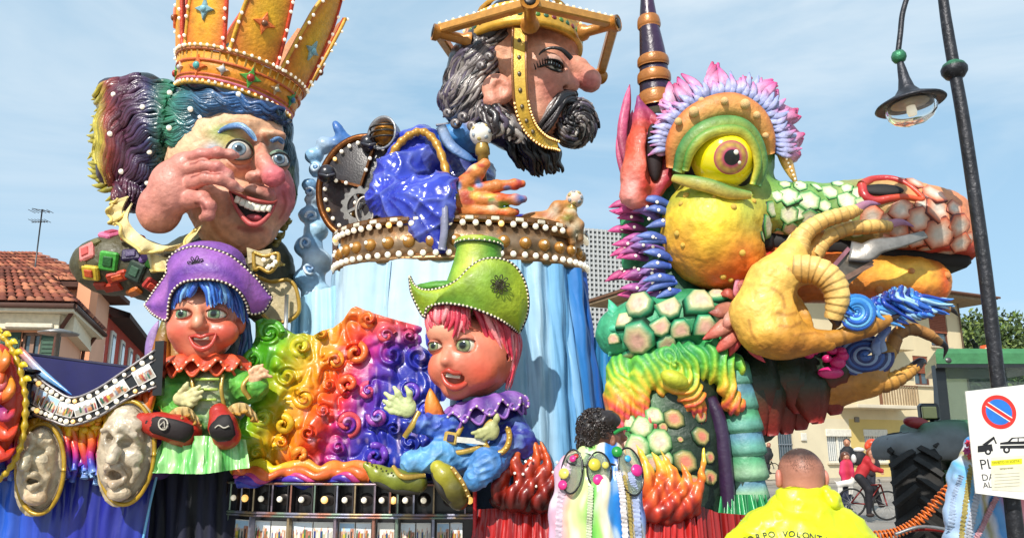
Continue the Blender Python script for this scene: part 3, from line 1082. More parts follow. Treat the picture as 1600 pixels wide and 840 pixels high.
redc=srgb('#b23a26')
zR=zB-.35
s3=sB1+sdirB*.02
g=G();wallq(g,s3,sB2,0,zR,redc);wallq(g,sB2,sB2+(-12,0),0,zR,redc)
part('wall',g,WALLM,rh,smooth=False)
L_=np.linalg.norm(sB2-s3);M_=np.stack([np.append(sdirB,0),np.array([0,0,1.]),np.append(sn,0)],-1)
def rb(u0,u1,z0,z1,o0,o1,bev=0.0):
 return box(np.append(s3+sdirB*(u0+u1)/2+sn*(o0+o1)/2,(z0+z1)/2),((u1-u0)/2,(z1-z0)/2,abs(o1-o0)/2),M_,bev)
for i in range(7):
 u=1.2+i*2.9
 g=G();g.add(*rb(u,u+1.1,zR-2.2,zR-.5,.004,.05),'#d8d4cc');w=part('window',g,MATTE,rh,smooth=False)
 g=G();g.add(*rb(u+.2,u+.9,zR-2.05,zR-.65,.052,.07),'#8a959a');part('pane',g,GLASSM,w,smooth=False)
 g=G();g.add(*rb(u-.35,u-.02,zR-2.1,zR-.55,.006,.06),'#c9c2b6');part('shutter',g,MATTE,w,smooth=False)
g=G();g.add(*rb(.3,L_,zR-3.6,zR-2.9,.003,.55,.06),'#d9d2c2');part('awning_band',g,MATTE,rh,smooth=False)
g=G();g.add(*rb(.3,L_,zR-2.895,zR-2.8,.003,.65),'#3f2c24');part('gutter',g,MATTE,rh,smooth=False)
ra,rb1=np.append(s3+sn*.75,zR+.05),np.append(sB2+sn*.75,zR+.05)
g=G();rr0=np.append(s3-sn*3.5,zR+1.3);rr1=np.append(sB2-sn*3.5,zR+1.3)
g.add([ra,rb1,rr1,rr0,ra-[0,0,.2],rb1-[0,0,.2],np.append(s3,zR-.15),np.append(sB2,zR-.15)],[[0,1,2,3],[0,1,5,4],[4,5,7,6]],'#3d2a22')
part('roof',g,MATS['roof_board'],rh,smooth=False)
an=thing('tv_antenna','thin television aerial mast on the tiled roof','antenna',at(55,420,25))
g=G();b0=at(52,440,25);b1=at(66,327,25);V,F=tube([b0,b1],.022,6);g.add(V,F,'#4a4a4a');part('mast',g,METALM,an)
for py,w in((330,28),(345,24)):
 g=G();c=at(62+(345-py)*.12,py,25)
 V,F=tube([c+(-w*.011,0,.1 if py==330 else-.05),c+(w*.011,0,-.02)],.014,6);g.add(V,F,'#555')
 for k in range(6):
  x=lerp(-w*.011,w*.011,k/5);V,F=tube([c+(x,-.2,.0),c+(x,.2,.0)],.01,5);g.add(V,F,'#555')
 part('crossbar',g,METALM,an)
# ---- street light seen between the pink house and the float
lp=thing('street_lamp','small grey disc street lamp standing before the pink house','street lamp',at(81,697,17))
b=at(81,600,17);b[2]=0
g=G();tz=at(81,520,17)[2];V,F=tube([b,(b[0],b[1],tz)],.045,8);g.add(V,F,'#77706a');part('pole',g,METALM,lp)
g=G();V,F=lathe([(0,.1),(.1,.09),(.42,.0),(.4,-.03),(.1,-.02),(0,-.02)],20,(b[0],b[1],tz));g.add(V,F,'#8c8a88');part('lamp_shade',g,METALM,lp)
# ---- grey office tower far behind
ot=thing('office_tower','tall pale grey office block with a grid of small windows behind the tower of drapes','building',at(880,697,95))
T0=at(771,697,92)[:2];T1=at(1030,697,98)[:2]
td=nrm(np.append(T1-T0,0));tl=np.linalg.norm(T1-T0);tn=np.array([td[1],-td[0],0]);MT=np.stack([td,np.array([0,0,1.]),tn],-1)
zt=at(880,356,95)[2]
def tb(u0,u1,z0,z1,o0,o1):return box(np.append(T0,0)+td*(u0+u1)/2+tn*(o0+o1)/2+np.array([0,0,(z0+z1)/2]),((u1-u0)/2,(z1-z0)/2,abs(o1-o0)/2),MT)
g=G();g.add(*tb(0,tl,0,zt,-5,0),'#7a7b7c');part('wall',g,MATTE,ot,smooth=False)
g=G();nr=46;rh_=zt/nr
for i in range(nr):
 g.add(*tb(.01,tl-.01,i*rh_+rh_*.52,(i+1)*rh_,.004,.30),'#a5a6a6')
part('spandrel',g,MATTE,ot,kind='stuff',smooth=False)
g=G();ncol=36
for i in range(ncol+1):
 u=tl*i/ncol;g.add(*tb(max(u-.1,0),min(u+.1,tl),0,zt+.02,.006,.38),'#b3b3b1')
part('fin',g,MATTE,ot,kind='stuff',smooth=False)
g=G()
for i in range(nr):
 for j in range(ncol):
  if rng.random()<.55:
   u=tl*j/ncol;w=tl/ncol
   g.add(*tb(u+.12,u+w*(.45 if rng.random()<.5 else .8),i*rh_+.02,i*rh_+rh_*.5,.003,.05),'#565b60')
part('window',g,MATTE,ot,kind='stuff',smooth=False)
# ---- trees at the right, behind the tractor
def leaf_crown(c,r,n,cols,size,seed=0,lumps=9):
 rr=np.random.default_rng(seed);g=G()
 cen=[];
 for k in range(lumps):
  d=rr.normal(size=3);d/=np.linalg.norm(d)
  cen.append(np.array(c)+d*np.array(r)*(.35+.45*rr.random()))
 cen=np.array(cen);lr=np.array(r).mean()*(.36+.2*rr.random(lumps))
 k=rr.integers(lumps,size=n);d=rr.normal(size=(n,3));d/=np.linalg.norm(d,axis=1)[:,None]
 P=cen[k]+d*(lr[k]*(.6+.45*rr.random(n)))[:,None]
 a=rr.normal(size=(n,3));a/=np.linalg.norm(a,axis=1)[:,None]
 b=np.cross(a,rr.normal(size=(n,3)));b/=np.linalg.norm(b,axis=1)[:,None]
 s=size*(.6+.8*rr.random(n))[:,None]
 V=np.stack([P-a*s,P+b*s*.5,P+a*s,P-b*s*.5],1).reshape(-1,3)
 F=np.arange(4*n).reshape(n,4)
 pc=np.array([srgb(x)for x in cols]);C=pc[rr.integers(len(cols),size=n)]*(.7+.6*rr.random(n))[:,None]
 g.add(V,F,np.repeat(C,4,axis=0));return g
LEAF=mat('leaves',rough=.6,var=.15,vscale=.8)
for i,(px,Y,top,w,lab)in enumerate(((1560,62,482,4.2,'dark pine tree partly behind the lamp post'),(1606,58,492,4.6,'rounded dark tree cut by the right edge of the picture'),(1535,66,515,3.4,'low dark tree touching the corner of the cream house'))):
 base=at(px,697,Y);base[2]=0;zt_=at(px,top,Y)[2]
 t=thing('pine_tree',lab,'tree',base,'trees behind the tractor')
 g=G();V,F=tube([base,base+(.1,0,zt_*.45),base+(.2,.1,zt_*.8)],[.32,.22,.08],10);g.add(V,F,'#4a3628')
 for k in range(7):
  a=k*2.4;V,F=tube([base+(0.1,0,zt_*(.4+.05*k)),base+(math.cos(a)*w*.6,math.sin(a)*w*.6,zt_*(.55+.04*k))],[.1,.03],6);g.add(V,F,'#4a3628')
 part('trunk',g,MATTE,t)
 part('crown',leaf_crown(base+np.array([0,0,zt_*.68]),(w,w,zt_*.36),9000,['#3c4f22','#566b2c','#2f3f1e','#6b7a38'],.2,40+i,14),LEAF,t,smooth=False)
# ================================================================ shared sculpture helpers
def petal(pts,w,thick,c0,c1,fig=None,seg=7,n=12,cm=None,curl=0.0,up=(0,-1,0.2),tipw=0.06,base=0.5):
 """leaf / flame / petal: a flattened, tapered, curved blade"""
 P=fig.path(pts)if fig is not None else np.asarray(pts,float)
 s=fig.s if fig is not None else 1.0
 C=spline(P,n);t=np.linspace(0,1,n)
 prof=(base+(1-base)*np.sin(PI*np.minimum(t*1.25,1)*.5+0))*(1-t**2.6)+tipw
 r=w*s*prof
 c0,c1=srgb(c0),srgb(c1)
 if cm is None:
  col=lerp(c0,c1,t[:,None])
 else:
  cm=srgb(cm);col=np.where(t[:,None]<.5,lerp(c0,cm,np.clip(t[:,None]*2,0,1)),lerp(cm,c1,np.clip(t[:,None]*2-1,0,1)))
 rid=lambda tt,th:1+0.10*np.cos(th*3)
 return tube(C,r,seg,thick,up,col,rfun=rid)
def hex_mesh(name,m,cin,cmid,cout,sides=6,h=0.34,jit=0.12,seed=0,dark='#1c2a1c'):
 r_=np.random.default_rng(seed)
 a=np.arange(sides)*2*PI/sides+0.2
 rad=1+jit*r_.normal(size=sides)
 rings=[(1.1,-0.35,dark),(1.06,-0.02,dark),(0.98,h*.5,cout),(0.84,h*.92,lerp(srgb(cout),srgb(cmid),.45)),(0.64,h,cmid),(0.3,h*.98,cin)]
 V=[];C=[]
 for k,z,c in rings:
  for i in range(sides):
   V.append([k*rad[i]*math.cos(a[i]),k*rad[i]*math.sin(a[i]),z]);C.append(srgb(c)*(1+.12*r_.normal()))
 V.append([0,0,h*.95]);C.append(srgb(cin))
 F=[grid_faces(len(rings),sides,False,True)]
 b=(len(rings)-1)*sides
 F+=[[b+(i+1)%sides,b+i,len(V)-1]for i in range(sides)]
 g=G();g.add(np.array(V),F,np.array(C))
 return g.mesh(name,m,True)
def put_scales(sc,lst,meshes,parent,name='scale',sink=0.0,zmul=1.0,grow=1.0):
 for i,q in enumerate(lst):
  px,py,r=q[:3]
  p,n=sc.near(px,py)
  me=meshes[q[3]if len(q)>3 else i%len(meshes)]
  s=r*grow*sc.f.s
  M=basis(n+0.001,(0,0,1))
  rz=Matrix.Rotation(rng.random()*0.22,3,'Z')
  inst(name,me,parent,p-n*s*sink,Matrix(M.tolist())@rz,(s,s,s*zmul))
def ridged(fig,pts,rs,n=60,ridges=9,depth=0.16,seg=12,c_top='#e4bc6c',c_bot='#b0701e',flat=1.0):
 """finger built from overlapping rings, each ring stepping over the next"""
 C=spline(fig.path(pts),n)
 r=spline(np.array(rs,float)[:,None],n)[:,0]*fig.s
 t=np.linspace(0,1,n)
 saw=1+depth*((t*ridges)%1.0-.5)
 V,F=tube(C,r*saw,seg,flat,(0,-0.5,1))
 T,N,B=frames(C,(0,-0.5,1))
 nrmv=np.repeat(N,seg,0);th=np.tile(np.arange(seg)*2*PI/seg,n)
 up_=np.sin(th)*.5+.5
 col=lerp(srgb(c_bot)[None],srgb(c_top)[None],up_[:,None])*(1-.35*np.repeat(((t*ridges)%1.0<.16),seg))[:,None]
 g=G();g.add(V,F,col);return g
def claw(fig,pts,r,c0,c1):
 C=spline(fig.path(pts),10);t=np.linspace(0,1,10)
 V,F,c=tube(C,r*fig.s*(1-t**1.6*.93),9,1.0,None,lerp(srgb(c0)[None],srgb(c1)[None],t[:,None]))
 g=G();g.add(V,F,c);return g
def warts(sc,lst,parent,col,name='wart'):
 me=ball_mesh(col,PAINT,name)
 for px,py,r in lst:
  p,n=sc.near(px,py)
  inst(name,me,parent,p,Matrix(basis(n).tolist()),(r*sc.f.s,r*sc.f.s,r*sc.f.s*.8))
# ================================================================ DRAGON
DF=Fig(1200,400,8.4)
dragon=thing('dragon_figure','giant green and yellow dragon sculpture with a bulging yellow eye and scaly snout','sculpture',(*DF.w(1080,697)[:2],0))
s=Sculpt(DF,16,14)
grn,grnd,yel_,org='#5f9a4a','#1f5a35','#e0b52a','#d8752a'
s.ell((1120,255,-10),(88,98,92),grn)
s.ell((1150,215,0),(62,55,75),'#4f8a44')
s.ell((1108,362,34),(72,86,78),yel_,k=10)
s.ell((1140,400,30),(52,56,62),org,k=18)
s.chain([(1165,325,14),(1250,334,14),(1330,334,16),(1402,344,18),(1456,358,18),(1476,372,16)],[44,45,47,60,59,50],['#5f9a4a','#5f9a4a','#8a9a58','#d98a60','#d4704a'],k=22)
s.ell((1166,342,30),(30,40,46),'#a8b040',k=18);s.ell((1375,325,20),(60,44,52),'#d08a62',k=16)
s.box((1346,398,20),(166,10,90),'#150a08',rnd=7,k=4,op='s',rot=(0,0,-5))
s.ell((1446,428,10),(86,20,60),'#1a0a08',k=8,op='s')
s.build(3.0)
N_=s.norms()
s.paint(1112,330,52,34,'#f0dc3a',.95,zr=200);s.paint(1090,300,70,20,'#7fa63c',.8,zr=200);s.paint(1120,440,70,30,'#c4541e',.9,zr=200)
s.paint(1060,400,24,60,'#d98a30',.7,zr=200);s.paint(1160,420,26,50,'#c8501e',.7,zr=200);s.paint(1165,320,20,40,'#96b84a',.6,zr=200)
for q in((1500,385,30,30),(1470,340,60,40)):s.paint(*q,'#d9805c',.55,zr=300)
s.paint(1440,408,110,12,'#c22e22',.9,zr=300);s.paint(1230,376,60,5,'#2f5a34',.8,zr=300)
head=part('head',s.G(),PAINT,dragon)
j=Sculpt(DF,14,10)
j.chain([(1170,426,10),(1250,430,14),(1340,437,16),(1420,442,18),(1446,442,16)],[42,40,40,39,36],['#d97a2c','#d97a2c','#e39a34','#e2a23a'],k=12)
j.build(3.0)
j.paint(1215,395,90,10,'#c03020',1.0,zr=300);j.paint(1400,462,90,14,'#c8501c',.9,zr=300);j.paint(1478,435,14,40,'#c8401c',.9,zr=300);j.paint(1410,425,44,14,'#efc046',.8,zr=200)
jaw=part('lower_jaw',j.G(),PAINT,dragon)
warts(j,[(1424,423,5),(1373,452,6),(1378,470,5),(1480,430,6),(1400,470,4)],jaw,'#d58a4a')
warts(s,[(1072,305,5),(1064,318,4),(1116,307,3),(1146,323,5),(1178,314,4),(1058,365,5),(1067,383,4),(1160,395,5),(1130,432,5),(1142,437,4)],head,'#d8b048')
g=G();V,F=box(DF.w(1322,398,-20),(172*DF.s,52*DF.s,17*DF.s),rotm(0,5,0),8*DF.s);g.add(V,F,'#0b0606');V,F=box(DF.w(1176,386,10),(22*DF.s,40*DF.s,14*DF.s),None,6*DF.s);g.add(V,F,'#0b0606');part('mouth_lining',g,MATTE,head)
g=G();V,F=tube(spline(DF.path([(1232,388,62),(1233,378,66),(1236,366,66)]),8),np.linspace(9,1.5,8)*DF.s,8);g.add(V,F,'#e6d39a');part('tooth',g,GLOSS,head)
HG=[hex_mesh('scale',SCALEM,'#dcd6bc','#c9cda0','#3f8f42',6,.26,.09,i,'#16301c')for i in range(3)]
HO=[hex_mesh('scale',SCALEM,'#cfbfae','#d8a488','#c4603c',6,.24,.08,i+5,'#5a1c12')for i in range(3)]
put_scales(s,[(1264,314,15),(1296,300,13),(1322,314,14),(1289,322,10),(1265,342,13),(1242,306,10),(1246,334,10),(1294,340,12),(1231,306,15),(1206,327,12),(1232,335,13),(1199,352,17),(1235,357,11),(1256,360,10),(1322,294,9),(1216,364,9),(1278,361,11),(1214,306,9),(1322,340,12),(1300,362,10),(1212,374,8),(1256,376,9),(1250,290,10),(1276,292,9),(1310,287,9),(1342,302,11),(1346,320,12),(1338,360,12),(1226,288,9),(1276,378,8),(1192,370,8)],HG,head,grow=1.14,zmul=.42)
put_scales(s,[(1362,337,15),(1406,327,14),(1435,343,16),(1466,326,17),(1457,302,16),(1467,365,20),(1500,351,15),(1500,379,12),(1430,286,12),(1404,279,9),(1490,325,10),(1384,345,10),(1432,371,13),(1402,358,12),(1514,372,8),(1448,388,11),(1440,318,9),(1412,384,10),(1478,394,11),(1380,374,9)],HO,head,grow=1.24,zmul=.42)
ring=[(1346,290),(1362,282),(1390,280),(1412,286),(1434,302),(1440,312),(1414,308),(1392,310),(1366,314),(1350,306)]
R3=[]
for q in ring+ring[:1]:
 p,n=s.near(*q);R3.append(p+n*1*DF.s)
g=G();C=spline(np.array(R3),60);V,F=tube(C,DF.s*(5.5+2.0*np.sin(np.linspace(0,2*PI,60)+2)),10);g.add(V,F,lerp(srgb('#d8552c'),srgb('#b02c30'),(np.sin(np.repeat(np.linspace(0,9,60),10))*.5+.5)[:,None]))
no=part('nostril',g,GLOSS,head)
p,n=s.near(1378,297);g=G();V,F=ellipsoid(p+n*0.5*DF.s,(30*DF.s,11*DF.s,5*DF.s),18,8,basis(n)@rotm(0,0,-8));g.add(V,F,'#0c0505');part('nostril_hole',g,MATTE,head)
ep=DF.w(1129,246,72);gz=nrm(DF.w(1149,246,132)-ep)
ev_=part('eye',eye_geo(ep,gz,49*DF.s,'#f0dc18','#b8963a','#b03a60',.52,.25,rim='#b02a58'),EYEM,head)
g=G()
for q,r in(((1147,239),4),((1155,254),3)):
 d=nrm(DF.w(q[0],q[1],112)-ep);V,F=ellipsoid(ep+d*48.6*DF.s,(r*DF.s,r*DF.s,1.2*DF.s),10,6,basis(d));g.add(V,F,'#e9e4d2')
part('eye_glint',g,EYEM,head)
def band(fig,pts,r,cols,m,name,parent,flat=.8,n=44,seg=12,up=(0,-1,0),ridge=0.0):
 C=spline(fig.path(pts),n);t=np.linspace(0,1,n)
 rr=spline(np.array(r,float)[:,None],n)[:,0]*fig.s if hasattr(r,'__len__')else np.full(n,r*fig.s)
 th=np.arange(seg)*2*PI/seg
 col=np.stack([lerp(srgb(cols[0]),srgb(cols[1]),.5+.5*math.cos(a))for a in th])
 V,F=tube(C,rr,seg,flat,up)
 g=G();g.add(V,F,np.tile(col,(n,1)))
 return part(name,g,m,parent)
g=G();V,F=ellipsoid(DF.w(1126,248,50),(60*DF.s,40*DF.s,60*DF.s),24,14);g.add(V,F,'#0d0d08');part('eye_socket',g,MATTE,head)
band(DF,[(1060,268,76),(1072,236,92),(1094,210,102),(1126,197,106),(1158,200,104),(1180,222,98),(1188,256,90),(1180,290,82)],[9,14,16,16,15,12,11,9],('#2f7a44','#a3a63a'),PAINT,'eyelid',head,.8)
band(DF,[(1071,266,88),(1080,236,106),(1100,214,114),(1128,204,118),(1158,206,116),(1178,228,110),(1184,258,102),(1176,288,92)],[5,7,8,8,8,7,6,4],('#3e8a3a','#c8b83e'),PAINT,'eyelid',head,.8)
band(DF,[(1052,278,84),(1080,284,102),(1110,291,110),(1140,301,110),(1172,305,98)],[6,10,11,10,6],('#2f8040','#c8a848'),PAINT,'eyelid',head,.75)
br=band(DF,[(1049,262,56),(1056,222,74),(1078,190,86),(1112,170,92),(1148,166,92),(1180,184,84),(1198,214,72),(1204,240,60)],[8,15,19,20,20,18,13,7],('#c0682e','#e8b264'),PAINT,'brow_ridge',dragon,.9)
me=ball_mesh('#e3b87a',PAINT,'wart')
for q,r in(((1060,190,100),6),((1084,175,108),8),((1132,158,112),6),((1164,163,108),8),((1182,180,100),6),((1196,212,84),5),((1096,157,100),5)):
 inst('wart',me,br,DF.w(*q),None,r*DF.s)
hornp=[(1008,-46,10),(1011,0,8),(1014,40,6),(1020,90,2),(1023,140,0),(1026,176,0)]
hr=[5,11,16,22,25,27]
g=G();C=spline(DF.path(hornp),40);r=spline(np.array(hr,float)[:,None],40)[:,0]*DF.s;V,F=tube(C,r,20,1,(0,-1,0));
th=np.tile(np.arange(20),40);g.add(V,F,lerp(srgb('#1a1016'),srgb('#3c1c46'),((th%10)/9.0)[:,None]))
hn_=part('horn',g,GLOSS,dragon)
for ya,yb in((27,45),(91,104),(115,130),(147,168)):
 g=G();ys=np.interp([ya,(ya+yb)/2,yb],[q[1]for q in hornp],[q[0]for q in hornp]);rr=np.interp([ya,yb],[q[1]for q in hornp],hr)
 C=DF.path([(ys[0],ya,5),(ys[1],(ya+yb)/2,5),(ys[2],yb,4)]);V,F=tube(spline(C,8),(np.linspace(rr[0],rr[1],8)+np.array([1,3.2,3.6,3.8,3.8,3.6,3.2,1]))*DF.s,20,1,(0,-1,0));g.add(V,F,'#a8682c');part('gold_band',g,GOLDM,hn_)
e=Sculpt(DF,8,6)
e.chain([(997,152,24),(1000,185,28),(1004,225,34),(1000,270,38),(992,305,36),(1000,318,34)],[3,11,24,28,22,8],['#7a2a68','#c0402c','#d2502e','#dd6a50','#d86a58'],k=8)
e.chain([(999,160,24),(1026,190,30),(1044,235,34),(1040,280,34),(1016,312,34)],[3,8,9,10,10],['#8a2a5a','#c03a2c','#b02c3c','#a8284a'],k=8)
e.chain([(1018,195,52),(1026,230,58),(1022,275,56)],[9,16,15],'#26080c',k=4,op='s')
e.build(2.0);e.paint(985,300,18,34,'#e59a92',.8,zr=200);e.paint(1008,292,10,22,'#c01e18',.8,zr=200)
ear=part('ear',e.G(),PAINT,dragon)
g=G();V,F=ellipsoid(DF.w(1022,238,46),(13*DF.s,10*DF.s,48*DF.s),14,10);g.add(V,F,'#1c0608');part('ear_hollow',g,MATTE,ear)
for pts,w in(([(984,268,10),(972,215,8),(978,165,4),(984,132,2)],11),([(976,280,0),(968,240,-4),(966,200,-6)],8),([(992,250,-4),(984,205,-6),(988,172,-8)],8)):
 g=G();g.add(*petal(pts,w,.45,'#7a2038','#d8608a',DF));part('ear_fin',g,PAINT,head)
def crest(base,tip,w,mid=None,c=('#3f6fae','#c02a78'),cm='#e8d4dc',z=40,bs=.5):
 m=mid or((base[0]+tip[0])/2+(tip[1]-base[1])*.12,(base[1]+tip[1])/2-4)
 g=G();g.add(*petal([(*base,z),(*m,z+6),(*tip,z-4)],w*1.25,.45,c[0],c[1],DF,cm=cm,tipw=.2,base=bs));part('crest_petal',g,PAINT,head)
crs=[]
pathc=spline(np.array([(1046,232),(1054,204),(1076,176),(1108,158),(1150,154),(1186,170),(1206,204),(1214,236)],float),100)
tang=np.gradient(pathc,axis=0);nc=np.stack([tang[:,1],-tang[:,0]],-1);nc/=np.linalg.norm(nc,axis=1)[:,None]
for layer,(cnt,ln,wd,zz)in enumerate(((64,32,4.2,58),(56,38,4.6,44))):
 for i in range(cnt):
  k=int((i+.5+.3*(layer%2))/cnt*99);b=pathc[k];tg=tang[k]/np.linalg.norm(tang[k]);l=ln*(.7+.5*rng.random())
  d=nrm(nc[k]+tg*(.25*rng.normal()-.3+.7*(k/99.0)));tip=b+d*l
  crest(tuple(b),tuple(tip),wd,tuple(b+d*l*.55+tg*4),('#2a5aa4','#8f9cc8')if rng.random()<.45 else('#4a70b4','#cc6aa0'),'#a8a8cc',zz,1.0)
for kc_,l,lean in((4,26,-14),(14,44,-20),(25,34,-8),(36,56,-10),(47,58,6),(58,36,4),(67,48,10),(77,50,16),(87,46,18),(95,36,18)):
 for m_ in range(11):
  k=int(np.clip(kc_+rng.normal()*4.5,0,99));b=pathc[k];z=50*rng.random();tg=tang[kc_]/np.linalg.norm(tang[kc_])
  tip=pathc[kc_]+nc[kc_]*(l*(.72+.32*rng.random()))+tg*(lean+5*rng.normal());mid=(b+tip)/2+tg*(np.sign(k-kc_)*5)+nc[kc_]*3
  crest(tuple(b),tuple(tip),7.5,tuple(mid),('#3566ac','#ac1258')if rng.random()<.6 else('#7f9cc8','#c02c7c'),'#d49cbe',z)
for b,t in(((1222,228),(1214,192)),((1226,230),(1224,190)),((1228,230),(1236,200)),((1232,236),(1248,216)),((1234,244),(1248,238)),((1230,250),(1246,248)),((1222,236),(1204,212)),((1060,190),(1034,152)),((1058,200),(1034,148)),((1062,180),(1046,128)),((1062,186),(1040,138)),((1056,214),(1034,190)),((1054,224),(1036,208))):crest(b,t,8,None,('#8a86b4','#c42e74'),'#e6b8ce',30)
g=G();V,F,c=petal([(1212,214,44),(1224,240,50),(1234,264,48),(1247,292,40)],12,.5,'#d8a04c','#e8b866',DF);g.add(V,F,c);pl_=part('brow_plate',g,GOLDM,dragon)
for k in range(9):bulb(pl_,DF.w(1224+k*2.6,236+k*6.2,56),1.7*DF.s)
n_=Sculpt(DF,18,12)
n_.chain([(1050,300,-50),(1046,380,-50),(1050,460,-45),(1070,520,-40)],[60,52,58,62],['#2f6a3c','#22503a','#1d4a32'])
n_.cap((990,300,-30),(985,420,-40),22,14,'#3fa468')
n_.build(4);part('neck',n_.G(),PAINT,dragon)
rows=[(1044,312,4),(1046,330,5),(1046,348,5),(1044,366,5),(1042,384,5),(1042,402,4),(1048,420,5),(1052,436,5),(1056,450,5),(1058,464,4)]
for i,(x0,y0,cnt)in enumerate(rows):
 for k in range(cnt):
  l=38+12*rng.random();bx=x0+4-k*14+rng.normal()*5;by=y0+rng.normal()*7+k*(2 if i>3 else-1)
  tx,ty=bx-l,by+13*rng.normal()*.6+(4 if i>4 else-3)
  outer=k/max(cnt-1,1)
  c0=lerp(srgb('#2f4fa8'),srgb('#7a4a6a'),outer);c1=lerp(srgb('#6478b0'),srgb('#cc3c80'),min(1,outer*1.5))
  z=40-k*14+rng.normal()*3
  g=G();g.add(*petal([(bx,by,z),((bx+tx)/2,(by+ty)/2-4,z+9),(tx,ty,z+4)],9,.5,c0,c1,DF,n=9,tipw=.03));rp_=part('ruff_petal',g,PAINT,dragon)
  bulb(rp_,DF.w(bx-l*.45,by-5,z+12),2.6*DF.s)
a=Sculpt(DF,16,12)
a.chain([(972,520,0),(1010,512,10),(1080,500,16),(1150,492,24)],[40,46,44,36],['#3fa076','#2f8a58','#2f7a4c'],k=16)
a.build(3);arm=part('arm',a.G(),PAINT,dragon)
HR=[hex_mesh('scale',SCALEM,'#d9a894','#c9b78a','#2f9468',7,.5,.12,20+i,'#10301f')for i in range(4)]
put_scales(a,[(1001,480,22),(1045,484,19),(1092,473,24),(975,503,15),(1001,528,25),(1031,511,16),(1062,512,18),(1098,509,19),(1040,537,16),(986,553,13),(1120,463,15),(1072,540,14),(1126,494,14),(1020,551,12),(960,528,11)],HR,arm,zmul=1.1)
for k in range(9):
 an_=-1.2+k*.3
 g=G();g.add(*petal([(985,512,30-abs(k-4)*4),(962-4*math.cos(an_),512+30*math.sin(an_),34-abs(k-4)*4),(952-2*math.cos(an_*.8),512+48*math.sin(an_),8)],8,.6,'#2f8a66','#58c49a',DF));part('shoulder_frill',g,PAINT,arm)
for i,(pts,w,c0,c1)in enumerate([([(1150,476,60),(1128,486,72),(1107,488,70)],13,'#b8816a','#8a2c22'),([(1152,492,62),(1130,512,78),(1098,530,70)],13,'#c89a80','#a8362c'),([(1155,505,62),(1140,530,76),(1116,552,66)],12,'#b87a66','#c0443c'),([(1160,515,60),(1150,535,72),(1140,556,62)],10,'#7a3a2c','#c83a44'),([(1158,470,58),(1150,455,70),(1156,420,64)],6,'#a85a50','#c87c98'),([(1152,468,60),(1138,458,68),(1124,462,60)],9,'#8a4a3c','#b04838'),([(1160,520,56),(1175,545,60),(1196,566,50)],8,'#b05048','#d84a5c'),([(1166,455,62),(1158,446,70),(1163,434,66)],8,'#b8786a','#a84a44'),([(1150,484,66),(1140,500,84),(1132,520,76)],10,'#d4b09a','#b04a40')]):
 g=G();g.add(*petal(pts,w,.3,c0,c1,DF));part('cuff_leaf',g,PAINT,dragon)
# ---- raised yellow hand
HF=Fig(1215,470,7.75)
h=Sculpt(HF,14,12)
yh,yh2,yb_='#dca23a','#e6b858','#a8651e'
h.ell((1212,500,0),(55,58,48),yh);h.ell((1208,524,10),(50,32,44),'#cf8a2a',k=10);h.chain([(1180,490,0),(1205,440,6),(1236,402,8)],[40,34,24],yh2,k=16)
h.cap((1236,402,8),(1250,372,6),22,15,yh2,k=8);h.cap((1230,430,20),(1268,424,26),26,20,yh2,k=12)
h.cap((1225,535,20),(1290,532,24),26,16,'#b87a28',k=12);h.cap((1262,400,-14),(1282,372,-16),18,14,yb_,k=10)
h.ell((1262,472,30),(22,32,30),'#5a2c10',k=8,op='s')
h.build(2.4);h.paint(1190,490,26,40,'#e8bc50',.7,zr=200);h.paint(1245,545,60,14,'#8a4a14',.7,zr=200)
for pts in([(1206,450),(1222,462),(1226,480)],[(1214,488),(1230,492),(1244,488)],[(1218,508),(1236,510),(1250,504)],[(1170,500),(1176,524),(1196,545)],[(1232,420),(1246,428),(1262,430)],[(1240,524),(1268,520),(1290,522)]):
 h.stroke(pts,2.2,'#8a5216',.55)
hand=part('hand',h.G(),PAINT,dragon)
part('finger',ridged(HF,[(1246,392,10),(1256,366,10),(1286,345,10),(1322,334,12),(1344,326,10)],[17,15,13,12,8],70,12,.10),PAINT,hand)
part('finger',ridged(HF,[(1270,400,-10),(1290,374,-12),(1322,358,-10),(1360,354,-8),(1392,353,-8)],[15,13,12,12,9],60,11,.10),PAINT,hand)
part('finger',ridged(HF,[(1238,420,30),(1272,422,40),(1298,438,46),(1308,466,44),(1302,498,34)],[22,22,21,18,13],70,11,.10),PAINT,hand)
part('finger',ridged(HF,[(1276,531,26),(1310,527,26),(1340,516,24),(1362,508,22),(1390,498,20)],[15,13,15,15,8],50,4,.06,c_top='#b8802e',c_bot='#7a4312'),PAINT,hand)
for pts,r in(([(1336,328,12),(1356,318,12),(1376,319,8)],8),([(1384,352,-8),(1408,347,-6),(1428,354,-8)],8),([(1303,492,36),(1307,505,34),(1300,516,26)],10),([(1384,500,20),(1400,494,18),(1410,486,14)],6)):
 part('claw',claw(HF,pts,r,'#b07a88' if pts[0][1]<400 else '#2a1a18','#8a5a86' if pts[0][1]<400 else '#1a1012'),GLOSS,hand)
ck=thing('steel_clip','grey steel clip held in the claws across the dragon mouth','clip',HF.w(1340,420))
def slab(fig,quad,z,th,col):
 """bent plate: pixel quad (with own dz) given thickness towards the viewer"""
 P=[fig.w(*q)for q in quad];n=len(P)
 off=np.array([0,-th*fig.s,0])
 V=np.array([p-off for p in P]+[p+off for p in P])
 return V,[list(range(n))[::-1],list(range(n,2*n))]+[[i,(i+1)%n,n+(i+1)%n,n+i]for i in range(n)]
g=G();g.add(*slab(HF,[(1290,428,10),(1328,388,12),(1364,410,14),(1316,452,12)],0,5,None),'#6a6258');part('plate',g,METALM,ck,smooth=False)
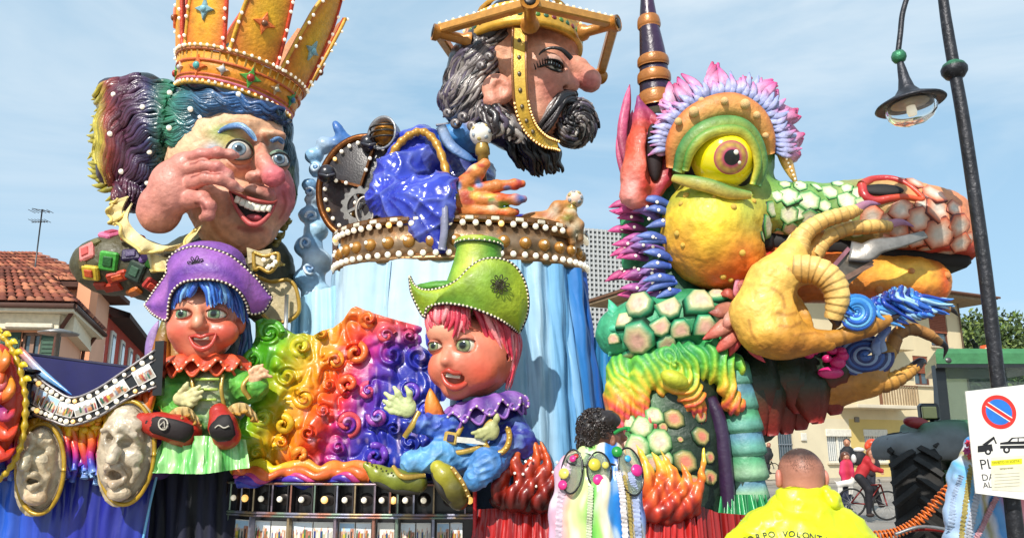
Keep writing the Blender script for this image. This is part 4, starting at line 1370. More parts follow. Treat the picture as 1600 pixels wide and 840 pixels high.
g=G();C=spline(HF.path([(1328,392,18),(1352,394,26),(1372,384,28),(1404,378,24),(1446,366,12)]),24);V,F=tube(C,np.linspace(20,7,24)*HF.s,8,.22,(0,-1,.3));g.add(V,F,'#8d8780');part('spring',g,METALM,ck)
g=G();g.add(*beam(HF.w(1300,446,20),HF.w(1362,412,22),6*HF.s,8*HF.s),'#8a6a5a');g.add(*beam(HF.w(1290,430,18),HF.w(1326,388,20),5*HF.s,6*HF.s),'#a06a72');part('edge',g,METALM,ck,smooth=False)
bs=['#1f3f9a','#2f62bc','#4a8fd0','#9cc4e0','#223a86']
bm_=[]
g=G()
for k in range(110):
 t=k/109
 x0=1318+120*t;y0=450+14*math.sin(t*6)+8*rng.random()+14*t
 x1=1330+150*t+12;y1=505-30*t**1.5+8*rng.normal()
 z=30*rng.random()-34*t
 c=srgb(bs[int(rng.integers(5))])
 g.add(*lock(HF.path([(x0,y0,z),(x0-12+18*t,(y0+y1)/2,z+20),(x1,y1,z)]),3.6*HF.s,1.8*HF.s,c*.8,c*1.2,5,12,.7,(0,-1,0),2*HF.s,1.5,k))
for k in range(6):
 r=28-k*5;P=[(1338+r*math.cos(a_)*.95,488+r*math.sin(a_)*.9,36+(5-abs(k-2))*2)for a_ in np.linspace(-2.4,2.6,14)]
 g.add(*lock(HF.path(P),4*HF.s,3*HF.s,srgb('#2f7fc4'),srgb('#7cc0e4')if k%2 else srgb('#1f4aa8'),6,20,.8,(0,-1,0)))
for k in range(26):
 t=k/25;x0=1360+84*t;y0=472+rng.random()*8;c=srgb(bs[int(rng.integers(5))])
 g.add(*lock(HF.path([(x0,y0,-4),(x0+14,y0+12,10),(x0+40-18*t,y0+30-18*t,0)]),3.6*HF.s,1.6*HF.s,c*.8,c*1.2,5,10,.7,(0,-1,0)))
part('beard',g,GLOSS,dragon)
# ---- second hand, underneath
H2=Fig(1380,560,8.3)
h2=Sculpt(H2,10,8)
h2.chain([(1260,622,-20),(1310,606,0),(1360,598,10)],[26,25,20],'#a86a24');h2.cap((1356,596,10),(1392,540,0),20,13,'#a8782e');h2.ell((1350,590,8),(36,26,26),'#b07a34')
h2.build(2.4);hd2=part('hand',h2.G(),PAINT,dragon)
part('finger',ridged(H2,[(1360,602,14),(1390,596,16),(1414,584,14),(1432,572,12)],[15,14,11,8],50,7,.14,c_top='#c8923e',c_bot='#7a4818'),PAINT,hd2)
part('finger',ridged(H2,[(1392,548,4),(1402,522,6),(1424,514,6),(1450,522,4),(1470,536,2)],[12,11,10,9,6],50,5,.12,c_top='#a8763a',c_bot='#5a3418'),PAINT,hd2)
part('finger',ridged(H2,[(1430,492,-6),(1456,484,-4),(1482,482,-6)],[10,11,7],40,4,.1,c_top='#b8864a',c_bot='#6a3c1c'),PAINT,hd2)
for pts,r in(([(1428,574,12),(1440,564,12),(1448,568,8)],9),([(1466,533,2),(1478,542,2),(1474,560,0)],6),([(1476,480,-6),(1488,484,-6),(1498,494,-8)],6),([(1468,472,-6),(1482,474,-6),(1490,478,-8)],4)):
 part('claw',claw(H2,pts,r,'#2c2024','#140e12'),GLOSS,hd2)
g=G()
for k in range(8):
 r=36-k*4.5;c=srgb(['#22346e','#7f93b4','#1a2a5c','#31569a'][k%4]);P=[(1352+r*1.15*math.cos(a_),556+r*.8*math.sin(a_),26+k*2)for a_ in np.linspace(-.2,5.6,18)]
 g.add(*lock(H2.path(P),5*H2.s,4*H2.s,c,c*1.2,6,28,.8,(0,-1,0)))
for P in([(1380,548,30),(1376,528,38),(1392,510,30)],[(1372,560,30),(1368,540,40),(1378,520,34)],[(1300,548,20),(1310,535,30),(1330,528,24)]):
 g.add(*lock(H2.path(P),7*H2.s,4*H2.s,srgb('#8fa3c0'),srgb('#3c55a0'),8,12,.6,(0,-1,0)))
part('beard_curl',g,GLOSS,dragon)
for(x,y,rx,ry)in((1309,566,12,10),(1298,582,20,9),(1316,556,10,8),(1264,553,8,7),(1272,549,7,5),(1292,560,7,6),(1300,548,8,6),(1314,548,8,6)):
 g=G();V,F=ellipsoid(H2.w(x,y,34),(rx*H2.s,9*H2.s,ry*H2.s),14,9);g.add(V,F,'#c8246e');part('pink_tuft',g,GLOSS,dragon)
for i in range(20):
 t=i/19;x=1182+118*t+rng.normal()*6;z=-10+30*rng.random()
 y1=672-44*t+rng.normal()*7+(14 if i%3==0 else-14)
 g=G();g.add(*petal([(x-6+14*t,545+rng.random()*14,z),(x-4+10*t,(y1+545)/2,z+16),(x+14*t+2,y1,z+6)],25,.5,'#0a1a10','#8a1c16',DF,n=16,cm='#1a2c16',tipw=.35));part('skirt_leaf',g,PAINT,dragon)
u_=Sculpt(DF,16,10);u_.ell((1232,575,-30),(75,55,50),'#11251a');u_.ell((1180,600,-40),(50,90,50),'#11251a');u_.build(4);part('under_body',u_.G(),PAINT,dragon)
for(x,y,rx,ry)in((1253,575,9,7),(1225,555,8,8),(1270,620,6,7),(1200,565,8,6)):
 g=G();V,F=ellipsoid(DF.w(x,y,22),(rx*DF.s,5*DF.s,ry*DF.s),12,8);g.add(V,F,'#5a5a48');part('wart',g,PAINT,dragon)
# ---- swirling leaf drapery below the arm
lb=Sculpt(DF,8,12);lg='#4a9a48'
lb.ell((1066,566,34),(66,32,34),lg);lb.ell((1112,562,40),(26,36,30),lg);lb.ell((1044,588,40),(34,18,26),lg);lb.ell((974,590,10),(26,40,26),lg);lb.ell((1012,578,36),(26,32,28),lg)
for pts,rs in(([(1002,592,44),(1004,625,50),(1004,648,48),(1012,660,48)],[16,9,9,15]),([(970,610,24),(972,640,30),(968,672,28)],[24,21,17]),([(986,620,30),(988,660,30)],[16,12]),([(958,620,14),(956,655,16)],[14,10]),([(1070,600,54),(1086,628,56),(1094,656,50)],[22,15,9]),([(1060,600,54),(1072,624,54),(1080,640,50)],[14,8,6]),([(1128,576,50),(1136,606,56),(1146,632,52)],[20,11,15]),([(1134,556,44),(1158,574,46)],[14,9]),([(1044,600,54),(1034,612,50)],[12,7])):
 lb.chain(pts,rs,lg,k=6)
cen=np.array(DF.L(1050,566,60))
def leafdisp(V,F,C):
 lb.V,lb.F=V,F
 N=lb.norms();d=V-cen
 th=np.arctan2(d[:,1],d[:,0])
 rr=np.sqrt((d[:,0]*.8)**2+(d[:,1]*1.0)**2)+14*(vnoise(V/30.0)-.5)+7*np.sin(th*2+.8)
 w=np.sin(rr*2*PI/10.5);amp=2.9*np.clip((d[:,0]+30)/40,.25,1)
 low=np.clip((-d[:,1]-50)/20,0,1);wv=np.sin(d[:,0]*2*PI/9.0+2*vnoise(V/20))
 V2=V+N*(amp*w*(1-low)+2.0*wv*low)[:,None]
 t=np.clip((cen[1]-V[:,1]+22)/118+.09*w+.12*(vnoise(V/16)-.5),0,1)
 C[:]=ramp([(0,'#2f8a4a'),(.22,'#62ac3c'),(.4,'#aebc34'),(.55,'#cfa832'),(.7,'#d4702c'),(.85,'#cc4444'),(1,'#dc7088')],t)*(1+.14*w)[:,None]
 return V2
lb.build(2.0,leafdisp)
part('leaf_drapery',lb.G(),PAINT,dragon)
g=G();V,F=ellipsoid(DF.w(1054,592,76),(21*DF.s,14*DF.s,12*DF.s),14,9,rotm(0,24,0));g.add(V,F,'#b4b832');part('leaf_knob',g,PAINT,dragon)
# ---- body column with round scales, purple lining, belly plates
b=Sculpt(DF,14,10)
b.chain([(1056,600,-20),(1058,700,-16),(1056,830,-14)],[76,78,82],'#16261a');b.ell((1004,700,10),(40,90,50),'#4f8a50',k=20)
b.build(4);body=part('body',b.G(),PAINT,dragon)
HB=[hex_mesh('scale',SCALEM,'#cf7a62','#a8965a','#33573a',8,.45,.08,40+i,'#101a12')for i in range(3)]
HL=[hex_mesh('scale',SCALEM,'#e0b8a4','#b9c08c','#4f9a58',8,.45,.08,50+i,'#1c3a22')for i in range(3)]
put_scales(b,[(1053,654,16),(1094,650,10),(1094,682,14),(1070,720,18),(1108,714,9),(1108,745,12),(1063,686,5),(1036,668,8),(1084,752,10),(1046,760,14)],HB,body)
put_scales(b,[(1003,667,16),(1022,650,14),(1030,690,19),(996,698,19),(1016,722,15),(985,660,11),(984,730,14),(1040,716,11),(978,690,10)],HL,body)
g=G();C=spline(DF.path([(1108,622,40),(1124,660,46),(1132,720,48),(1140,812,48)]),24);V,F=tube(C,11*DF.s,10,1.2,(0,-1,0));g.add(V,F,'#33203c');part('lining',g,GLOSS,dragon)
tail=part('belly',(lambda g:(g.add(*tube(spline(DF.path([(1138,560,12),(1152,620,20),(1160,700,24),(1168,800,26)]),24),np.linspace(22,27,24)*DF.s,14)[:2],'#1c3a30'),g)[1])(G()),PAINT,dragon)
for i,(ya,yb2,xc,hw)in enumerate(((566,604,1148,24),(596,642,1152,27),(634,676,1156,29),(668,712,1161,29),(705,750,1164,29),(742,782,1166,28))):
 n=12;rr=[]
 C=DF.path([(lerp(xc-3,xc+3,t),lerp(ya,yb2,t),22)for t in np.linspace(0,1,n)])
 r=np.interp(np.linspace(0,1,n),[0,.12,.8,.95,1],[.8,.95,1.08,1.1,.96])*hw*DF.s
 V,F=tube(C,r,18,1.1,(0,-1,0));t=np.repeat(np.linspace(0,1,n),18);th=np.tile(np.arange(18),n)
 col=ramp([(0,'#2f4a44'),(.3,('#5a8aa0' if i%2 else '#4f9a6c')),(.65,'#8ab08a' if i>3 else '#5f9a8a'),(1,'#2c5a40')],t)*(.8+.4*vnoise(V/DF.s/14))[:,None]
 g=G();g.add(V,F,col);part('belly_plate',g,PAINT,tail)
P,u,v,w=sheet(DF.path([(1112,776,40),(1150,772,60),(1196,772,50)]),DF.path([(1106,812,46),(1150,820,72),(1206,812,56)]),90,8,13,.07,3)
cols=lerp(srgb('#0f4a2c')[None,None],srgb('#2f9a58')[None,None],np.clip(.5+.5*w,0,1)[:,None,None]*np.ones((1,8,1)))
part('fringe_skirt',grid_geo(P,cols),SATIN,dragon)
# ================================================================ KNIGHT KING on the tower
KF=Fig(800,160,10.2)
king=thing('king_figure','giant bearded king with hooked pink nose, cage crown and blue satin robe','sculpture',KF.w(720,392))
sk,sk2='#d69a78','#c8745c'
k_=Sculpt(KF,14,10)
k_.ell((800,95,-20),(88,92,84),sk);k_.ell((838,120,20),(58,80,56),sk);k_.ell((862,68,10),(46,34,50),'#cf8a6c')
k_.ell((835,180,20),(40,44,44),sk);k_.ell((858,130,30),(32,36,36),'#d08872')
k_.chain([(880,92,22),(900,110,24),(922,126,24)],[16,19,18],['#d69880','#d68870'],k=8);k_.ell((888,132,38),(17,14,13),'#cf8068',k=7)
k_.ell((876,178,24),(16,12,18),'#b04a40',k=5);k_.ell((874,196,20),(20,18,22),'#c8806a')
k_.ell((862,106,60),(20,13,12),'#c07a64',k=6,op='s')
k_.ell((880,138,52),(6,4,5),'#1a0808',k=2,op='s')
k_.build(2.4)
k_.paint(852,140,26,30,'#c86a60',.7,zr=200);k_.paint(920,130,20,14,'#d8707a',.6,zr=200);k_.paint(885,90,14,12,'#b05a4c',.5,zr=200);k_.paint(835,150,16,40,'#e0a88a',.4,zr=200);k_.paint(855,58,50,12,'#8a4a38',.5,zr=200)
head=part('head',k_.G(),PAINT,king)
e_=Sculpt(KF,5,4);e_.ell((778,140,66),(24,25,12),'#d8967c');e_.ell((770,158,66),(14,12,10),'#d08a72');e_.ell((782,136,80),(12,14,9),'#b0604c',k=4,op='s');e_.build(1.6);part('ear',e_.G(),PAINT,head)
eye_full(KF,(860,105,58),17,(.75,-1,-.1),head,'#e6e0d2','#3c4434','#1c201c',12,34,'#d8a894','#1a100c',-4,28,.55,.3,1.14,'#d8a08c')
g=G();C=spline(KF.path([(838,92,74),(848,80,76),(862,75,78),(878,78,76),(893,92,68)]),24);V,F=tube(C,(1.2+3.0*np.linspace(0,1,24))*KF.s,8,.7,(0,-1,0));g.add(V,F,'#1c1412');part('eyebrow',g,HAIRM,head)
g=G()
for i in range(11):
 t=i/10;x,y=837+38*t,104-9*math.sin(PI*t)
 y+=4;P=KF.path([(x,y,76),(x-1+2*t,y-4,85),(x-3+5*t,y-9,89)]);V,F=tube(P,np.array([1.3,1.0,.3])*KF.s,5);g.add(V,F,'#120c0a')
C=spline(KF.path([(838,108,70),(848,103,76),(862,101,78),(877,107,72)]),16);V,F=tube(C,1.6*KF.s,6);g.add(V,F,'#0e0a0a')
part('eyelashes',g,HAIRM,head)
hc=['#241c1e','#3c3234','#6e6462','#a0968e','#1a1618','#54485a','#8a807c']
def hair(fig,curves,n,spread,r,cols,wob,nw,name,parent,seg=6,npt=18,seed=1,up=(0,-1,0),taper=.35,m=None,lt=1.25):
 """sculpted hair: many wavy locks between guide curves"""
 rr=np.random.default_rng(seed);g=G()
 cs=[spline(np.array(c,float),8)for c in curves]
 for i in range(n):
  t=rr.random()*(len(cs)-1);k=int(t);u=t-k
  P=cs[k]*(1-u)+cs[min(k+1,len(cs)-1)]*u
  P=P+rr.normal(size=3)*np.array(spread)
  c=srgb(cols[int(rr.integers(len(cols)))])if not callable(cols)else cols(t/max(len(cs)-1,1),rr)
  g.add(*lock(fig.path(P),r*fig.s*(.7+.6*rr.random()),r*taper*fig.s,c*.8,c*lt,seg,npt,.8,up,wob*fig.s,nw*(.8+.4*rr.random()),rr.random()*6))
 return part(name,g,m or HAIRM,parent)
hs=Sculpt(KF,12,8);hs.ell((745,120,-8),(48,66,72),'#2c2426');hs.ell((735,160,0),(44,40,56),'#2c2426');hs.ell((775,190,20),(40,28,40),'#2c2426');hs.ell((800,212,10),(32,22,34),'#241c1e');hs.ell((770,70,10),(40,36,60),'#2c2426');hs.build(3.0)
part('hair_base',hs.G(),HAIRM,head)
def surf_hair(fig,sc,guides,n,spread,r,zone,wob,nw,name,parent,seed,lift=2.0,npt=26,seg=6,taper=.55):
 rr=np.random.default_rng(seed);g=G()
 cs=[spline(np.array(c,float),12)for c in guides]
 for i in range(n):
  t=(i+rr.random())/n*(len(cs)-1);k=min(int(t),len(cs)-2);u=t-k
  P2=cs[k]*(1-u)+cs[k+1]*u+rr.normal(size=2)*spread
  P3=[]
  for q in spline(P2,npt):
   p,nn=sc.near(q[0],q[1]);P3.append(p+nn*lift*fig.s)
  P3=np.array(P3);T,N,B=frames(P3,(0,-1,0));tt=np.linspace(0,1,npt)
  P3=P3+B*(wob*fig.s*np.sin(2*PI*nw*tt+rr.random()*.8+i*.25))[:,None]
  j=.7+.8*rr.random()
  col=np.array([zone(q[0],q[1])for q in spline(P2,npt)])*j if callable(zone)else np.repeat(srgb(zone[int(rr.integers(len(zone)))])[None],npt,0)*(.75+.5*tt)[:,None]
  V,F=tube(P3,r*fig.s*(.75+.5*rr.random())*(1-taper*tt**3),seg,.9,(0,-1,0));g.add(V,F,np.repeat(col,seg,0))
 return part(name,g,HAIRM,parent)
surf_hair(KF,hs,[[(806,44),(772,58),(735,88),(708,130),(694,152)],[(806,58),(778,78),(745,108),(718,142),(696,168)],[(804,74),(782,98),(752,126),(726,158),(704,182)],[(800,92),(782,112),(758,140),(738,170),(716,196)],[(796,108),(778,122),(762,148),(750,180),(734,204)]],120,2.0,3.6,hc,3.4,2.6,'hair',head,3,2.5,28)
surf_hair(KF,hs,[[(770,62),(730,84),(704,116),(696,140)],[(745,70),(715,100),(700,140),(700,176)],[(730,90),(708,130),(702,170),(712,198)]],34,3,4.4,hc,4.0,1.8,'hair',head,4,2.5,24)
hair(KF,[[(748,168,80),(760,190,84),(752,208,76)],[(766,172,80),(778,192,86),(772,212,78)],[(784,178,80),(796,198,84),(790,216,76)],[(800,190,74),(812,204,74),(806,218,66)]],54,(3,4,4),5.5,hc,3.5,1.4,'hair',head,seed=5,npt=14)
for q,r in(((694,150,34),8),((700,176,44),8),((712,192,56),8),((764,88,92),7),((752,102,88),7),((724,182,72),9),((738,196,78),8)):
 g=G();P=[(q[0]+r*(1-a/9)*math.cos(a),q[1]+r*(1-a/9)*math.sin(a),q[2]+a)for a in np.linspace(0,7.5,16)]
 g.add(*lock(KF.path(P),3.4*KF.s,2.6*KF.s,srgb('#3c3236'),srgb('#8a807c'),6,24));part('curl',g,HAIRM,head)
hair(KF,[[(896,146,44),(878,148,56),(862,164,60),(848,188,56),(838,206,50)],[(898,156,40),(884,156,56),(872,174,58),(858,194,56),(842,212,48)]],30,(1.5,2,3),4.6,['#2a2022','#4c4240','#7a706c','#1e181a'],2.0,1.2,'moustache',head,seed=6)
bb=Sculpt(KF,10,6);bb.ell((903,190,16),(30,37,30),'#1a1416');bb.ell((884,206,24),(16,22,20),'#1a1416');bb.build(2.6);bd=part('beard',bb.G(),HAIRM,king)
g=G();rr_=np.random.default_rng(77)
for k in range(64):
 a0=2*PI*k/64*3+.3*rr_.random();r0=3+12*rr_.random()+(k%3)*5;n=18;tt=np.linspace(0,1,n);P=[]
 for t in tt:
  a=a0+2.3*t;r=r0+(30-r0*.6)*t;px,py=899+r*.86*math.cos(a),194+r*1.1*math.sin(a)
  p,nn=bb.near(px,py,30);P.append(p+nn*(2.5+2.5*math.sin(9*t+k))*KF.s)
 c=srgb(hc[int(rr_.integers(6))]);V,F,cc=tube(spline(np.array(P),24),np.linspace(3.8,2.0,24)*KF.s,6,.9,(0,-1,0),lerp(c*.7,c*1.35,np.linspace(0,1,24)[:,None]));g.add(V,F,cc)
part('beard_curl',g,HAIRM,bd)
hair(KF,[[(786,214,10),(800,240,14),(815,264,4)],[(815,216,30),(830,244,30),(840,272,14)],[(845,222,30),(855,246,30),(862,268,14)],[(862,226,10),(868,248,10),(870,268,0)]],60,(4,3,6),6.5,['#120e0e','#1e1616','#2c2222','#0c0909'],2.5,1.5,'under_beard',head,seed=8,lt=1.1)
# ---- cage crown
crown=thing('cage_crown','golden hexagonal cage crown with bulbs, worn by the bearded king','crown',KF.w(818,60))
A_,B_,C_,D_,F_=(828,6,150),(682,48,64),(960,36,80),(716,98,-60),(938,116,-70)
R_=lambda q:KF.w(*q)
g=G();rr_=90*KF.s;cen_=KF.w(818,84,0)
prof=[(rr_*.985,-2*KF.s),(rr_*1.03,-2*KF.s),(rr_*1.05,5*KF.s),(rr_*1.0,28*KF.s),(rr_*1.04,36*KF.s),(rr_*.9,37*KF.s),(rr_*.9,0),(rr_*.985,-2*KF.s)]
V,F=lathe(prof,40,cen_);g.add(V,F,'#d6a436');bnd=part('band',g,GOLDM,crown)
g=G();V,F=lathe([(rr_*.98,6*KF.s),(rr_*.86,40*KF.s),(rr_*.6,72*KF.s),(0,90*KF.s)],28,cen_);g.add(V,F,'#8d8674');part('dome',g,GOLDM,crown)
g=G();V,F=lathe([(rr_*.8,58*KF.s),(rr_*.85,62*KF.s),(rr_*.68,78*KF.s),(rr_*.62,74*KF.s)],28,cen_);g.add(V,F,'#d9a544');part('upper_band',g,GOLDM,crown)
for i in range(22):
 a=-PI*(i+.5)/22
 p=cen_+np.array([math.cos(a),math.sin(a),0])*rr_*1.03+np.array([0,0,15*KF.s])
 g=G();M=basis((math.cos(a),math.sin(a),0));V,F=ellipsoid(p,np.array([4.5,4.5,1.6])*KF.s,8,5,M);g.add(V,F,['#4a7a2c','#7a2a2c','#2f5a3a'][i%3]);part('gem',g,GLOSS,bnd)
for i in range(26):
 a=-PI*i/25
 bulb(bnd,cen_+np.array([math.cos(a)*rr_*1.05,math.sin(a)*rr_*1.05,32*KF.s]),2.6*KF.s,i%3==0)
def cbar(a,b,w=13,lights=9):
 g=G();M=basis(R_(b)-R_(a));V,F=box((R_(a)+R_(b))/2,(w*KF.s/2,w*KF.s/2,np.linalg.norm(R_(a)-R_(b))/2),M,2*KF.s);g.add(V,F,'#c48a3c')
 o=part('bar',g,GOLDM,crown,smooth=False)
 for i in range(lights):
  p=lerp(R_(a),R_(b),(i+.5)/lights)+np.array([0,-.2,.6])*w*KF.s
  bulb(o,p,2.5*KF.s,i%2==0)
for a,b,n in((A_,B_,13),(A_,C_,13),(B_,D_,5),(C_,F_,9),(D_,(800,120,-150),6),(F_,(800,120,-150),6)):cbar(a,b,14,n)
def clink(a,b,w=9):
 g=G();C=np.array([lerp(R_(a),R_(b),t)for t in(0,.12,.2,.8,.88,1)]);V,F=tube(C,np.array([w*1.25,w*1.25,w*.8,w*.8,w*1.2,w*1.3])*KF.s,14);g.add(V,F,'#b97a30')
 d=nrm(R_(a)-R_(b));M=basis(d);V,F=ellipsoid(R_(a)+d*.5*KF.s,(w*.8*KF.s,w*.8*KF.s,1.2*KF.s),12,5,M);g.add(V,F,'#1c120a')
 part('spoke',g,GOLDM,crown)
for a,b,w in(((828,0,156),(828,40,92),11),((676,50,70),(734,64,52),10),((966,36,86),(908,52,52),10),((942,122,-66),(906,104,-30),9)):clink(a,b,w)
sp=spline(np.array([(812,48,82),(811,90,92),(812,130,92),(816,170,84),(828,202,70),(848,222,56),(868,230,36)],float),40)
P=KF.path(sp);T,N,B=frames(P,(0,-1,0))
w_=np.interp(np.linspace(0,1,40),[0,.6,1],[10,10,7])[:,None]*KF.s
rows_=np.stack([P+B*w_-N*0,P+B*w_+N*5*KF.s,P-B*w_+N*5*KF.s,P-B*w_],1)
g=G();g.add(rows_.reshape(-1,3),[grid_faces(40,4,False,True)],'#d0a63a');st=part('chin_strap',g,GOLDM,crown,smooth=False)
for s_ in(-1,1):
 g=G();V,F=tube(P+B*w_*s_+N*5*KF.s,2.2*KF.s,6);g.add(V,F,'#7d4c16');part('edge',g,GOLDM,st)
 for i in range(18,40,1):bulb(st,P[i]+B[i]*w_[i]*s_+N[i]*7*KF.s,1.7*KF.s,True)
for i in range(3,30,4):
 g=G();V,F=ellipsoid(P[i]+N[i]*5.4*KF.s,np.array([3,1.2,4])*KF.s,8,5);g.add(V,F,'#4a3a12');part('gem',g,GLOSS,st)
# ---- robe, arm and hands
rb=Sculpt(KF,14,10);b1,b2,b3='#222a94','#2c3cae','#161c66'
rb.ell((716,300,-30),(60,90,56),b3);rb.ell((664,246,0),(44,42,46),b1);rb.chain([(652,236,12),(624,276,30),(608,306,44)],[36,35,30],b2);rb.chain([(606,312,44),(650,322,66),(692,324,78)],[32,40,44],b2)
rb.chain([(640,340,60),(670,366,84),(687,392,100)],[32,22,7],b1);rb.chain([(686,330,90),(688,386,102)],[22,8],b1);rb.chain([(690,280,84),(690,330,96)],[14,24],b2);rb.ell((716,332,84),(20,46,30),'#0c0e30',k=4,op='s')
def folds(V,F,C):
 rb.V,rb.F=V,F;N=rb.norms()
 c0=rb.f.L(604,312,60);d=V-c0;th=np.arctan2(d[:,1],d[:,0])
 rad=np.abs(((th*2.6+1.6*vnoise(V/50))%1.0)-.5)*2
 q=np.abs(vnoise(np.stack([V[:,0]/34+V[:,1]/60,V[:,1]/20-V[:,0]/44,V[:,2]/40],-1))-.5)*2
 q2=np.abs(vnoise(np.stack([V[:,0]/13-V[:,1]/22,V[:,1]/26,V[:,2]/22+9],-1))-.5)*2
 fade=np.clip(np.linalg.norm(d[:,:2],axis=1)/60,.3,1)
 h=3.6*rad**2*fade+4.5*(1-q)**4+1.0*(1-q2)**3-3.5
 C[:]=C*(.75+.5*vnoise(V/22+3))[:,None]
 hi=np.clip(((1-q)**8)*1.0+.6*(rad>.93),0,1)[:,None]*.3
 C[:]=C*(1-hi)+srgb('#8f9cd8')*hi  # painted highlight: fold ridges blended towards pale blue in the robe colour
 return V+N*h[:,None]
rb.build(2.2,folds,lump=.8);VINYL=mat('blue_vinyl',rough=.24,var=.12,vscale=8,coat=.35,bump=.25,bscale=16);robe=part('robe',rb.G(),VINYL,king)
g=G();C=spline(KF.path([(610,262,52),(616,236,56),(636,214,56),(660,206,56),(680,222,62),(694,256,72),(700,292,90)]),60);V,F=tube(C,(6+np.sin(np.linspace(0,75,60)))*KF.s,8);g.add(V,F,'#b8862e');part('rope_trim',g,GOLDM,robe)
g=G();C=spline(KF.path([(700,286,108),(694,300,116),(694,330,120),(694,362,120),(690,390,116)]),30);V,F=tube(C,6*KF.s,8,.7);g.add(V,F,'#7f7f96');part('cuff_edge',g,GLOSS,robe)
cl=Sculpt(KF,8,6);cl.ell((716,222,6),(34,28,44),'#2f7fc0');cl.ell((738,206,12),(16,16,26),'#d29a7c');cl.cap((745,200,-10),(780,190,-20),26,32,'#2a1e1e');cl.build(2.6);part('collar',cl.G(),PAINT,king)
g=G();g.add(*petal([(690,198,44),(704,226,60),(732,246,62),(744,250,56)],9,.3,'#6f7f96','#2f6fb8',KF,base=.8));part('collar_edge',g,PAINT,king)
g=G()
for pts in([(682,196,30),(712,194,40),(726,204,44)],):g.add(*lock(KF.path(pts),3*KF.s,2*KF.s,srgb('#8a8a92'),srgb('#5a5a66')))
part('collar_edge',g,PAINT,king)
def hand_sculpt(fig,palm,fingers,col,k=6,h=1.4,lump=.6,extra=None):
 sc=Sculpt(fig,k,5)
 for c,r in palm:sc.ell(c,r,col,k=k*1.6)
 for pts,rs in fingers:
  sc.chain(pts,rs,col,k=k*.7)
  for q,r in list(zip(pts,rs))[1:-1]:sc.ell(q,r*1.12,col,k=k*.7)
 if extra:extra(sc)
 return sc.build(h,lump=lump)
hk=hand_sculpt(KF,[((728,311,84),(27,33,17)),((706,312,78),(20,27,20))],[([(728,288,90),(744,270,98),(758,256,100)],[14,11,8]),([(748,296,90),(776,291,94),(804,288,94),(816,287,92)],[11,8.2,7,5]),([(750,312,92),(780,312,98),(806,312,98),(818,311,96)],[11,8.2,7,5]),([(744,330,88),(770,332,92),(794,332,92),(806,331,90)],[11,9,7.2,5])],'#cf7a3a',k=4)
for i in range(40):
 hk.paint(700+115*rng.random(),262+82*rng.random(),4+7*rng.random(),3+5*rng.random(),['#c8401c','#4f9a3c','#3c7ab0','#d8a83c','#a82c1c','#e0c0a0','#d8602c','#c8501e'][int(rng.integers(8))],.85,dz=90,zr=60,hard=2.5)
hk.paint(812,288,8,8,'#b02c2c',.9,dz=92);hk.paint(814,312,9,9,'#2f6ab0',.95,dz=96)
part('hand',hk.G(),PAINT,king)
hr_=hand_sculpt(KF,[((842,352,40),(34,20,24)),((868,346,44),(20,18,18))],[([(858,344,50),(872,326,54),(890,320,50)],[13,10,8]),([(872,346,50),(890,336,56),(902,352,52),(906,372,44)],[10,9,8,6]),([(866,352,54),(878,350,60),(890,362,56),(894,378,50)],[9,8,7,6])],'#b8783a')
for i in range(22):hr_.paint(820+85*rng.random(),318+60*rng.random(),5+5*rng.random(),4+4*rng.random(),['#a8401c','#5a8a3c','#c8a83c','#d0c8b0','#a85a1c'][int(rng.integers(5))],.7,dz=50,zr=60)
hr_.paint(900,362,8,18,'#c8c0a0',.8,dz=50);part('hand',hr_.G(),PAINT,king)
sl_=Sculpt(KF,10,6);sl_.chain([(720,350,-10),(776,358,20),(826,356,36)],[36,24,20],'#26308e');sl_.build(3);part('sleeve',sl_.G(),GLOSS,king)
g=G();V,F=lathe([(0,0),(46,0),(48,10),(40,16),(36,26),(0,28)],30,KF.w(846,378,36),np.diag([KF.s*1.1,KF.s*.8,KF.s]));g.add(V,F,'#7d5424');part('arm_mount',g,PAINT,king)
for name_lab,q0,q1,r,bc in(('long sceptre with a white globe bulb rising through the painted hand',(764,374,74),(752,210,78),17,'#efe9dc'),('short sceptre with a pink tinted globe bulb in the far raised hand',(890,340,52),(898,311,52),13,'#e8c8b4')):
 sc_=thing('sceptre',name_lab,'sceptre',KF.w(*q0));a,b=KF.w(*q0),KF.w(*q1);d=nrm(b-a)
 g=G();V,F=tube([a,b-d*r*1.9*KF.s],3.4*KF.s,8);g.add(V,F,'#5a3a20');part('staff',g,GOLDM,sc_)
 g=G();M=basis(d);V,F=lathe(np.array([(0,-2.6*r),(r*.5,-2.5*r),(r*.45,-1.9*r),(r*.62,-1.8*r),(r*.62,-1.3*r),(r*.5,-.8*r)])*KF.s,16,b,M);g.add(V,F,'#9a7a34');part('socket',g,GOLDM,sc_)
 g=G();V,F=ellipsoid(b,r*KF.s,20,12);g.add(V,F,bc);gl=part('globe',g,mat('globe_glass',rough=.2,coat=.4,var=.05),sc_)
 g=G()
 for k in range(7):
  a_=k*.9;d2=nrm(np.array([math.cos(a_)*.7,-.7,math.sin(a_)*.7]));V,F=ellipsoid(b+d2*r*KF.s,np.array([3.2,3.2,1])*KF.s,8,5,basis(d2));g.add(V,F,'#b9a468' if k%2 else '#9aa4ac')
 part('spot',g,GLOSS,gl,kind='stuff')
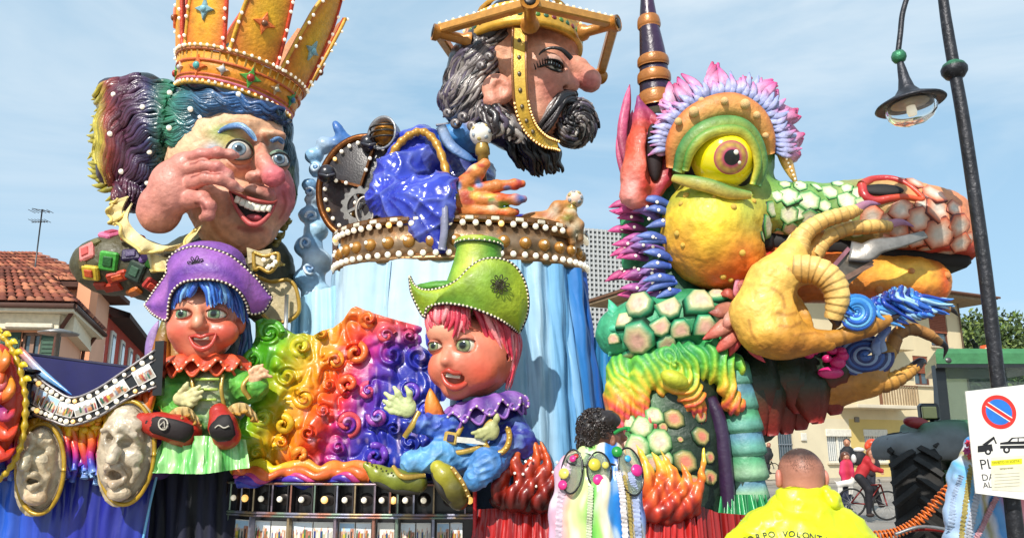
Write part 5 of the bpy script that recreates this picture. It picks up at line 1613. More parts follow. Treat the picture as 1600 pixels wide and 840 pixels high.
# ================================================================ TOWER under the king
TF=Fig(720,405,10.2)
tower=thing('float_tower','round copper tower band with studs and bulbs over hanging blue drapes','tower',(*TF.w(720,697)[:2],1.3))
tcen=TF.w(720,428);tcen_px=np.array([720.0,428.0])
RX,RZ=188*TF.s,110*TF.s
def tw(a,y,k=1.0):
 """point on the tower's oval at angle a (0 right, -90 front) and height y px above its base line"""
 return tcen+np.array([math.cos(a)*RX*k,math.sin(a)*RZ*k,y*TF.s])
def oval(prof,col,name,m,parent,seg=64):
 g=G();V,F=lathe(prof,seg,(0,0,0),np.diag([RX,RZ,TF.s]));g.add(V+tcen,F,col);return part(name,g,m,parent)
COPPER=mat('copper_sheet',rough=.34,metal=.75,var=.3,vscale=5.0,bump=.25,bscale=18,dirt=.5,dirtcol='#3a2416')
bd_=oval([(.97,2),(1.0,2),(1.0,50),(.97,50)],'#a08468','band',COPPER,tower)
oval([(.99,52),(1.035,52),(1.05,57),(1.035,63),(.9,66),(.0,66)],'#8a5f34','top_rim',COPPER,tower)
oval([(.99,-5),(1.03,-5),(1.045,-1),(1.03,4),(.99,5)],'#8a6a48','bottom_rim',COPPER,tower)
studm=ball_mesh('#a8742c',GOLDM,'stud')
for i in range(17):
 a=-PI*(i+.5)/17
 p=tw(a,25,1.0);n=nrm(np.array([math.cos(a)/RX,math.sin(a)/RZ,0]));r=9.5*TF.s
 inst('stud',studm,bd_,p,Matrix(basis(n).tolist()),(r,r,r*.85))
 bulb(bd_,p+n*r*.75+np.array([-.25,0,.2])*r,3.0*TF.s)  # glowing dot at each stud's upper left stands in for its highlight
for i in range(34):
 a=-PI*i/33
 bulb(tower,tw(a,50,1.045),4.6*TF.s,i%9==4);bulb(tower,tw(a,6,1.045),4.6*TF.s)
 if i<33:
  a2=-PI*(i+.5)/33;g=G();V,F=box(tw(a2,57,1.055),np.array([6,1.6,3])*TF.s,basis(np.array([math.cos(a2)/RX,math.sin(a2)/RZ,0]))[:,[0,2,1]],1*TF.s);g.add(V,F,'#d9cdb8' if i%2 else '#6b4a2c');part('plaque',g,GLOSS,tower,smooth=False)
g=G();V,F=lathe([(.93,-420),(.93,0),(.9,0)],48,(0,0,0),np.diag([RX,RZ,TF.s]));g.add(V+tcen,F,'#33455c');part('core',g,MATTE,tower)
def drape(parent,name,a0,a1,ytop,ybot,cols,folds_,seed,kt=1.03,kb=1.12,amp=.045,nu=90,nv=26,flare=0.0,sagpts=None):
 aa=np.linspace(a0,a1,40)
 top=np.array([tw(a,ytop,kt)for a in aa]);bot=np.array([tw(a,ybot,kb+flare*(i/39.0))for i,a in enumerate(aa)])
 P,u,v,w=sheet(top,bot,nu,nv,folds_*.6,amp,seed,crease=1.5,jit=1.0)
 c0=ramp(cols,np.clip(u[:,None]+.05*w[:,None]+.1*(vnoise(np.stack([u*9,u*0+seed,u*0],-1))[:,None]-.5)+0*v[None],0,1))
 c0=c0*(1+.0*v)[None,:,None]
 return part(name,grid_geo(P,c0),SATIN,parent)
d2r=math.radians
drape(tower,'drape',d2r(-178),d2r(-118),-3,-260,[(0,'#86b0cc'),(.5,'#b8cedc'),(1,'#a4c4d8')],7,1,amp=.035)
drape(tower,'drape',d2r(-121),d2r(-62),-3,-280,[(0,'#b4ccda'),(.4,'#c0d2de'),(.8,'#7aaed6'),(1,'#9cc2da')],7,2,amp=.04)
drape(tower,'drape',d2r(-64),d2r(-36),-3,-300,[(0,'#8cb8d6'),(.4,'#a8c8dc'),(.7,'#78add4'),(1,'#5a98ca')],5,3,amp=.05,kb=1.14)
drape(tower,'drape',d2r(-38),d2r(4),-3,-310,[(0,'#8cbcdc'),(.16,'#3a80c4'),(.45,'#2868b6'),(.7,'#244cac'),(1,'#1a3694')],6,4,amp=.06,kb=1.16)
g=G()
P,u,v,w=sheet(TF.path([(800,520,60),(860,512,50),(910,530,20),(962,520,0)]),TF.path([(790,760,90),(860,760,70),(915,760,40),(968,760,20)]),90,24,9,.06,9)
cols=ramp([(0,'#3f7ec4'),(.35,'#2f62b4'),(.6,'#2f86b8'),(1,'#2c78b0')],np.clip(u[:,None]+.1*w[:,None]+0*v[None],0,1));part('drape',grid_geo(P,cols),SATIN,tower)
P,u,v,w=sheet(TF.path([(458,470,30),(490,454,30),(535,444,40)]),TF.path([(452,560,40),(490,560,40),(540,560,50)]),50,18,5,.05,10)
part('drape',grid_geo(P,ramp([(0,'#6fa6c8'),(.5,'#b4d6e4'),(1,'#8fc0d8')],np.clip(u[:,None]+.2*w[:,None]+0*v[None],0,1))),SATIN,tower)
# ---- throne back with gears
throne=thing('throne_back','dark clockwork throne back with bulb ring, gear and copper rim behind the king','throne',TF.w(560,392,-20))
tc_=TF.w(567,294,0);tM=basis(nrm(np.array([-.18,-1,-.05])))
g=G();V,F=lathe(np.array([(0,4),(60,4),(66,0),(66,-10),(0,-10)])*TF.s,48,tc_,tM@np.diag([1.1,1.28,1]));g.add(V,F,lerp(srgb('#2a2c36'),srgb('#3a3028'),vnoise(V*3)[:,None]));part('disc',g,mat('dark_enamel',rough=.35,var=.4,vscale=4,dirt=.3,dirtcol='#5a3020',bump=.2),throne)
a=np.linspace(0,2*PI,64);C=tc_+(np.stack([np.cos(a)*73,np.sin(a)*85,np.full(64,3)],-1)*TF.s)@tM.T
g=G();V,F=tube(C,5.5*TF.s,8);g.add(V,F,'#7a4a24');rim=part('rim',g,COPPER,throne)
for i in range(26):
 a=2*PI*i/26;bulb(throne,tc_+(np.array([math.cos(a)*61,math.sin(a)*74,8])*TF.s)@tM.T,3.4*TF.s,i%5==0)
for a in(1.2,2.9,4.4):
 g=G();V,F=beam(tc_+(np.array([0,0,8])*TF.s)@tM.T,tc_+(np.array([math.cos(a)*62,math.sin(a)*76,8])*TF.s)@tM.T,6*TF.s,4*TF.s);g.add(V,F,'#6a4020');part('spoke',g,COPPER,throne,smooth=False)
 for k in(.35,.6):bulb(throne,tc_+(np.array([math.cos(a)*70*k,math.sin(a)*80*k,12])*TF.s)@tM.T,3.2*TF.s)
for q,r in(((511,272,20),15),((576,224,14),14)):
 g=G();V,F=ellipsoid(TF.w(*q),r*TF.s,16,10);g.add(V,F,'#23222a');V,F=tube(TF.path([(q[0]-r*.8,q[1],q[2]+r*.8),(q[0],q[1]+3,q[2]+r*1.1),(q[0]+r*.8,q[1],q[2]+r*.8)]),2.4*TF.s,6);g.add(V,F,'#3a3a44');part('knob',g,BLACKM,throne)
def gear(c,R0,n,M,col,parent,name='gear',hub=.22,arms=4):
 g=G();pts=[]
 for i in range(n*4):
  a=2*PI*i/(n*4);pts.append((R0*(1.14 if i%4 in(1,2)else 1.0)*math.cos(a),R0*(1.14 if i%4 in(1,2)else 1.0)*math.sin(a)))
 out=np.array(pts);inn=out*0;
 for i in range(n*4):
  a=2*PI*i/(n*4);inn[i]=(R0*.72*math.cos(a),R0*.72*math.sin(a))
 m_=len(out);d=R0*.12
 V=np.vstack([np.column_stack([out,np.full(m_,d)]),np.column_stack([inn,np.full(m_,d)]),np.column_stack([inn,np.full(m_,-d)]),np.column_stack([out,np.full(m_,-d)])])
 g.add(V@M.T+c,[grid_faces(4,m_,True,True)],col)
 for k in range(arms):
  a=k*2*PI/arms+.4;V,F=beam(np.zeros(3),np.array([math.cos(a),math.sin(a),0])*R0*.76,R0*.16,d*1.6);g.add(V@M.T+c,F,col)
 V,F=lathe([(0,-d*1.4),(R0*hub,-d*1.4),(R0*hub,d*1.6),(0,d*1.6)],16,c,M);g.add(V,F,col)
 return part(name,g,METALM,parent,smooth=False)
gear(TF.w(562,322,40),27*TF.s,14,basis(nrm(np.array([-.25,-1,-.1]))),'#8f8a84',throne)
gear(TF.w(586,352,40),16*TF.s,12,basis(nrm(np.array([-.25,-1,-.1]))),'#7d6a58',throne)
a=np.linspace(0,2*PI,40);C=np.array([TF.w(570+6*math.cos(t)+12*math.sin(t),330-22*math.cos(t+.5),52)for t in a]);g=G();V,F=tube(C,2.2*TF.s,6);g.add(V,F,'#a59c90');part('crank_loop',g,METALM,throne)
for x,r,c in((552,3,'#b08a4a'),(580,3,'#8a8a88'),(594,6,'#6a5030'),(606,4,'#3a342c'),(618,6,'#5a4a34'),(632,5,'#403830')):
 g=G();V,F=tube([TF.w(x,332,24),TF.w(x,400,24)],r*TF.s,8);g.add(V,F,c);part('pipe',g,METALM,throne)
lampt=thing('headlamp','old round brass headlamp with a wire guard beside the throne disc','lamp',TF.w(606,236,20))
lc_=TF.w(602,210,20);lM=basis(nrm(np.array([-.5,-1,-.1])))
g=G();V,F=lathe(np.array([(0,-34),(12,-32),(22,-10),(26,6),(28,10),(24,10),(20,0),(0,-14)])*TF.s,24,lc_,lM);g.add(V,F,'#9a9ca0');part('housing',g,METALM,lampt)
g=G();V,F=ellipsoid(lc_,19*TF.s,18,12);g.add(V,F,'#a06a24');part('reflector',g,COPPER,lampt)
for k in range(3):
 a=np.linspace(-1.4,1.4,14);C=lc_+(np.stack([np.sin(a)*24,(k-1)*9+0*a,np.cos(a)*20+2],-1)*TF.s)@lM.T;g=G();V,F=tube(C,1.6*TF.s,6);g.add(V,F,'#3a342e');part('guard_wire',g,METALM,lampt)
# ---- blue wave column left of the tower
wv=thing('wave_column','pale blue sculpted wave of curls left of the tower','sculpture',TF.w(500,540,0))
ws=Sculpt(TF,9,8)
for i,(x,y,r)in enumerate(((492,462,21),(488,436,20),(492,410,19),(486,386,18),(490,360,16),(488,336,14),(487,312,12),(488,290,11),(491,266,11),(494,244,12),(504,228,12))):
 r*=1.25;ws.ell((x+4*(-1)**i,y,-50),(r,r*.85,r),['#a8cce0','#7fb0d6','#d0e2ec','#5f98c8'][i%4])
ws.chain([(546,226,-50),(534,212,-46),(528,201,-44),(524,193,-42)],[9,7,6,5],'#2f62a8');ws.chain([(506,226,-50),(530,222,-50),(560,220,-50)],[9,8,7],'#3a74b4')
ws.chain([(496,480,-46),(498,560,-46)],[24,26],'#8fc0dc')
ws.build(2.4);part('wave_body',ws.G(),GLOSS,wv)
for i,(x,y)in enumerate(((486,464),(484,420),(478,380),(486,338),(484,300),(492,262))):
 r=10-i*.8;P=[]
 for t in np.linspace(0,9,22):
  p,n=ws.near(x+r*(1-t/11)*math.cos(t+i),y+r*(1-t/11)*math.sin(t+i));P.append(p+n*(1+t*.3)*TF.s)
 g=G();g.add(*lock(np.array(P),3.2*TF.s,2.4*TF.s,srgb('#e0eef4'),srgb('#3f86c4'),6,26));part('curl',g,GLOSS,wv)
g=G()
for x,w in((524,8),(538,6)):
 V,F=beam(TF.w(x,350,-20),TF.w(x,560,-20),w*TF.s,w*TF.s);g.add(V,F,'#4a2c1c')
part('post',g,MATTE,wv,smooth=False)
# ================================================================ JESTER KING (left)
JF=Fig(340,260,10.4)
jest=thing('jester_king_figure','giant grinning jester king with pink nose and a hand raised to his eye','sculpture',(*JF.w(300,697)[:2],1.2))
js1,js2,jpk='#e0b68e','#c98468','#c8606a'
j_=Sculpt(JF,14,10)
j_.ell((352,258,0),(86,98,84),js1);j_.ell((372,215,34),(70,52,50),'#d8a884');j_.ell((372,340,30),(62,58,56),js1);j_.ell((392,366,46),(28,24,24),'#cf8068',k=10)
j_.ell((334,318,50),(38,40,34),'#d89a78');j_.ell((438,305,26),(20,44,34),'#c8686a');j_.ell((370,260,60),(24,18,20),'#d8a284',k=8)
j_.chain([(406,232,78),(412,254,90),(424,270,96)],[9,11,12],['#d69a78','#d07a70'],k=7);j_.ell((398,276,88),(13,9,12),'#d0907a',k=5);j_.ell((428,276,98),(17,15.5,15),'#cc5064',k=5)
j_.ell((400,306,72),(28,16,22),'#d8a68a',k=8);j_.ell((372,196,68),(30,10,16),'#cfa078',k=8);j_.ell((424,212,60),(22,9,14),'#c98e6c',k=8)
j_.ell((374,238,86),(19,17,17),'#a8684c',k=5,op='s');j_.ell((436,252,66),(13,14,15),'#a8684c',k=5,op='s')
j_.chain([(366,304,84),(392,322,92),(420,324,84)],[9,17,10],'#3a0c0c',k=5,op='s');j_.ell((396,334,90),(20,16,22),'#3a0c0c',k=5,op='s')
j_.build(2.6)
for q in((345,205,24,14,'#6f9a3c',.8),(352,222,22,12,'#b8b04a',.7),(332,232,14,12,'#5a8ab8',.6),(372,262,26,8,'#c8705c',.5),(444,300,14,26,'#c8586a',.7),(340,290,26,20,'#d88a74',.4),(392,228,8,14,'#a84834',.6),(410,222,14,8,'#b85a44',.6),(340,365,40,18,'#cf8a54',.6),(392,356,22,5,'#a8402c',.6),(420,222,10,10,'#b8a868',.4),(430,232,14,8,'#7a9ab0',.6),(330,345,16,30,'#c88a4a',.5),(350,330,14,40,'#b86a4c',.4)):
 j_.paint(*q[:4],q[4],q[5],zr=70)
for pts,r,c in(([(388,284),(374,296),(360,312),(358,334)],3,'#a05a3c'),([(442,300),(446,318),(438,340)],3,'#9a4038'),([(374,356),(390,361),(408,358)],3,'#8a3428'),([(403,212),(407,224),(403,236)],2.6,'#9a4630'),([(413,210),(418,226)],2.6,'#a8563c'),([(356,190),(376,186),(398,190)],1.8,'#b07a50'),([(330,344),(344,368),(372,386)],3.5,'#b06a3c'),([(356,256),(370,264),(388,262)],2.2,'#a8583c')):
 j_.stroke(pts,r,c,.65)
head=part('head',j_.G(),PAINT,jest)
eye_full(JF,(374,238,74),17.5,(.30,-1,-.02),head,'#ddd8cc','#8aa0ac','#3a4a5a',58,46,'#9aa858','#3f3a34',-6,12,.62,.27,1.12,'#d09878')
eye_full(JF,(435,252,54),14.5,(.42,-1,-.02),head,'#d4d2cc','#7f97a6','#3a4a5a',40,40,'#7f9a84','#3f3a34',10,35,.62,.27,1.12,'#c88878')
hair(JF,[[(342,205,80),(356,196,86),(374,194,92),(390,204,94),(399,217,90)],[(344,208,82),(356,200,88),(376,199,94),(390,209,95),(401,221,90)]],16,(1,1,1),2.6,['#5f86b0','#7fa0b8','#4a6a98'],.8,2,'eyebrow',head,npt=12)
hair(JF,[[(425,218,80),(434,214,76),(443,222,64)],[(425,222,80),(434,218,76),(443,226,64)]],8,(1,1,1),2.2,['#5f86b0','#4a6a98'],.6,2,'eyebrow',head,npt=10)
g=G();C=spline(JF.path([(359,298,88),(378,306,102),(402,314,106),(424,317,98),(432,314,88)]),30);V,F=tube(C,np.interp(np.linspace(0,1,30),[0,.5,1],[1.5,3.2,1.5])*JF.s,8);g.add(V,F,'#a03c34');part('lip',g,PAINT,head)
g=G();C=spline(JF.path([(359,299,86),(370,326,98),(388,348,104),(404,350,102),(422,334,94),(432,315,86)]),34);V,F=tube(C,np.interp(np.linspace(0,1,34),[0,.5,1],[1.5,4.6,1.5])*JF.s,8);g.add(V,F,'#b04844');part('lip',g,PAINT,head)
g=G();
mo=[(361,301),(378,308),(402,316),(424,319),(430,317),(420,333),(403,347),(389,345),(373,325)]
P=[JF.w(*q,91)for q in mo];g.add(P,[list(range(len(P)))[::-1]],'#1c0606');part('mouth_lining',g,MATTE,head,smooth=False)
for i in range(7):
 t=(i+.5)/7;x=368+55*t;y=308+15*t+5*math.sin(PI*t);g=G();V,F=box(JF.w(x,y+2,96+6*math.sin(PI*t)),np.array([4.2,3,6.2-1.2*abs(2*t-1)])*JF.s,rotm(0,15,0),1.4*JF.s);g.add(V,F,'#e4dfca');part('tooth',g,GLOSS,head)
g=G();V,F=ellipsoid(JF.w(397,341,92),np.array([13,8,6])*JF.s,14,9);g.add(V,F,'#a8444c');part('tongue',g,GLOSS,head)
for pts in([(392,282),(378,296),(364,314),(362,334)],[(440,300),(444,318),(436,338)],[(376,352),(392,358),(408,356)],[(404,214),(406,226),(402,236)],[(414,212),(418,224)],[(350,196),(372,188),(398,192)],[(340,350),(356,372),(380,384)]):
 pass
hb=Sculpt(JF,14,10)
hb.ell((330,190,-24),(96,62,84),'#1a2c4c');hb.ell((232,176,-6),(64,50,60),'#1c2434');hb.ell((200,220,-6),(44,70,52),'#2c1a34');hb.ell((232,262,-16),(44,60,52),'#241e3c');hb.ell((424,200,-34),(32,60,60),'#1a3050');hb.ell((452,280,-40),(12,60,34),'#26302c');hb.ell((250,205,4),(50,60,54),'#1a3a3c');hb.ell((298,200,44),(40,46,34),'#1c3a4c');hb.ell((345,172,52),(62,22,40),'#1a3050');hb.ell((405,178,44),(40,18,34),'#1a3050');hb.ell((186,150,6),(32,28,36),'#2c1a2c',k=5);hb.ell((228,140,6),(34,22,40),'#1c2c2c',k=5);hb.ell((176,262,4),(22,34,30),'#3a1a24',k=6);hb.ell((206,308,4),(26,24,30),'#2a1a34',k=6)
hb.build(3.2);hbase=part('hair_base',hb.G(),HAIRM,head)
def hz(px,py):return .78*hz0(px,py)
def hz0(px,py):
 if px<190:return ramp([(0,'#b8a83a'),(.35,'#8a3424'),(1,'#3a1a3c')],np.array([(px-158)/34.0]))[0]
 if px<232:return ramp([(0,'#5c2a3a'),(1,'#2c2a54')],np.array([(px-190)/42.0]))[0]
 if px<262:return ramp([(0,'#2c3a5a'),(1,'#2f6a4a')],np.array([(px-232)/30.0]))[0]
 return ramp([(0,'#2f7a54'),(.25,'#2c5a7a'),(.6,'#2f5f96'),(1,'#1f3a66')],np.array([(px-262)/180.0]))[0]
surf_hair(JF,hb,[[(438,176),(400,168),(350,150),(290,138)],[(446,194),(400,180),(340,168),(270,150)],[(410,188),(350,182),(300,180),(250,165)],[(372,190),(330,196),(290,198),(240,195)],[(345,202),(310,214),(275,220),(235,225)],[(328,216),(300,236),(268,244),(232,258)]],96,2.5,3.2,hz,4.2,4.0,'hair',head,21)
surf_hair(JF,hb,[[(272,138),(230,128),(190,134),(160,170)],[(262,160),(225,150),(195,165),(166,200)],[(258,190),(228,185),(200,205),(176,240)],[(256,215),(230,220),(205,240),(186,275)],[(252,240),(230,250),(212,275),(200,305)],[(250,262),(236,280),(224,305),(214,322)]],66,2.5,4.2,hz,3.4,2.6,'hair',head,22)
surf_hair(JF,hb,[[(438,176),(448,210),(452,250),(456,300)],[(428,182),(440,220),(448,260),(450,330)]],22,2,3.2,lambda x,y:srgb('#2a4450')if y<260 else srgb('#4a5a34'),2.5,2.5,'hair',head,23)
surf_hair(JF,hb,[[(222,122),(185,124),(158,145),(146,182)],[(200,136),(172,152),(154,184),(152,232)],[(186,160),(168,190),(160,240),(166,290)],[(196,220),(182,262),(186,306),(204,326)]],52,3,4.2,hz,3.4,2.4,'hair',head,26)
for i in range(26):
 y=160+i*6.6+3*rng.normal();x=130
 while x<260 and hb.hit(x,y)[0]is None:x+=2
 g=G();g.add(*petal([(x+14,y-5,10),(x+3,y+3*rng.normal(),14),(x-9-5*rng.random(),y+6*rng.normal(),6)],7,.7,'#5a3420','#c4b434',JF,n=9,cm='#8a8024'));part('hair_tip',g,HAIRM,head)
for i in range(14):
 y=330+rng.random()*62;x=452-(y-330)*.55+4*rng.normal()
 g=G();g.add(*petal([(x-6,y-2,-10),(x+3,y+3,-6),(x+10,y+6*rng.normal(),-10)],5,.7,'#3a3424','#a89a4a',JF,n=8));part('hair_tip',g,HAIRM,head)
for x,y in((182,150),(226,170),(175,210),(234,236),(194,268),(268,149),(268,200),(313,182),(230,285),(300,170),(372,152),(448,330),(440,350)):
 p,n=hb.near(x,y);bulb(head,p+n*5*JF.s,4.2*JF.s)
jh=hand_sculpt(JF,[((270,294,112),(34,42,26)),((250,326,102),(31,36,27)),((288,262,118),(22,22,19))],[([(292,250,122),(314,242,134),(340,239,140),(360,241,134),(370,243,128)],[12,8.2,7.4,6.6,4.4]),([(296,266,124),(318,259,136),(340,261,140),(356,273,134),(362,280,128)],[11.5,8.4,7.6,6.8,4.4]),([(300,286,124),(322,279,136),(344,280,140),(364,290,132),(376,296,126)],[11.5,8.4,7.6,6.8,4.4]),([(296,312,118),(316,310,130),(327,322,134),(326,336,132),(317,340,128)],[14,10,9,8,6])],'#c47c6c',k=3.5,h=1.7)
for q in((350,270,20,10,'#c06868',.6),(330,246,26,8,'#b86460',.6),(322,330,14,10,'#b86060',.5),(270,350,40,14,'#d8946c',.6),(270,296,24,30,'#d09080',.5),(300,280,14,8,'#b86860',.4),(300,306,14,6,'#b86860',.4)):jh.paint(*q[:4],q[4],q[5],dz=128,zr=90)
for pts in([(298,256),(318,251),(338,251),(352,258)],[(300,276),(322,270),(342,271)],[(304,298),(326,290),(346,292)],[(306,318),(316,318),(320,326)]):jh.stroke(pts,2.2,'#7a3428',.8)
for q in((366,242,4,3),(360,277,4,3),(374,295,4,3)):jh.paint(*q,'#e0a89a',.9,dz=132,zr=60)
part('hand',jh.G(),PAINT,jest)
def frill(fig,pts,w,amp,waves,col,name,parent,dirz=18,nseg=70,edge='#d8c070',seed=0):
 """wavy cloth band along pixel points; w = width vector (dx, dy, dz)"""
 C=spline(np.array(pts,float),nseg);u=np.linspace(0,1,nseg);rr=np.random.default_rng(seed)
 ph=2*PI*waves*u
 rows=[]
 for v in np.linspace(0,1,6):
  o=np.array(w,float)[None]*v+np.stack([amp*.5*v*np.cos(ph),amp*.5*v*np.sin(ph*.5+1),amp*v*np.sin(ph)],-1)
  rows.append(fig.path(C+o))
 P=np.stack(rows,1)
 g=grid_geo(P,lerp(srgb(col),srgb(col)*.82,(np.sin(ph)*.5+.5)[:,None,None]*np.ones((1,6,1))))
 V,F=tube(P[:,-1],2.2*fig.s,6);g.add(V,F,edge)
 g.add(P.reshape(-1,3)+np.array([0,3*fig.s,0]),[grid_faces(nseg,6)],col)
 return part(name,g,PAINT,parent)
frill(JF,[(206,316,60),(200,345,96),(226,372,120),(262,384,126),(300,372,118),(316,350,100)],(-16,12,10),9,5,'#d8c48a','cuff_ruffle',jest,seed=1)
frill(JF,[(200,306,40),(190,330,70),(196,352,90)],(-20,2,6),7,3,'#d6c082','cuff_ruffle',jest,seed=2)
frill(JF,[(228,392,110),(262,402,124),(300,396,120)],(4,26,6),8,3,'#dcc88e','cuff_ruffle',jest,seed=3)
frill(JF,[(380,404,40),(410,396,30),(432,400,20)],(8,16,0),7,3,'#cbb98c','collar_ruffle',jest,seed=4)
frill(JF,[(408,440,20),(440,436,10),(462,452,0),(466,486,-4)],(-14,22,6),8,3,'#b8a468','collar_ruffle',jest,seed=5)
for x,y in((426,402),(430,412),(418,418),(404,410),(416,398)):bulb(jest,JF.w(x,y,40),4*JF.s)
jb=Sculpt(JF,12,8)
jb.ell((190,414,20),(72,46,52),'#4a4428');jb.ell((245,430,20),(50,40,46),'#3a3422');jb.ell((330,430,-20),(90,70,60),'#2f3424');jb.chain([(330,440,-30),(330,640,-30),(330,760,-30)],[56,46,46],'#26281e');jb.ell((420,440,-30),(40,70,40),'#3a3a26')
jb.build(3);body=part('body',jb.G(),PAINT,jest)
def patch(sc,x,y,w,h,ang,col,parent,inner=None):
 p,n=sc.near(x,y);M=basis(n,(0,0,1))@rotm(0,0,ang);s=sc.f.s
 g=G();V,F=box(p,np.array([w,h,4])*s,M,2.5*s);g.add(V,F,col);o=part('patch',g,PAINT,parent,smooth=False)
 if inner:
  g=G();V,F=box(p+n*4*s,np.array([w*.5,h*.5,2])*s,M,1*s);g.add(V,F,inner);part('patch_square',g,PAINT,parent,smooth=False)
for a in((136,394,12,13,20,'#d87a74','#b84a44'),(174,366,13,14,-30,'#d06a90','#a83a54'),(208,372,14,12,-24,'#c03024','#8a2018'),(170,408,13,14,-8,'#3f9a34','#1f5a24'),(142,426,14,11,-10,'#c8a82c','#c04a1c'),(206,398,14,9,6,'#2c1e48','#3c2a5c'),(184,432,15,8,20,'#b83a1c','#d8602c'),(212,424,13,14,-25,'#26382c','#3a5a44'),(176,448,14,8,14,'#b8381c',None),(238,446,12,9,-30,'#a82c24','#d04a34'),(226,402,9,8,30,'#6a4a8a',None),(240,410,9,10,-20,'#4a9a34',None),(210,456,14,7,10,'#c86a24',None),(158,446,10,7,0,'#b8381c',None),(130,412,7,9,10,'#5a4a24',None),(150,378,8,6,-30,'#6a6434',None)):
 patch(jb,*a[:5],a[5],body,a[6])
# ---- the jewelled crown
jc=thing('jewelled_crown','tall tilted orange crown with jewels, tall flared points and rows of bulbs','crown',JF.w(370,150))
CM=np.array(Euler((math.radians(-2),math.radians(14),0),'XYZ').to_matrix())
CM=np.array(Matrix.Rotation(math.radians(11.5),3,'Y'))@np.array(Matrix.Rotation(math.radians(4),3,'X'))
cc=JF.w(366,166,0);S_=JF.s
def cw(a,y,r):
 """crown point: angle (0 = its right, -90 = towards the viewer), height and radius in px"""
 return cc+CM@(np.array([math.cos(a)*r,math.sin(a)*r,y])*S_)
def crad(y):return 86+y*.23
def ring(prof,col,name,m=PAINT,parent=jc):
 g=G();V,F=lathe(np.array(prof)*S_,56,cc,CM);g.add(V,F,col);return part(name,g,m,parent)
cb=ring([(84,0),(88,0),(97,48),(93,48),(84,0)],'#d98a1c','band')
for y,r,c in((1,88,'#b88a2c'),(8,89.5,'#c8687a'),(14,91,'#c8602c'),(34,95,'#c8602c'),(50,98,'#b86a3c'),(54,99,'#d8a04c')):
 g=G();a=np.linspace(0,2*PI,57);C=np.array([cw(t,y,crad(y)+1)for t in a]);V,F=tube(C,(3.2 if y in(1,54)else 2.2)*S_,7);g.add(V,F,c);part('moulding',g,PAINT,cb)
for i in range(24):
 a=-PI*(i+.5)/24+.1
 g=G();V,F=beam(cw(a,36,crad(36)),cw(a,50,crad(50)),2.4*S_,2.4*S_);g.add(V,F,'#d8a850');part('rib',g,PAINT,cb,smooth=False)
for i in range(30):bulb(jc,cw(-PI*i/29,3,crad(3)+4),2.3*S_,i%4==0)
for i in range(30):bulb(jc,cw(-PI*i/29,54,crad(54)+4),2.5*S_)
def star(a,y,r,c1,c2,rnd,off=2.0,parent=jc,base=None,M=None):
 p=cw(a,y,crad(y)+off)if base is None else base
 n=CM@np.array([math.cos(a),math.sin(a),-.2])if M is None else M[:,2]
 M=basis(n,CM@np.array([0,0,1.0]))if M is None else M
 pts=[((r if k%2==0 else r*.42)*math.cos(k*PI/4+PI/2),(r if k%2==0 else r*.42)*math.sin(k*PI/4+PI/2))for k in range(8)]
 g=G();V,F=prism(np.array(pts)*S_,4*S_,M,p,1.6*S_);g.add(V,F,c1);o=part('jewel_star',g,PAINT,parent,smooth=False)
 g=G();V,F=ellipsoid(p+M[:,2]*2.2*S_,np.array([rnd,rnd,rnd*.7])*S_,12,7,M);g.add(V,F,c2);part('jewel',g,GLOSS,o)
for deg,r,c1,c2,rn in((-160,15,'#5a9a3c','#b03024',6),(-135,10,'#d0a888','#b0b0b0',4),(-108,17,'#d8702c','#4fa09a',6),(-83,10,'#c8b8a0','#c4c4c4',5),(-58,17,'#4f9a3c','#b03024',6),(-32,11,'#c8a070','#b0a890',4),(-8,14,'#4a8a4a','#3a6a8a',5)):
 star(math.radians(deg),24,r,c1,c2,rn)
for i in range(14):
 a=math.radians(-178+i*13.6);M=basis(CM@np.array([math.cos(a),math.sin(a),0.1]),CM@np.array([0,0,1.]))
 g=G();V,F=prism(np.array([(-6,0),(6,0),(0,10)])*S_,3*S_,M,cw(a,54,crad(54)+1));g.add(V,F,'#6fa0a8');part('fleuron',g,PAINT,cb,smooth=False)
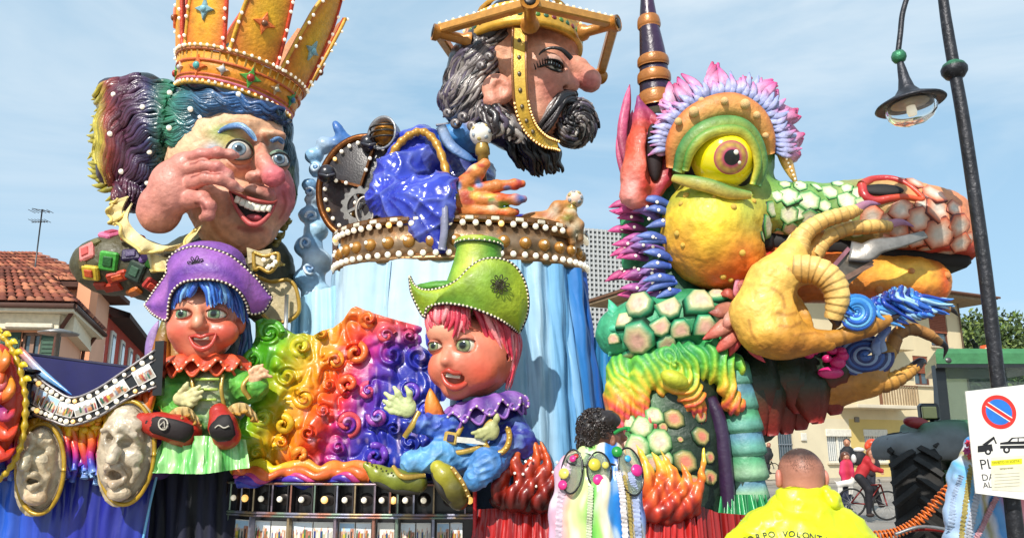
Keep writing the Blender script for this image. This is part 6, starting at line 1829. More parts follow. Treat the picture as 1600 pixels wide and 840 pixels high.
for i in range(8):
 a=math.radians(-150+i*45);ax_=np.array([math.cos(a),math.sin(a),0]);tx=np.array([-math.sin(a),math.cos(a),0])
 H=150;flare=.27
 pts=[]
 for v,hw in((0,35),(.35,31),(.7,25),(1.0,14),(1.12,0)):
  pts.append((v,hw))
 outl=[(v,-hw)for v,hw in pts]+[(v,hw)for v,hw in pts[::-1][1:]]
 def pp(v,x,off):
  y=52+H*v;r=crad(52)+flare*H*v*(1-.2*v)+off
  q=ax_*r*math.cos(x/110)+tx*x*(1+.25*v)+np.array([0,0,y]);return cc+CM@(q*S_)
 m_=len(outl)
 front=[pp(v,x,2)for v,x in outl];back=[pp(v,x,-3)for v,x in outl]
 g=G();col=[srgb('#d9a01e')if abs(x)<1 else srgb('#d0661c')for v,x in outl]
 cen_f=[pp(v,0,2.5)for v in(.05,.35,.7,1.0)]
 n_=12;vv=np.linspace(0,1.0,n_);xx=np.linspace(-1,1,9);hw_=np.interp(vv,[q[0]for q in pts],[q[1]for q in pts])
 Pf=np.array([[pp(v,x*h,2+1.5*(1-x*x))for x in xx]for v,h in zip(vv,hw_)])
 edge=np.abs(xx)[None,:,None]**2.5*np.ones((n_,1,1));base_c=ramp([(0,'#de8a1c'),(.4,'#e4b020'),(1,'#de961c')],vv)[:,None,:]
 cf=base_c*(1-edge)+srgb('#b8301c')*edge*.9+base_c*edge*.1
 g.add(Pf.reshape(-1,3),[grid_faces(n_,9)],cf.reshape(-1,3))
 Pb=np.array([[pp(v,x*h,-3)for x in xx]for v,h in zip(vv,hw_)]);g.add(Pb.reshape(-1,3),[grid_faces(n_,9)],'#b86a1c')
 for sgn in(0,-1):
  E=np.stack([Pf[:,sgn],Pb[:,sgn]],1);g.add(E.reshape(-1,3),[grid_faces(n_,2)],'#b03a1c')
 sp_=part('crown_point',g,PAINT,jc)
 for sgn in(0,-1):
  g=G();V,F=tube(Pf[:,sgn],3*S_,7);g.add(V,F,'#c8401c' if sgn else '#d8a02c');part('point_edge',g,PAINT,sp_)
  for k in range(8):
   p=Pf[int(k*(n_-1)/7),sgn];bulb(sp_,p+CM@ax_*4*S_,2.7*S_,False)
 if True:
  p=pp(.34,0,5);n=nrm(np.cross(pp(.34,6,0)-pp(.34,-6,0),pp(.4,0,0)-pp(.3,0,0)));n=n if np.dot(n,CM@ax_)>0 else-n
  star(a,0,17,['#d8662c','#7fa8b0','#d86a2c','#8fb0b0'][i%4],['#7a4a2c','#8ac0cc'][i%2],5,parent=jc,base=p,M=basis(n,CM@np.array([0,0,1.])))
FACEM=mat('painted_face',rough=.42,coat=.05,var=.08,vscale=8,bump=.12,bscale=30,dirt=.08)
# ================================================================ CHILD PUPPETS
def pearls(fig,P,r,step,name,parent,col='#e8d8c0',m=GLOSS):
 """a string of little pearls along a world polyline, one trim part"""
 d=np.concatenate([[0],np.cumsum(np.linalg.norm(np.diff(P,axis=0),axis=1))]);n=max(2,int(d[-1]/(step*fig.s)))
 g=G();V0,F0=ellipsoid((0,0,0),r*fig.s,7,4)
 for p in resample(P,n):g.add(V0+p,F0,col)
 return part(name,g,m,parent,kind='stuff')
def brim(fig,outer,inner,col_fn,name,parent,n=70,nv=9,bulge=7,th=7):
 O=resample(spline(np.array(outer,float),90),n);I=resample(spline(np.array(inner,float),90),n)
 v=np.linspace(0,1,nv)
 P=O[:,None]*(1-v)[None,:,None]+I[:,None]*v[None,:,None]
 P[...,2]+=bulge*np.sin(PI*v)[None]
 u=np.linspace(0,1,n)
 W=np.array([[fig.w(*q)for q in row]for row in P])
 g=G();cf=col_fn(u[:,None]+0*v[None],v[None]+0*u[:,None]);g.add(W.reshape(-1,3),[grid_faces(n,nv)],cf.reshape(-1,3))
 Bk=W+np.array([0,th*fig.s,0]);g.add(Bk.reshape(-1,3),[grid_faces(n,nv)],cf.reshape(-1,3)*.7)
 for k in(0,-1):
  E=np.stack([W[:,k],Bk[:,k]],1);g.add(E.reshape(-1,3),[grid_faces(n,2)],cf[:,k].repeat(2,0).reshape(-1,3)*.6)
 o=part(name,g,PAINT,parent)
 for k in(0,-1):
  g=G();V,F=tube(W[:,k]+np.array([0,2*fig.s,0]),2.6*fig.s,7);g.add(V,F,'#2a1a22');part('brim_edge',g,PAINT,o)
  pearls(fig,W[:,k]-np.array([0,1.5*fig.s,0]),1.9,6.2,'pearl_trim',o)
 return o
def ruff(fig,c,rx,rz,rin,waves,amp,tilt,col,col2,parent,name='ruff',up=6,M=None,nseg=160):
 a=np.linspace(0,2*PI,nseg);v=np.linspace(0,1,7)
 M=rotm(0,-tilt,0)if M is None else M
 c=fig.w(*c);rows=[]
 for k in v:
  r=rin+(1-rin)*k
  y=amp*k*np.sin(waves*a)-up*k**2*2
  rr=r*(1+.05*k*np.cos(waves*a))
  rows.append(c+(np.stack([np.cos(a)*rx*rr,np.sin(a)*rz*rr,y],-1)*fig.s)@M.T)
 P=np.stack(rows,1)
 t=(np.sin(waves*a)*.5+.5)[:,None,None]
 g=grid_geo(P,lerp(srgb(col2),srgb(col),t)*np.ones((1,7,1)))
 P2=P-np.array([0,0,3*fig.s]);g.add(P2.reshape(-1,3),[grid_faces(nseg,7)],srgb(col2)*.8)
 V,F=tube(P[:,-1]-np.array([0,0,1.5*fig.s]),2.4*fig.s,6);g.add(V,F,srgb(col)*1.1)
 o=part(name,g,PAINT,parent);pearls(fig,P[:,-1]+np.array([0,-2*fig.s,-1*fig.s]),1.9,11,'pearl_trim',o)
 P3=c+(np.stack([np.cos(a)*rx*.93,np.sin(a)*rz*.93,-amp*np.sin(waves*a)-up*3],-1)*fig.s)@M.T
 rows=np.stack([c+(np.stack([np.cos(a)*rx*rin,np.sin(a)*rz*rin,0*a-8],-1)*fig.s)@M.T,P3],1)
 g=grid_geo(rows,srgb(col2));V,F=tube(P3,2.2*fig.s,6);g.add(V,F,srgb(col));part('ruff_layer',g,PAINT,o)
 return o
def emblem(fig,sc_pts,size,col,parent,seed=0):
 """curly filigree laid on a surface: sc_pts = (centre, normal)"""
 p,n=sc_pts;M=basis(n,(0,0,1));g=G();s=fig.s*size
 tt=np.linspace(0,2*PI,18)
 for k in range(9):
  a=k*2*PI/9;c=np.array([.66*math.cos(a),.66*math.sin(a),.03]);P=np.array([p+M@((c+np.array([(.26*math.cos(q)*math.cos(a)-.13*math.sin(q)*math.sin(a)),(.26*math.cos(q)*math.sin(a)+.13*math.sin(q)*math.cos(a)),0]))*s)for q in tt]);V,F=tube(P,.05*s,5);g.add(V,F,col)
 for k in range(3):
  a=k*2.1;P=np.array([p+M@(np.array([(.05+.05*q)*math.cos(a+q*.9),(.05+.05*q)*math.sin(a+q*.9),.03])*s)for q in tt]);V,F=tube(P,.055*s,5);g.add(V,F,col)
 V,F=tube(np.array([p+M@(np.array([.42*math.cos(q),.42*math.sin(q),.03])*s)for q in np.linspace(0,2*PI,26)]),.05*s,5);g.add(V,F,col)
 return part('emblem',g,PAINT,parent)
def cloth_folds(sc,amp=1.0,streak='#7fa8d0',mix=.35):
 def fn(V,F,C):
  sc.V,sc.F=V,F;N=sc.norms()
  q=np.abs(vnoise(np.stack([V[:,0]/16+V[:,1]/30,V[:,1]/11-V[:,0]/20,V[:,2]/18],-1))-.5)*2
  q2=vnoise(np.stack([V[:,0]/9,V[:,1]/5,V[:,2]/8],-1))
  w=(np.clip((q2-.45)*2,0,1)*mix)[:,None];C[:]=C*(.8+.35*vnoise(V/12))[:,None];C[:]=C*(1-w)+srgb(streak)*w
  return V+N*(amp*(4.0*(1-q)**3-1.5))[:,None]
 return fn
# ---------------------------------------------------------------- puppet with blue hair
BF=Fig(312,560,9.0)
pb=thing('puppet_figure','child puppet with blue hair, purple pearl edged hat and orange ruff','puppet',BF.w(320,690))
fc,fc2='#d2765c','#e09a80'
f=Sculpt(BF,10,8)
f.ell((316,500,0),(54,52,52),fc);f.ell((316,525,14),(46,38,40),fc);f.ell((286,516,32),(22,20,20),'#d06a4c');f.ell((348,520,30),(24,21,20),'#cf5e42');f.ell((314,550,32),(22,14,18),'#d4704e');f.ell((300,474,36),(30,18,18),fc2)
f.chain([(310,484,50),(309,500,58),(309,506,60)],[6,8,9],'#d88a66',k=6);f.ell((301,509,52),(6,5,6),'#c45a3c',k=4);f.ell((319,510,52),(6,5,6),'#c45a3c',k=4)
f.ell((374,508,-4),(10,14,8),'#c85e3e',k=4)
f.ell((288,491,50),(13,8,9),'#c0644a',k=4,op='s');f.ell((338,491,50),(15,9,9),'#c0644a',k=4,op='s')
f.chain([(298,528,54),(315,532,58),(334,524,52)],[3,9,3],'#4a1010',k=3,op='s')
f.build(1.7,lump=.5);f.paint(280,518,14,12,'#d04a3c',.5,zr=50);f.paint(350,520,16,12,'#c83e30',.5,zr=50);f.paint(296,474,18,10,'#e0a07c',.6,zr=60);f.paint(309,500,5,12,'#e0a888',.6,zr=40)
hd_=part('head',f.G(),FACEM,pb)
eye_full(BF,(288,491,38),13.5,(-.02,-1,-.10),hd_,'#e6e0cc','#7f9a74','#35483a',30,28,'#d0806a','#7a4030',2,-12,.7,.3)
eye_full(BF,(338,491,37),14.5,(.06,-1,-.10),hd_,'#e6e0cc','#7f9a74','#35483a',30,28,'#d0806a','#7a4030',-2,12,.7,.3)
for pts in([(272,477,46),(285,468,54),(299,473,56)],[(326,473,56),(342,465,52),(358,475,44)]):
 band(BF,pts,[.8,1.5,.8],('#9a4a38','#a85844'),GLOSS,'eyebrow',hd_,.6,n=20,seg=6)
for pts,r in(([(296,526,54),(306,524,60),(314,526,62),(324,523,60),(336,521,52)],[1.5,3,3,3,1.5]),([(295,525,54),(304,540,58),(317,545,60),(330,538,57),(338,521,52)],[1.5,3.5,4.5,3.5,1.5])):
 band(BF,pts,r,('#a83024','#c84a3a'),GLOSS,'lip',hd_,.9,n=26,seg=8)
g=G();V,F=box(BF.w(315,528,53),np.array([11,2,2.6])*BF.s,None,1*BF.s);g.add(V,F,'#e8e0cc');part('tooth_row',g,GLOSS,hd_)
hbl=['#2f5fb8','#4a86d0','#7fb0e0','#2a4a9c','#3a70c4']
hair(BF,[[(270,446,44),(264,470,40),(266,498,34)],[(280,440,54),(272,460,52),(272,478,50)],[(296,436,60),(288,456,60),(282,468,56)],[(312,434,62),(304,450,64),(300,462,62)]],44,(1.5,1.5,2),3.6,hbl,.8,1.2,'hair',hd_,seed=31,npt=12)
hair(BF,[[(312,434,62),(322,454,66),(326,480,60)],[(326,434,62),(336,452,62),(338,474,58)],[(344,438,56),(350,458,54),(352,474,46)],[(362,446,44),(370,474,34),(378,500,20)],[(374,456,34),(384,482,20),(386,506,6)]],56,(1.5,1.5,2),3.8,hbl,1.0,1.2,'hair',hd_,seed=32,npt=12)
hair(BF,[[(372,500,-10),(378,530,-10),(372,560,-10)],[(384,500,-16),(390,530,-16),(386,566,-16)]],20,(3,3,3),5,['#1f3f6a','#2f6a8a','#244a80'],1.5,1.2,'hair',hd_,seed=33,npt=12)
hat=thing('tricorn_hat','purple pearl edged tricorn hat on the blue haired puppet','hat',BF.w(312,440))
def pcol(u,v):
 q=vnoise(np.stack([u*6,v*3,0*u+3],-1))[...,None];return lerp(srgb('#5a2a8a'),srgb('#a060ac'),np.clip(q*1.1+.35*np.abs(u-.5)[...,None]*1.2-.1,0,1))
bo_=brim(BF,[(227,475,10),(244,450,30),(260,427,44),(262,408,50),(276,393,54),(306,385,58),(334,390,58),(362,401,52),(398,432,30),(424,464,2)],[(227,477,10),(240,491,28),(260,500,40),(263,480,52),(268,458,62),(284,442,70),(306,437,74),(334,437,74),(358,444,66),(375,457,54),(386,476,38),(391,490,24),(412,486,8),(424,466,2)],pcol,'brim',hat)
g=G();V,F=ellipsoid(BF.w(326,410,6),np.array([58,46,34])*BF.s,26,14);g.add(V,F,'#7a4a98');part('crown',g,PAINT,hat)
emblem(BF,(BF.w(306,414,72),np.array([-.05,-1,-.15])),15,'#1c1220',hat)
ruff(BF,(322,556,4),66,52,.62,11,8,2,'#d8542c','#b83a1c',pb,up=9)
t=Sculpt(BF,10,6);gj,gj2,vest='#3f8a2c','#2a5f22','#cfc6ae'
t.ell((325,620,0),(50,46,34),gj);t.ell((322,622,22),(28,40,18),vest,k=5);t.chain([(280,592,6),(262,622,24),(272,642,40)],[20,20,15],'#4f9a34');t.chain([(366,592,4),(392,606,20),(402,602,30)],[20,21,18],'#4f9a34')
t.chain([(320,655,10),(300,668,40)],[24,20],gj2);t.chain([(340,655,10),(352,664,40)],[24,20],gj2)
t.build(1.8,cloth_folds(t,.7,'#8ab84a',.4),lump=.6);to=part('jacket',t.G(),PAINT,pb)
for k,y in enumerate((592,608,624)):
 g=G();V,F=box(BF.w(324,y,44),np.array([18-k*2,2,2])*BF.s,None,.8*BF.s);g.add(V,F,'#9ab04a');part('braid',g,GOLDM,to)
band(BF,[(298,585,36),(302,610,42),(300,640,38)],[3,3,3],('#8a6a24','#c8a84a'),GOLDM,'lapel_trim',to);band(BF,[(348,585,36),(346,610,42),(352,640,36)],[3,3,3],('#8a6a24','#c8a84a'),GOLDM,'lapel_trim',to)
for pts in([(256,612,36),(250,628,40),(256,644,44)],[(392,586,40),(380,604,46),(390,622,40)]):band(BF,pts,[3.5,4,3.5],('#8a6a24','#c8a84a'),GOLDM,'cuff_trim',to)
h1=hand_sculpt(BF,[((284,622,50),(13,11,7))],[([(290,616,52),(302,610,54),(312,603,52)],[4.5,3.8,2.6]),([(292,621,54),(306,616,56),(316,611,54)],[4.5,3.8,2.6]),([(292,627,54),(304,624,56),(314,620,54)],[4.5,3.8,2.6]),([(288,630,52),(298,632,54),(306,630,52)],[4,3.4,2.4]),([(282,612,54),(290,604,56),(293,598,56)],[4,3.4,2.4])],'#c8c08a',k=4,h=1.2,lump=.2);part('hand',h1.G(),PAINT,pb)
h2_=hand_sculpt(BF,[((398,594,40),(10,11,7))],[([(402,586,42),(410,578,44),(418,580,42)],[4,3.2,2.2]),([(404,590,42),(414,586,44),(424,588,42)],[4,3.2,2.2]),([(398,584,42),(402,574,44),(410,570,42)],[4,3.2,2.2]),([(394,590,44),(392,580,46),(396,574,46)],[4,3.2,2.2])],'#d8a880',k=4,h=1.2,lump=.2);part('hand',h2_.G(),PAINT,pb)
def sole_shoe(pts,r0,ang,parent,f_):
 sc=Sculpt(f_,6,5);sc.chain(pts,r0,'#a8281c',k=6);return sc
s1=sole_shoe([(222,658,66),(250,664,70),(276,670,66),(292,676,58)],[13,18,20,21],0,pb,BF);s1.build(1.8,lump=.4);so=part('shoe',s1.G(),GLOSS,pb)
g=G();C=spline(BF.path([(228,660,82),(256,666,88),(284,674,84),(300,679,74)]),20);V,F=tube(C,np.interp(np.linspace(0,1,20),[0,.15,.5,.9,1],[5,12,14,13,6])*BF.s,12,.35,(0,-1,0));g.add(V,F,'#1a0c0c');sl1=part('sole',g,MATTE,so)
g=G();a=np.linspace(0,2*PI,20);C=np.array([BF.w(255+7*math.cos(q),662+9*math.sin(q),96)for q in a]);V,F=tube(C,1.2*BF.s,5);g.add(V,F,'#b8b0a0');V,F=tube(BF.path([(250,664,97),(256,658,97),(258,668,97),(254,668,97)]),1.1*BF.s,5);g.add(V,F,'#b8b0a0');part('sole_mark',g,MATTE,so)
s2=sole_shoe([(342,644,66),(348,664,72),(354,680,66)],[14,19,20],0,pb,BF);s2.build(1.8,lump=.4);so=part('shoe',s2.G(),GLOSS,pb)
g=G();C=spline(BF.path([(340,652,86),(346,668,92),(350,688,84)]),16);V,F=tube(C,np.interp(np.linspace(0,1,16),[0,.2,.8,1],[8,17,18,10])*BF.s,12,.3,(0,-1,0));g.add(V,F,'#140a0a');sl2=part('sole',g,MATTE,so)
g=G();V,F=tube(spline(BF.path([(336,668,98),(342,664,98),(350,668,98),(358,665,98)]),16),1.1*BF.s,5);g.add(V,F,'#b0a898');part('sole_mark',g,MATTE,so)
for c in((284,640,52),(374,634,46)):
 frill(BF,[(c[0]-24,c[1]+8,c[2]),(c[0]-8,c[1]-4,c[2]+12),(c[0]+10,c[1]-4,c[2]+12),(c[0]+24,c[1]+10,c[2])],(2,16,6),6,5,'#c8a86a','ankle_frill',pb,edge='#a87a2c')
P,u,v,w=sheet(BF.path([(252,686,50),(320,680,66),(384,686,50)]),BF.path([(240,738,62),(316,740,86),(390,730,60)]),100,10,9,.05,5,crease=1.6,jit=1.1)
cols=lerp(srgb('#4aa848')[None,None],srgb('#b4e09a')[None,None],np.clip(.5+.45*w,0,1)[:,None,None]*np.ones((1,10,1)));part('fringe_skirt',grid_geo(P,cols),SATIN,pb)
# ---------------------------------------------------------------- puppet with pink hair
PF=Fig(740,580,8.7)
pp_=thing('puppet_figure','child puppet with pink hair, big green hat and purple ruff','puppet',PF.w(740,740))
f=Sculpt(PF,11,8);c1='#d87a5e'
f.ell((742,555,-6),(64,64,58),c1);f.ell((722,572,20),(46,46,40),c1);f.ell((748,580,32),(28,26,22),'#cf5a38');f.ell((690,576,24),(20,24,24),'#d86e52');f.ell((712,610,28),(19,14,18),'#dc8264');f.ell((704,516,26),(38,32,30),'#e09a7c')
f.chain([(699,551,50),(697,563,57)],[5,7.5],'#de8e74',k=9);f.ell((704,567,54),(6,4.5,5),'#cc6a50',k=4)
f.ell((786,556,10),(13,18,10),'#c85434',k=4);f.ell((788,556,22),(7,11,6),'#8a3020',k=3,op='s')
f.ell((726,539,54),(17,11,11),'#c4684e',k=4,op='s');f.ell((682,541,42),(9,10,9),'#c4684e',k=4,op='s')
f.chain([(693,584,54),(710,592,54),(728,588,46)],[4,11,4],'#5a1412',k=3,op='s')
f.build(1.8,lump=.5);f.paint(750,582,22,18,'#c83e2c',.5,zr=60);f.paint(700,512,18,14,'#e0a884',.6,zr=60);f.paint(688,556,5,14,'#e4ac8a',.6,zr=40);f.paint(712,606,14,7,'#e08a66',.5,zr=60)
hd_=part('head',f.G(),FACEM,pp_)
eye_full(PF,(728,540,38),17.5,(-.25,-1,-.06),hd_,'#e4dfc8','#8f9a6c','#3a4434',34,30,'#d4846a','#7a4030',-2,2,.7,.3)
eye_full(PF,(682,541,31),12,(-.42,-1,-.06),hd_,'#e4dfc8','#8f9a6c','#3a4434',32,30,'#d4846a','#7a4030',2,-34,.7,.3)
band(PF,[(708,518,55),(727,509,55),(749,517,44)],[.8,1.6,.8],('#9a4a38','#a85844'),GLOSS,'eyebrow',hd_,.6,n=20,seg=6)
for pts,r in(([(690,582,54),(700,578,60),(710,582,60),(722,582,54),(732,584,44)],[1.5,3.5,3.5,3,1.5]),([(690,582,54),(697,598,58),(711,605,58),(727,598,50),(735,582,44)],[1.5,4,5.5,4,1.5])):
 band(PF,pts,r,('#a83024','#cc5640'),GLOSS,'lip',hd_,.9,n=28,seg=8)
g=G();V,F=box(PF.w(708,587,51),np.array([11,2,3])*PF.s,rotm(0,6,10),1*PF.s);g.add(V,F,'#e8e0cc');part('tooth_row',g,GLOSS,hd_)
hp_=['#c8384a','#d85a68','#e88a8c','#b82c44','#dc6a74']
hair(PF,[[(668,478,30),(668,510,36),(676,530,36)],[(676,474,44),(680,496,50),(684,508,48)],[(700,472,54),(694,496,58),(690,506,54)],[(716,472,56),(716,500,60),(706,526,56)],[(732,474,54),(732,498,56),(736,512,50)]],60,(1.6,2,2),4.2,hp_,1,1.1,'hair',hd_,seed=41,npt=12)
hair(PF,[[(744,478,50),(756,510,46),(772,544,34)],[(764,482,42),(776,512,38),(790,548,26)],[(782,490,32),(796,520,26),(800,560,16)],[(798,500,20),(806,540,10),(798,590,4)],[(800,510,8),(806,550,0),(790,610,-6)]],76,(2,2,3),4.8,hp_,1.2,1.2,'hair',hd_,seed=42,npt=14)
hs_=Sculpt(PF,8,5);hs_.ell((770,520,-6),(42,56,46),'#b02c40');hs_.build(3);part('hair_base',hs_.G(),HAIRM,hd_)
hat2=thing('pirate_hat','big green hat with curled brim and dark emblem on the pink haired puppet','hat',PF.w(740,480))
def gcol(u,v):
 q=vnoise(np.stack([u*5,v*3,0*u+8],-1))[...,None];return lerp(srgb('#3f7a1c'),srgb('#a8b82c'),np.clip(q*.8+.6*(1-v[...,None])*(u[...,None])+.05,0,1))
b2=brim(PF,[(640,432,20),(648,446,34),(664,453,48),(688,450,60),(714,438,68),(736,416,72),(756,405,74),(780,404,72),(802,413,64),(818,436,52),(825,464,40),(823,492,26),(812,518,14)],[(640,434,20),(644,460,32),(662,494,40),(668,480,54),(690,474,66),(712,475,72),(736,480,76),(758,488,72),(778,497,62),(796,508,44),(811,520,16)],gcol,'brim',hat2,bulge=12)
g=G();M=np.array(Matrix.Rotation(math.radians(3),3,'Y'));V,F=lathe(np.array([(58,-30),(50,6),(40,44),(36,68),(38,76),(40,80),(36,84),(0,84)])*PF.s,40,PF.w(744,455,0),M)
th=np.tile(np.arange(40),8);g.add(V,F,lerp(srgb('#5a9a30'),srgb('#aab83c'),(np.sin(th*2*PI/40*3+1)*.5+.5)[:,None]));cr=part('crown',g,PAINT,hat2)
a=np.linspace(0,2*PI,60);C=PF.w(744,455,0)+(np.stack([39*np.cos(a),39*np.sin(a),0*a+74],-1)*PF.s)@M.T;g=G();V,F=tube(C,2*PF.s,6);g.add(V,F,'#26401a');part('crown_band',g,PAINT,cr);pearls(PF,C+np.array([0,-2,1.5])*PF.s,1.8,8,'pearl_trim',cr)
bk=Sculpt(PF,8,5);bk.ell((700,455,0),(60,14,50),'#4f8a28');bk.build(3);part('brim_inside',bk.G(),PAINT,hat2)
emblem(PF,(PF.w(781,444,84),nrm(np.array([.22,-1,-.1]))),16,'#2a200c',hat2)
ruff(PF,(752,622,8),66,50,.6,10,9,14,'#8a5aa8','#4a2a7a',pp_,up=10)
t=Sculpt(PF,10,6);bl,bl2='#2a3a9a','#3f7ab8'
t.ell((768,682,-4),(48,44,34),'#2c3698');t.chain([(730,660,10),(690,668,30),(654,660,44)],[22,19,15],'#2f4aa8');t.chain([(800,660,4),(812,690,20),(792,690,36)],[20,24,16],'#2c2f8a')
t.chain([(742,716,20),(690,712,44),(644,722,56)],[24,22,17],['#4a86b8','#5a96c4']);t.chain([(780,716,20),(762,722,48),(742,750,60)],[24,22,16],['#3a6ab0','#4a86c0'])
t.build(1.8,cloth_folds(t,.9,'#8fb4d4',.4),lump=.6);to=part('jacket',t.G(),PAINT,pp_)
band(PF,[(632,682,52),(644,664,58),(655,642,54)],[4,4.5,4],('#8a6a24','#c8a84a'),GOLDM,'cuff_trim',to)
a=np.linspace(-.6,4.4,30);g=G();C=np.array([PF.w(776+20*math.cos(q),682+26*math.sin(q),54)for q in a]);V,F=tube(C,4.5*PF.s,8);g.add(V,F,'#b8903a');part('cuff_trim',g,GOLDM,to);pearls(PF,C+np.array([0,-4,0])*PF.s,1.8,7,'pearl_trim',to,'#e8c878')
for pts in([(676,690,46),(690,706,56),(720,706,56),(750,698,52),(760,690,48)],[(722,666,40),(712,684,50),(700,700,54)]):band(PF,pts,[3.5,4,4,3.5],('#8a6a24','#c8a84a'),GOLDM,'coat_trim',to)
g=G();V,F=box(PF.w(704,684,54),np.array([10,3,9])*PF.s,rotm(0,10,0),2*PF.s);g.add(V,F,'#c0a050');V,F=box(PF.w(704,684,58),np.array([5,2,5])*PF.s,rotm(0,10,0),1*PF.s);g.add(V,F,'#2a2a5a');part('buckle',g,GOLDM,to,smooth=False)
g=G();V,F=beam(PF.w(714,686,54),PF.w(758,690,56),5*PF.s,8*PF.s);g.add(V,F,'#c8c4b8');part('belt',g,GLOSS,to,smooth=False)
gl_=hand_sculpt(PF,[((636,636,54),(14,15,8))],[([(628,626,56),(622,614,58),(616,605,56)],[4.8,4,2.8]),([(624,632,56),(612,622,58),(602,614,56)],[4.8,4,2.8]),([(622,638,56),(610,632,58),(600,626,56)],[4.8,4,2.8]),([(624,645,56),(612,642,58),(602,637,56)],[4.4,3.6,2.6]),([(640,626,58),(640,614,60),(634,604,58)],[4.6,3.8,2.6])],'#b8c088',k=4,h=1.3,lump=.2);part('hand',gl_.G(),PAINT,pp_)
gr_=hand_sculpt(PF,[((768,672,56),(12,14,8))],[([(772,664,58),(776,654,60),(777,648,60)],[4.6,4,3]),([(762,668,60),(750,674,62),(738,676,60)],[4.4,3.8,2.6]),([(762,674,60),(752,680,62),(744,682,60)],[4.4,3.8,2.6]),([(764,680,58),(756,686,60)],[4.4,3])],'#a8a870',k=4,h=1.3,lump=.2);part('hand',gr_.G(),PAINT,pp_)
s1=Sculpt(PF,6,5);s1.chain([(572,726,66),(590,740,66),(620,750,62),(652,754,58)],[5,12,16,15],['#8a8a2c','#7f8a24','#5a5c1c'],k=6);s1.build(1.8,lump=.4);so=part('shoe',s1.G(),GLOSS,pp_)
band(PF,[(575,735,70),(592,754,72),(622,766,70),(656,768,62)],[2.5,4,5,4],('#14100c','#2a2418'),MATTE,'sole',so);band(PF,[(614,728,66),(630,744,80),(664,742,66)],[3,4,3],('#8a6a24','#c8a84a'),GOLDM,'shoe_trim',so);pearls(PF,spline(PF.path([(574,722,72),(592,730,80),(612,738,82)]),20),1.6,6,'pearl_trim',so,'#3a3414')
s2=Sculpt(PF,6,5);s2.chain([(684,730,74),(694,742,76),(708,764,72),(716,780,66)],[11,15,18,15],['#b8b02c','#6a6420','#3a3016'],k=6);s2.build(1.8,lump=.4);so=part('shoe',s2.G(),GLOSS,pp_)
band(PF,[(676,738,80),(688,764,86),(704,784,80)],[3,5,4],('#14100c','#2a2418'),MATTE,'sole',so);C=spline(PF.path([(706,730,84),(722,752,84),(732,774,74)]),24);g=G();V,F=tube(C,3.5*PF.s,7);g.add(V,F,'#a8823a');part('shoe_trim',g,GOLDM,so);pearls(PF,C+np.array([0,-3,0])*PF.s,1.9,7,'pearl_trim',so,'#f0d890')
g=G();g.add(*petal([(690,660,30),(676,640,36),(672,606,34)],16,.5,'#c84a1c','#e09030',PF));part('collar_flame',g,PAINT,pp_)
# ================================================================ FLOAT DECK AND FRONT
deck=thing('float_trailer','dark flat trailer deck on wheels that carries the carnival sculptures','trailer',(at(600,697,10)[0],10.2,0))
xa,xb=at(245,697,9.4)[0],at(1150,697,9.4)[0]
g=G();V,F=box(((xa+xb)/2,10.6,1.0),((xb-xa)/2,1.25,.12),None,.02);g.add(V,F,'#1c1a1c');part('platform',g,MATTE,deck,smooth=False)
for x in np.linspace(xa+.8,xb-.8,4):
 for y in(9.8,11.4):
  g=G();V,F=lathe([(0,-.14),(.3,-.14),(.44,-.1),(.46,0),(.44,.1),(.3,.14),(0,.14)],24,(x,y,.46),rotm(90,0,0));g.add(V,F,'#171717');part('wheel',g,RUBBER,deck)
for y in(9.8,11.4):
 g=G();V,F=box(((xa+xb)/2,y,.62),((xb-xa)/2,.07,.1));g.add(V,F,'#2a2624');V,F=box(((xa+xb)/2,y,.8),((xb-xa)/2-.3,.05,.085));g.add(V,F,'#2a2624');part('chassis_beam',g,METALM,deck,smooth=False,kind='stuff')
# ---- rainbow relief of curls
RF=Fig(545,620,9.35)
rainbow=thing('rainbow_relief','glossy rainbow relief of sculpted curls running from green through orange to blue','sculpture',RF.w(545,742))
topx=[372,384,395,412,428,442,458,472,487,502,520,536,548,556,575,600,625,648,668,690,722]
topy=[560,520,502,496,503,515,522,520,524,516,512,500,482,478,486,494,501,507,512,516,520]
curls=[(421,519,24),(470,541,19),(448,588,21),(524,563,18),(475,622,19),(556,551,20),(603,523,16),(575,497,16),(612,553,26),(655,557,25),(410,652,16),(443,663,17),(400,708,18),(438,690,15),(543,661,24),(482,676,14),(590,650,17),(587,712,22),(528,698,15),(500,520,14),(395,560,18),(545,600,17),(640,610,22),(690,560,22),(640,690,20),(670,640,20),(505,640,13),(470,710,14),(405,615,14),(640,524,14),(575,610,14),(615,670,14),(514,600,12),(560,735,14)]
nx_,ny_=210,150
U,Vv=np.meshgrid(np.linspace(0,1,nx_),np.linspace(0,1,ny_),indexing='ij')
X=372+350*U;T0_=np.interp(X,topx,topy);Yp=T0_+(746-T0_)*Vv
left_in=378+14*np.sin(Yp/16.0);X=X+(left_in-372)*(1-U)**6
q3=np.stack([X/26.0,Yp/26.0,0*X],-1)
wx=(vnoise(q3+3)-.5)*16;wy=(vnoise(q3+9)-.5)*16
Z=26*(vnoise(np.stack([(X+wx)/40,(Yp+wy)/40,0*X+2],-1))-.5)+12*np.abs(vnoise(np.stack([(X+wx)/15,(Yp+wy)/19,0*X+5],-1))-.5)*2
Z+=14*np.sin(np.pi*np.clip(Vv,0,1))**.6-10
spin=np.zeros_like(X)
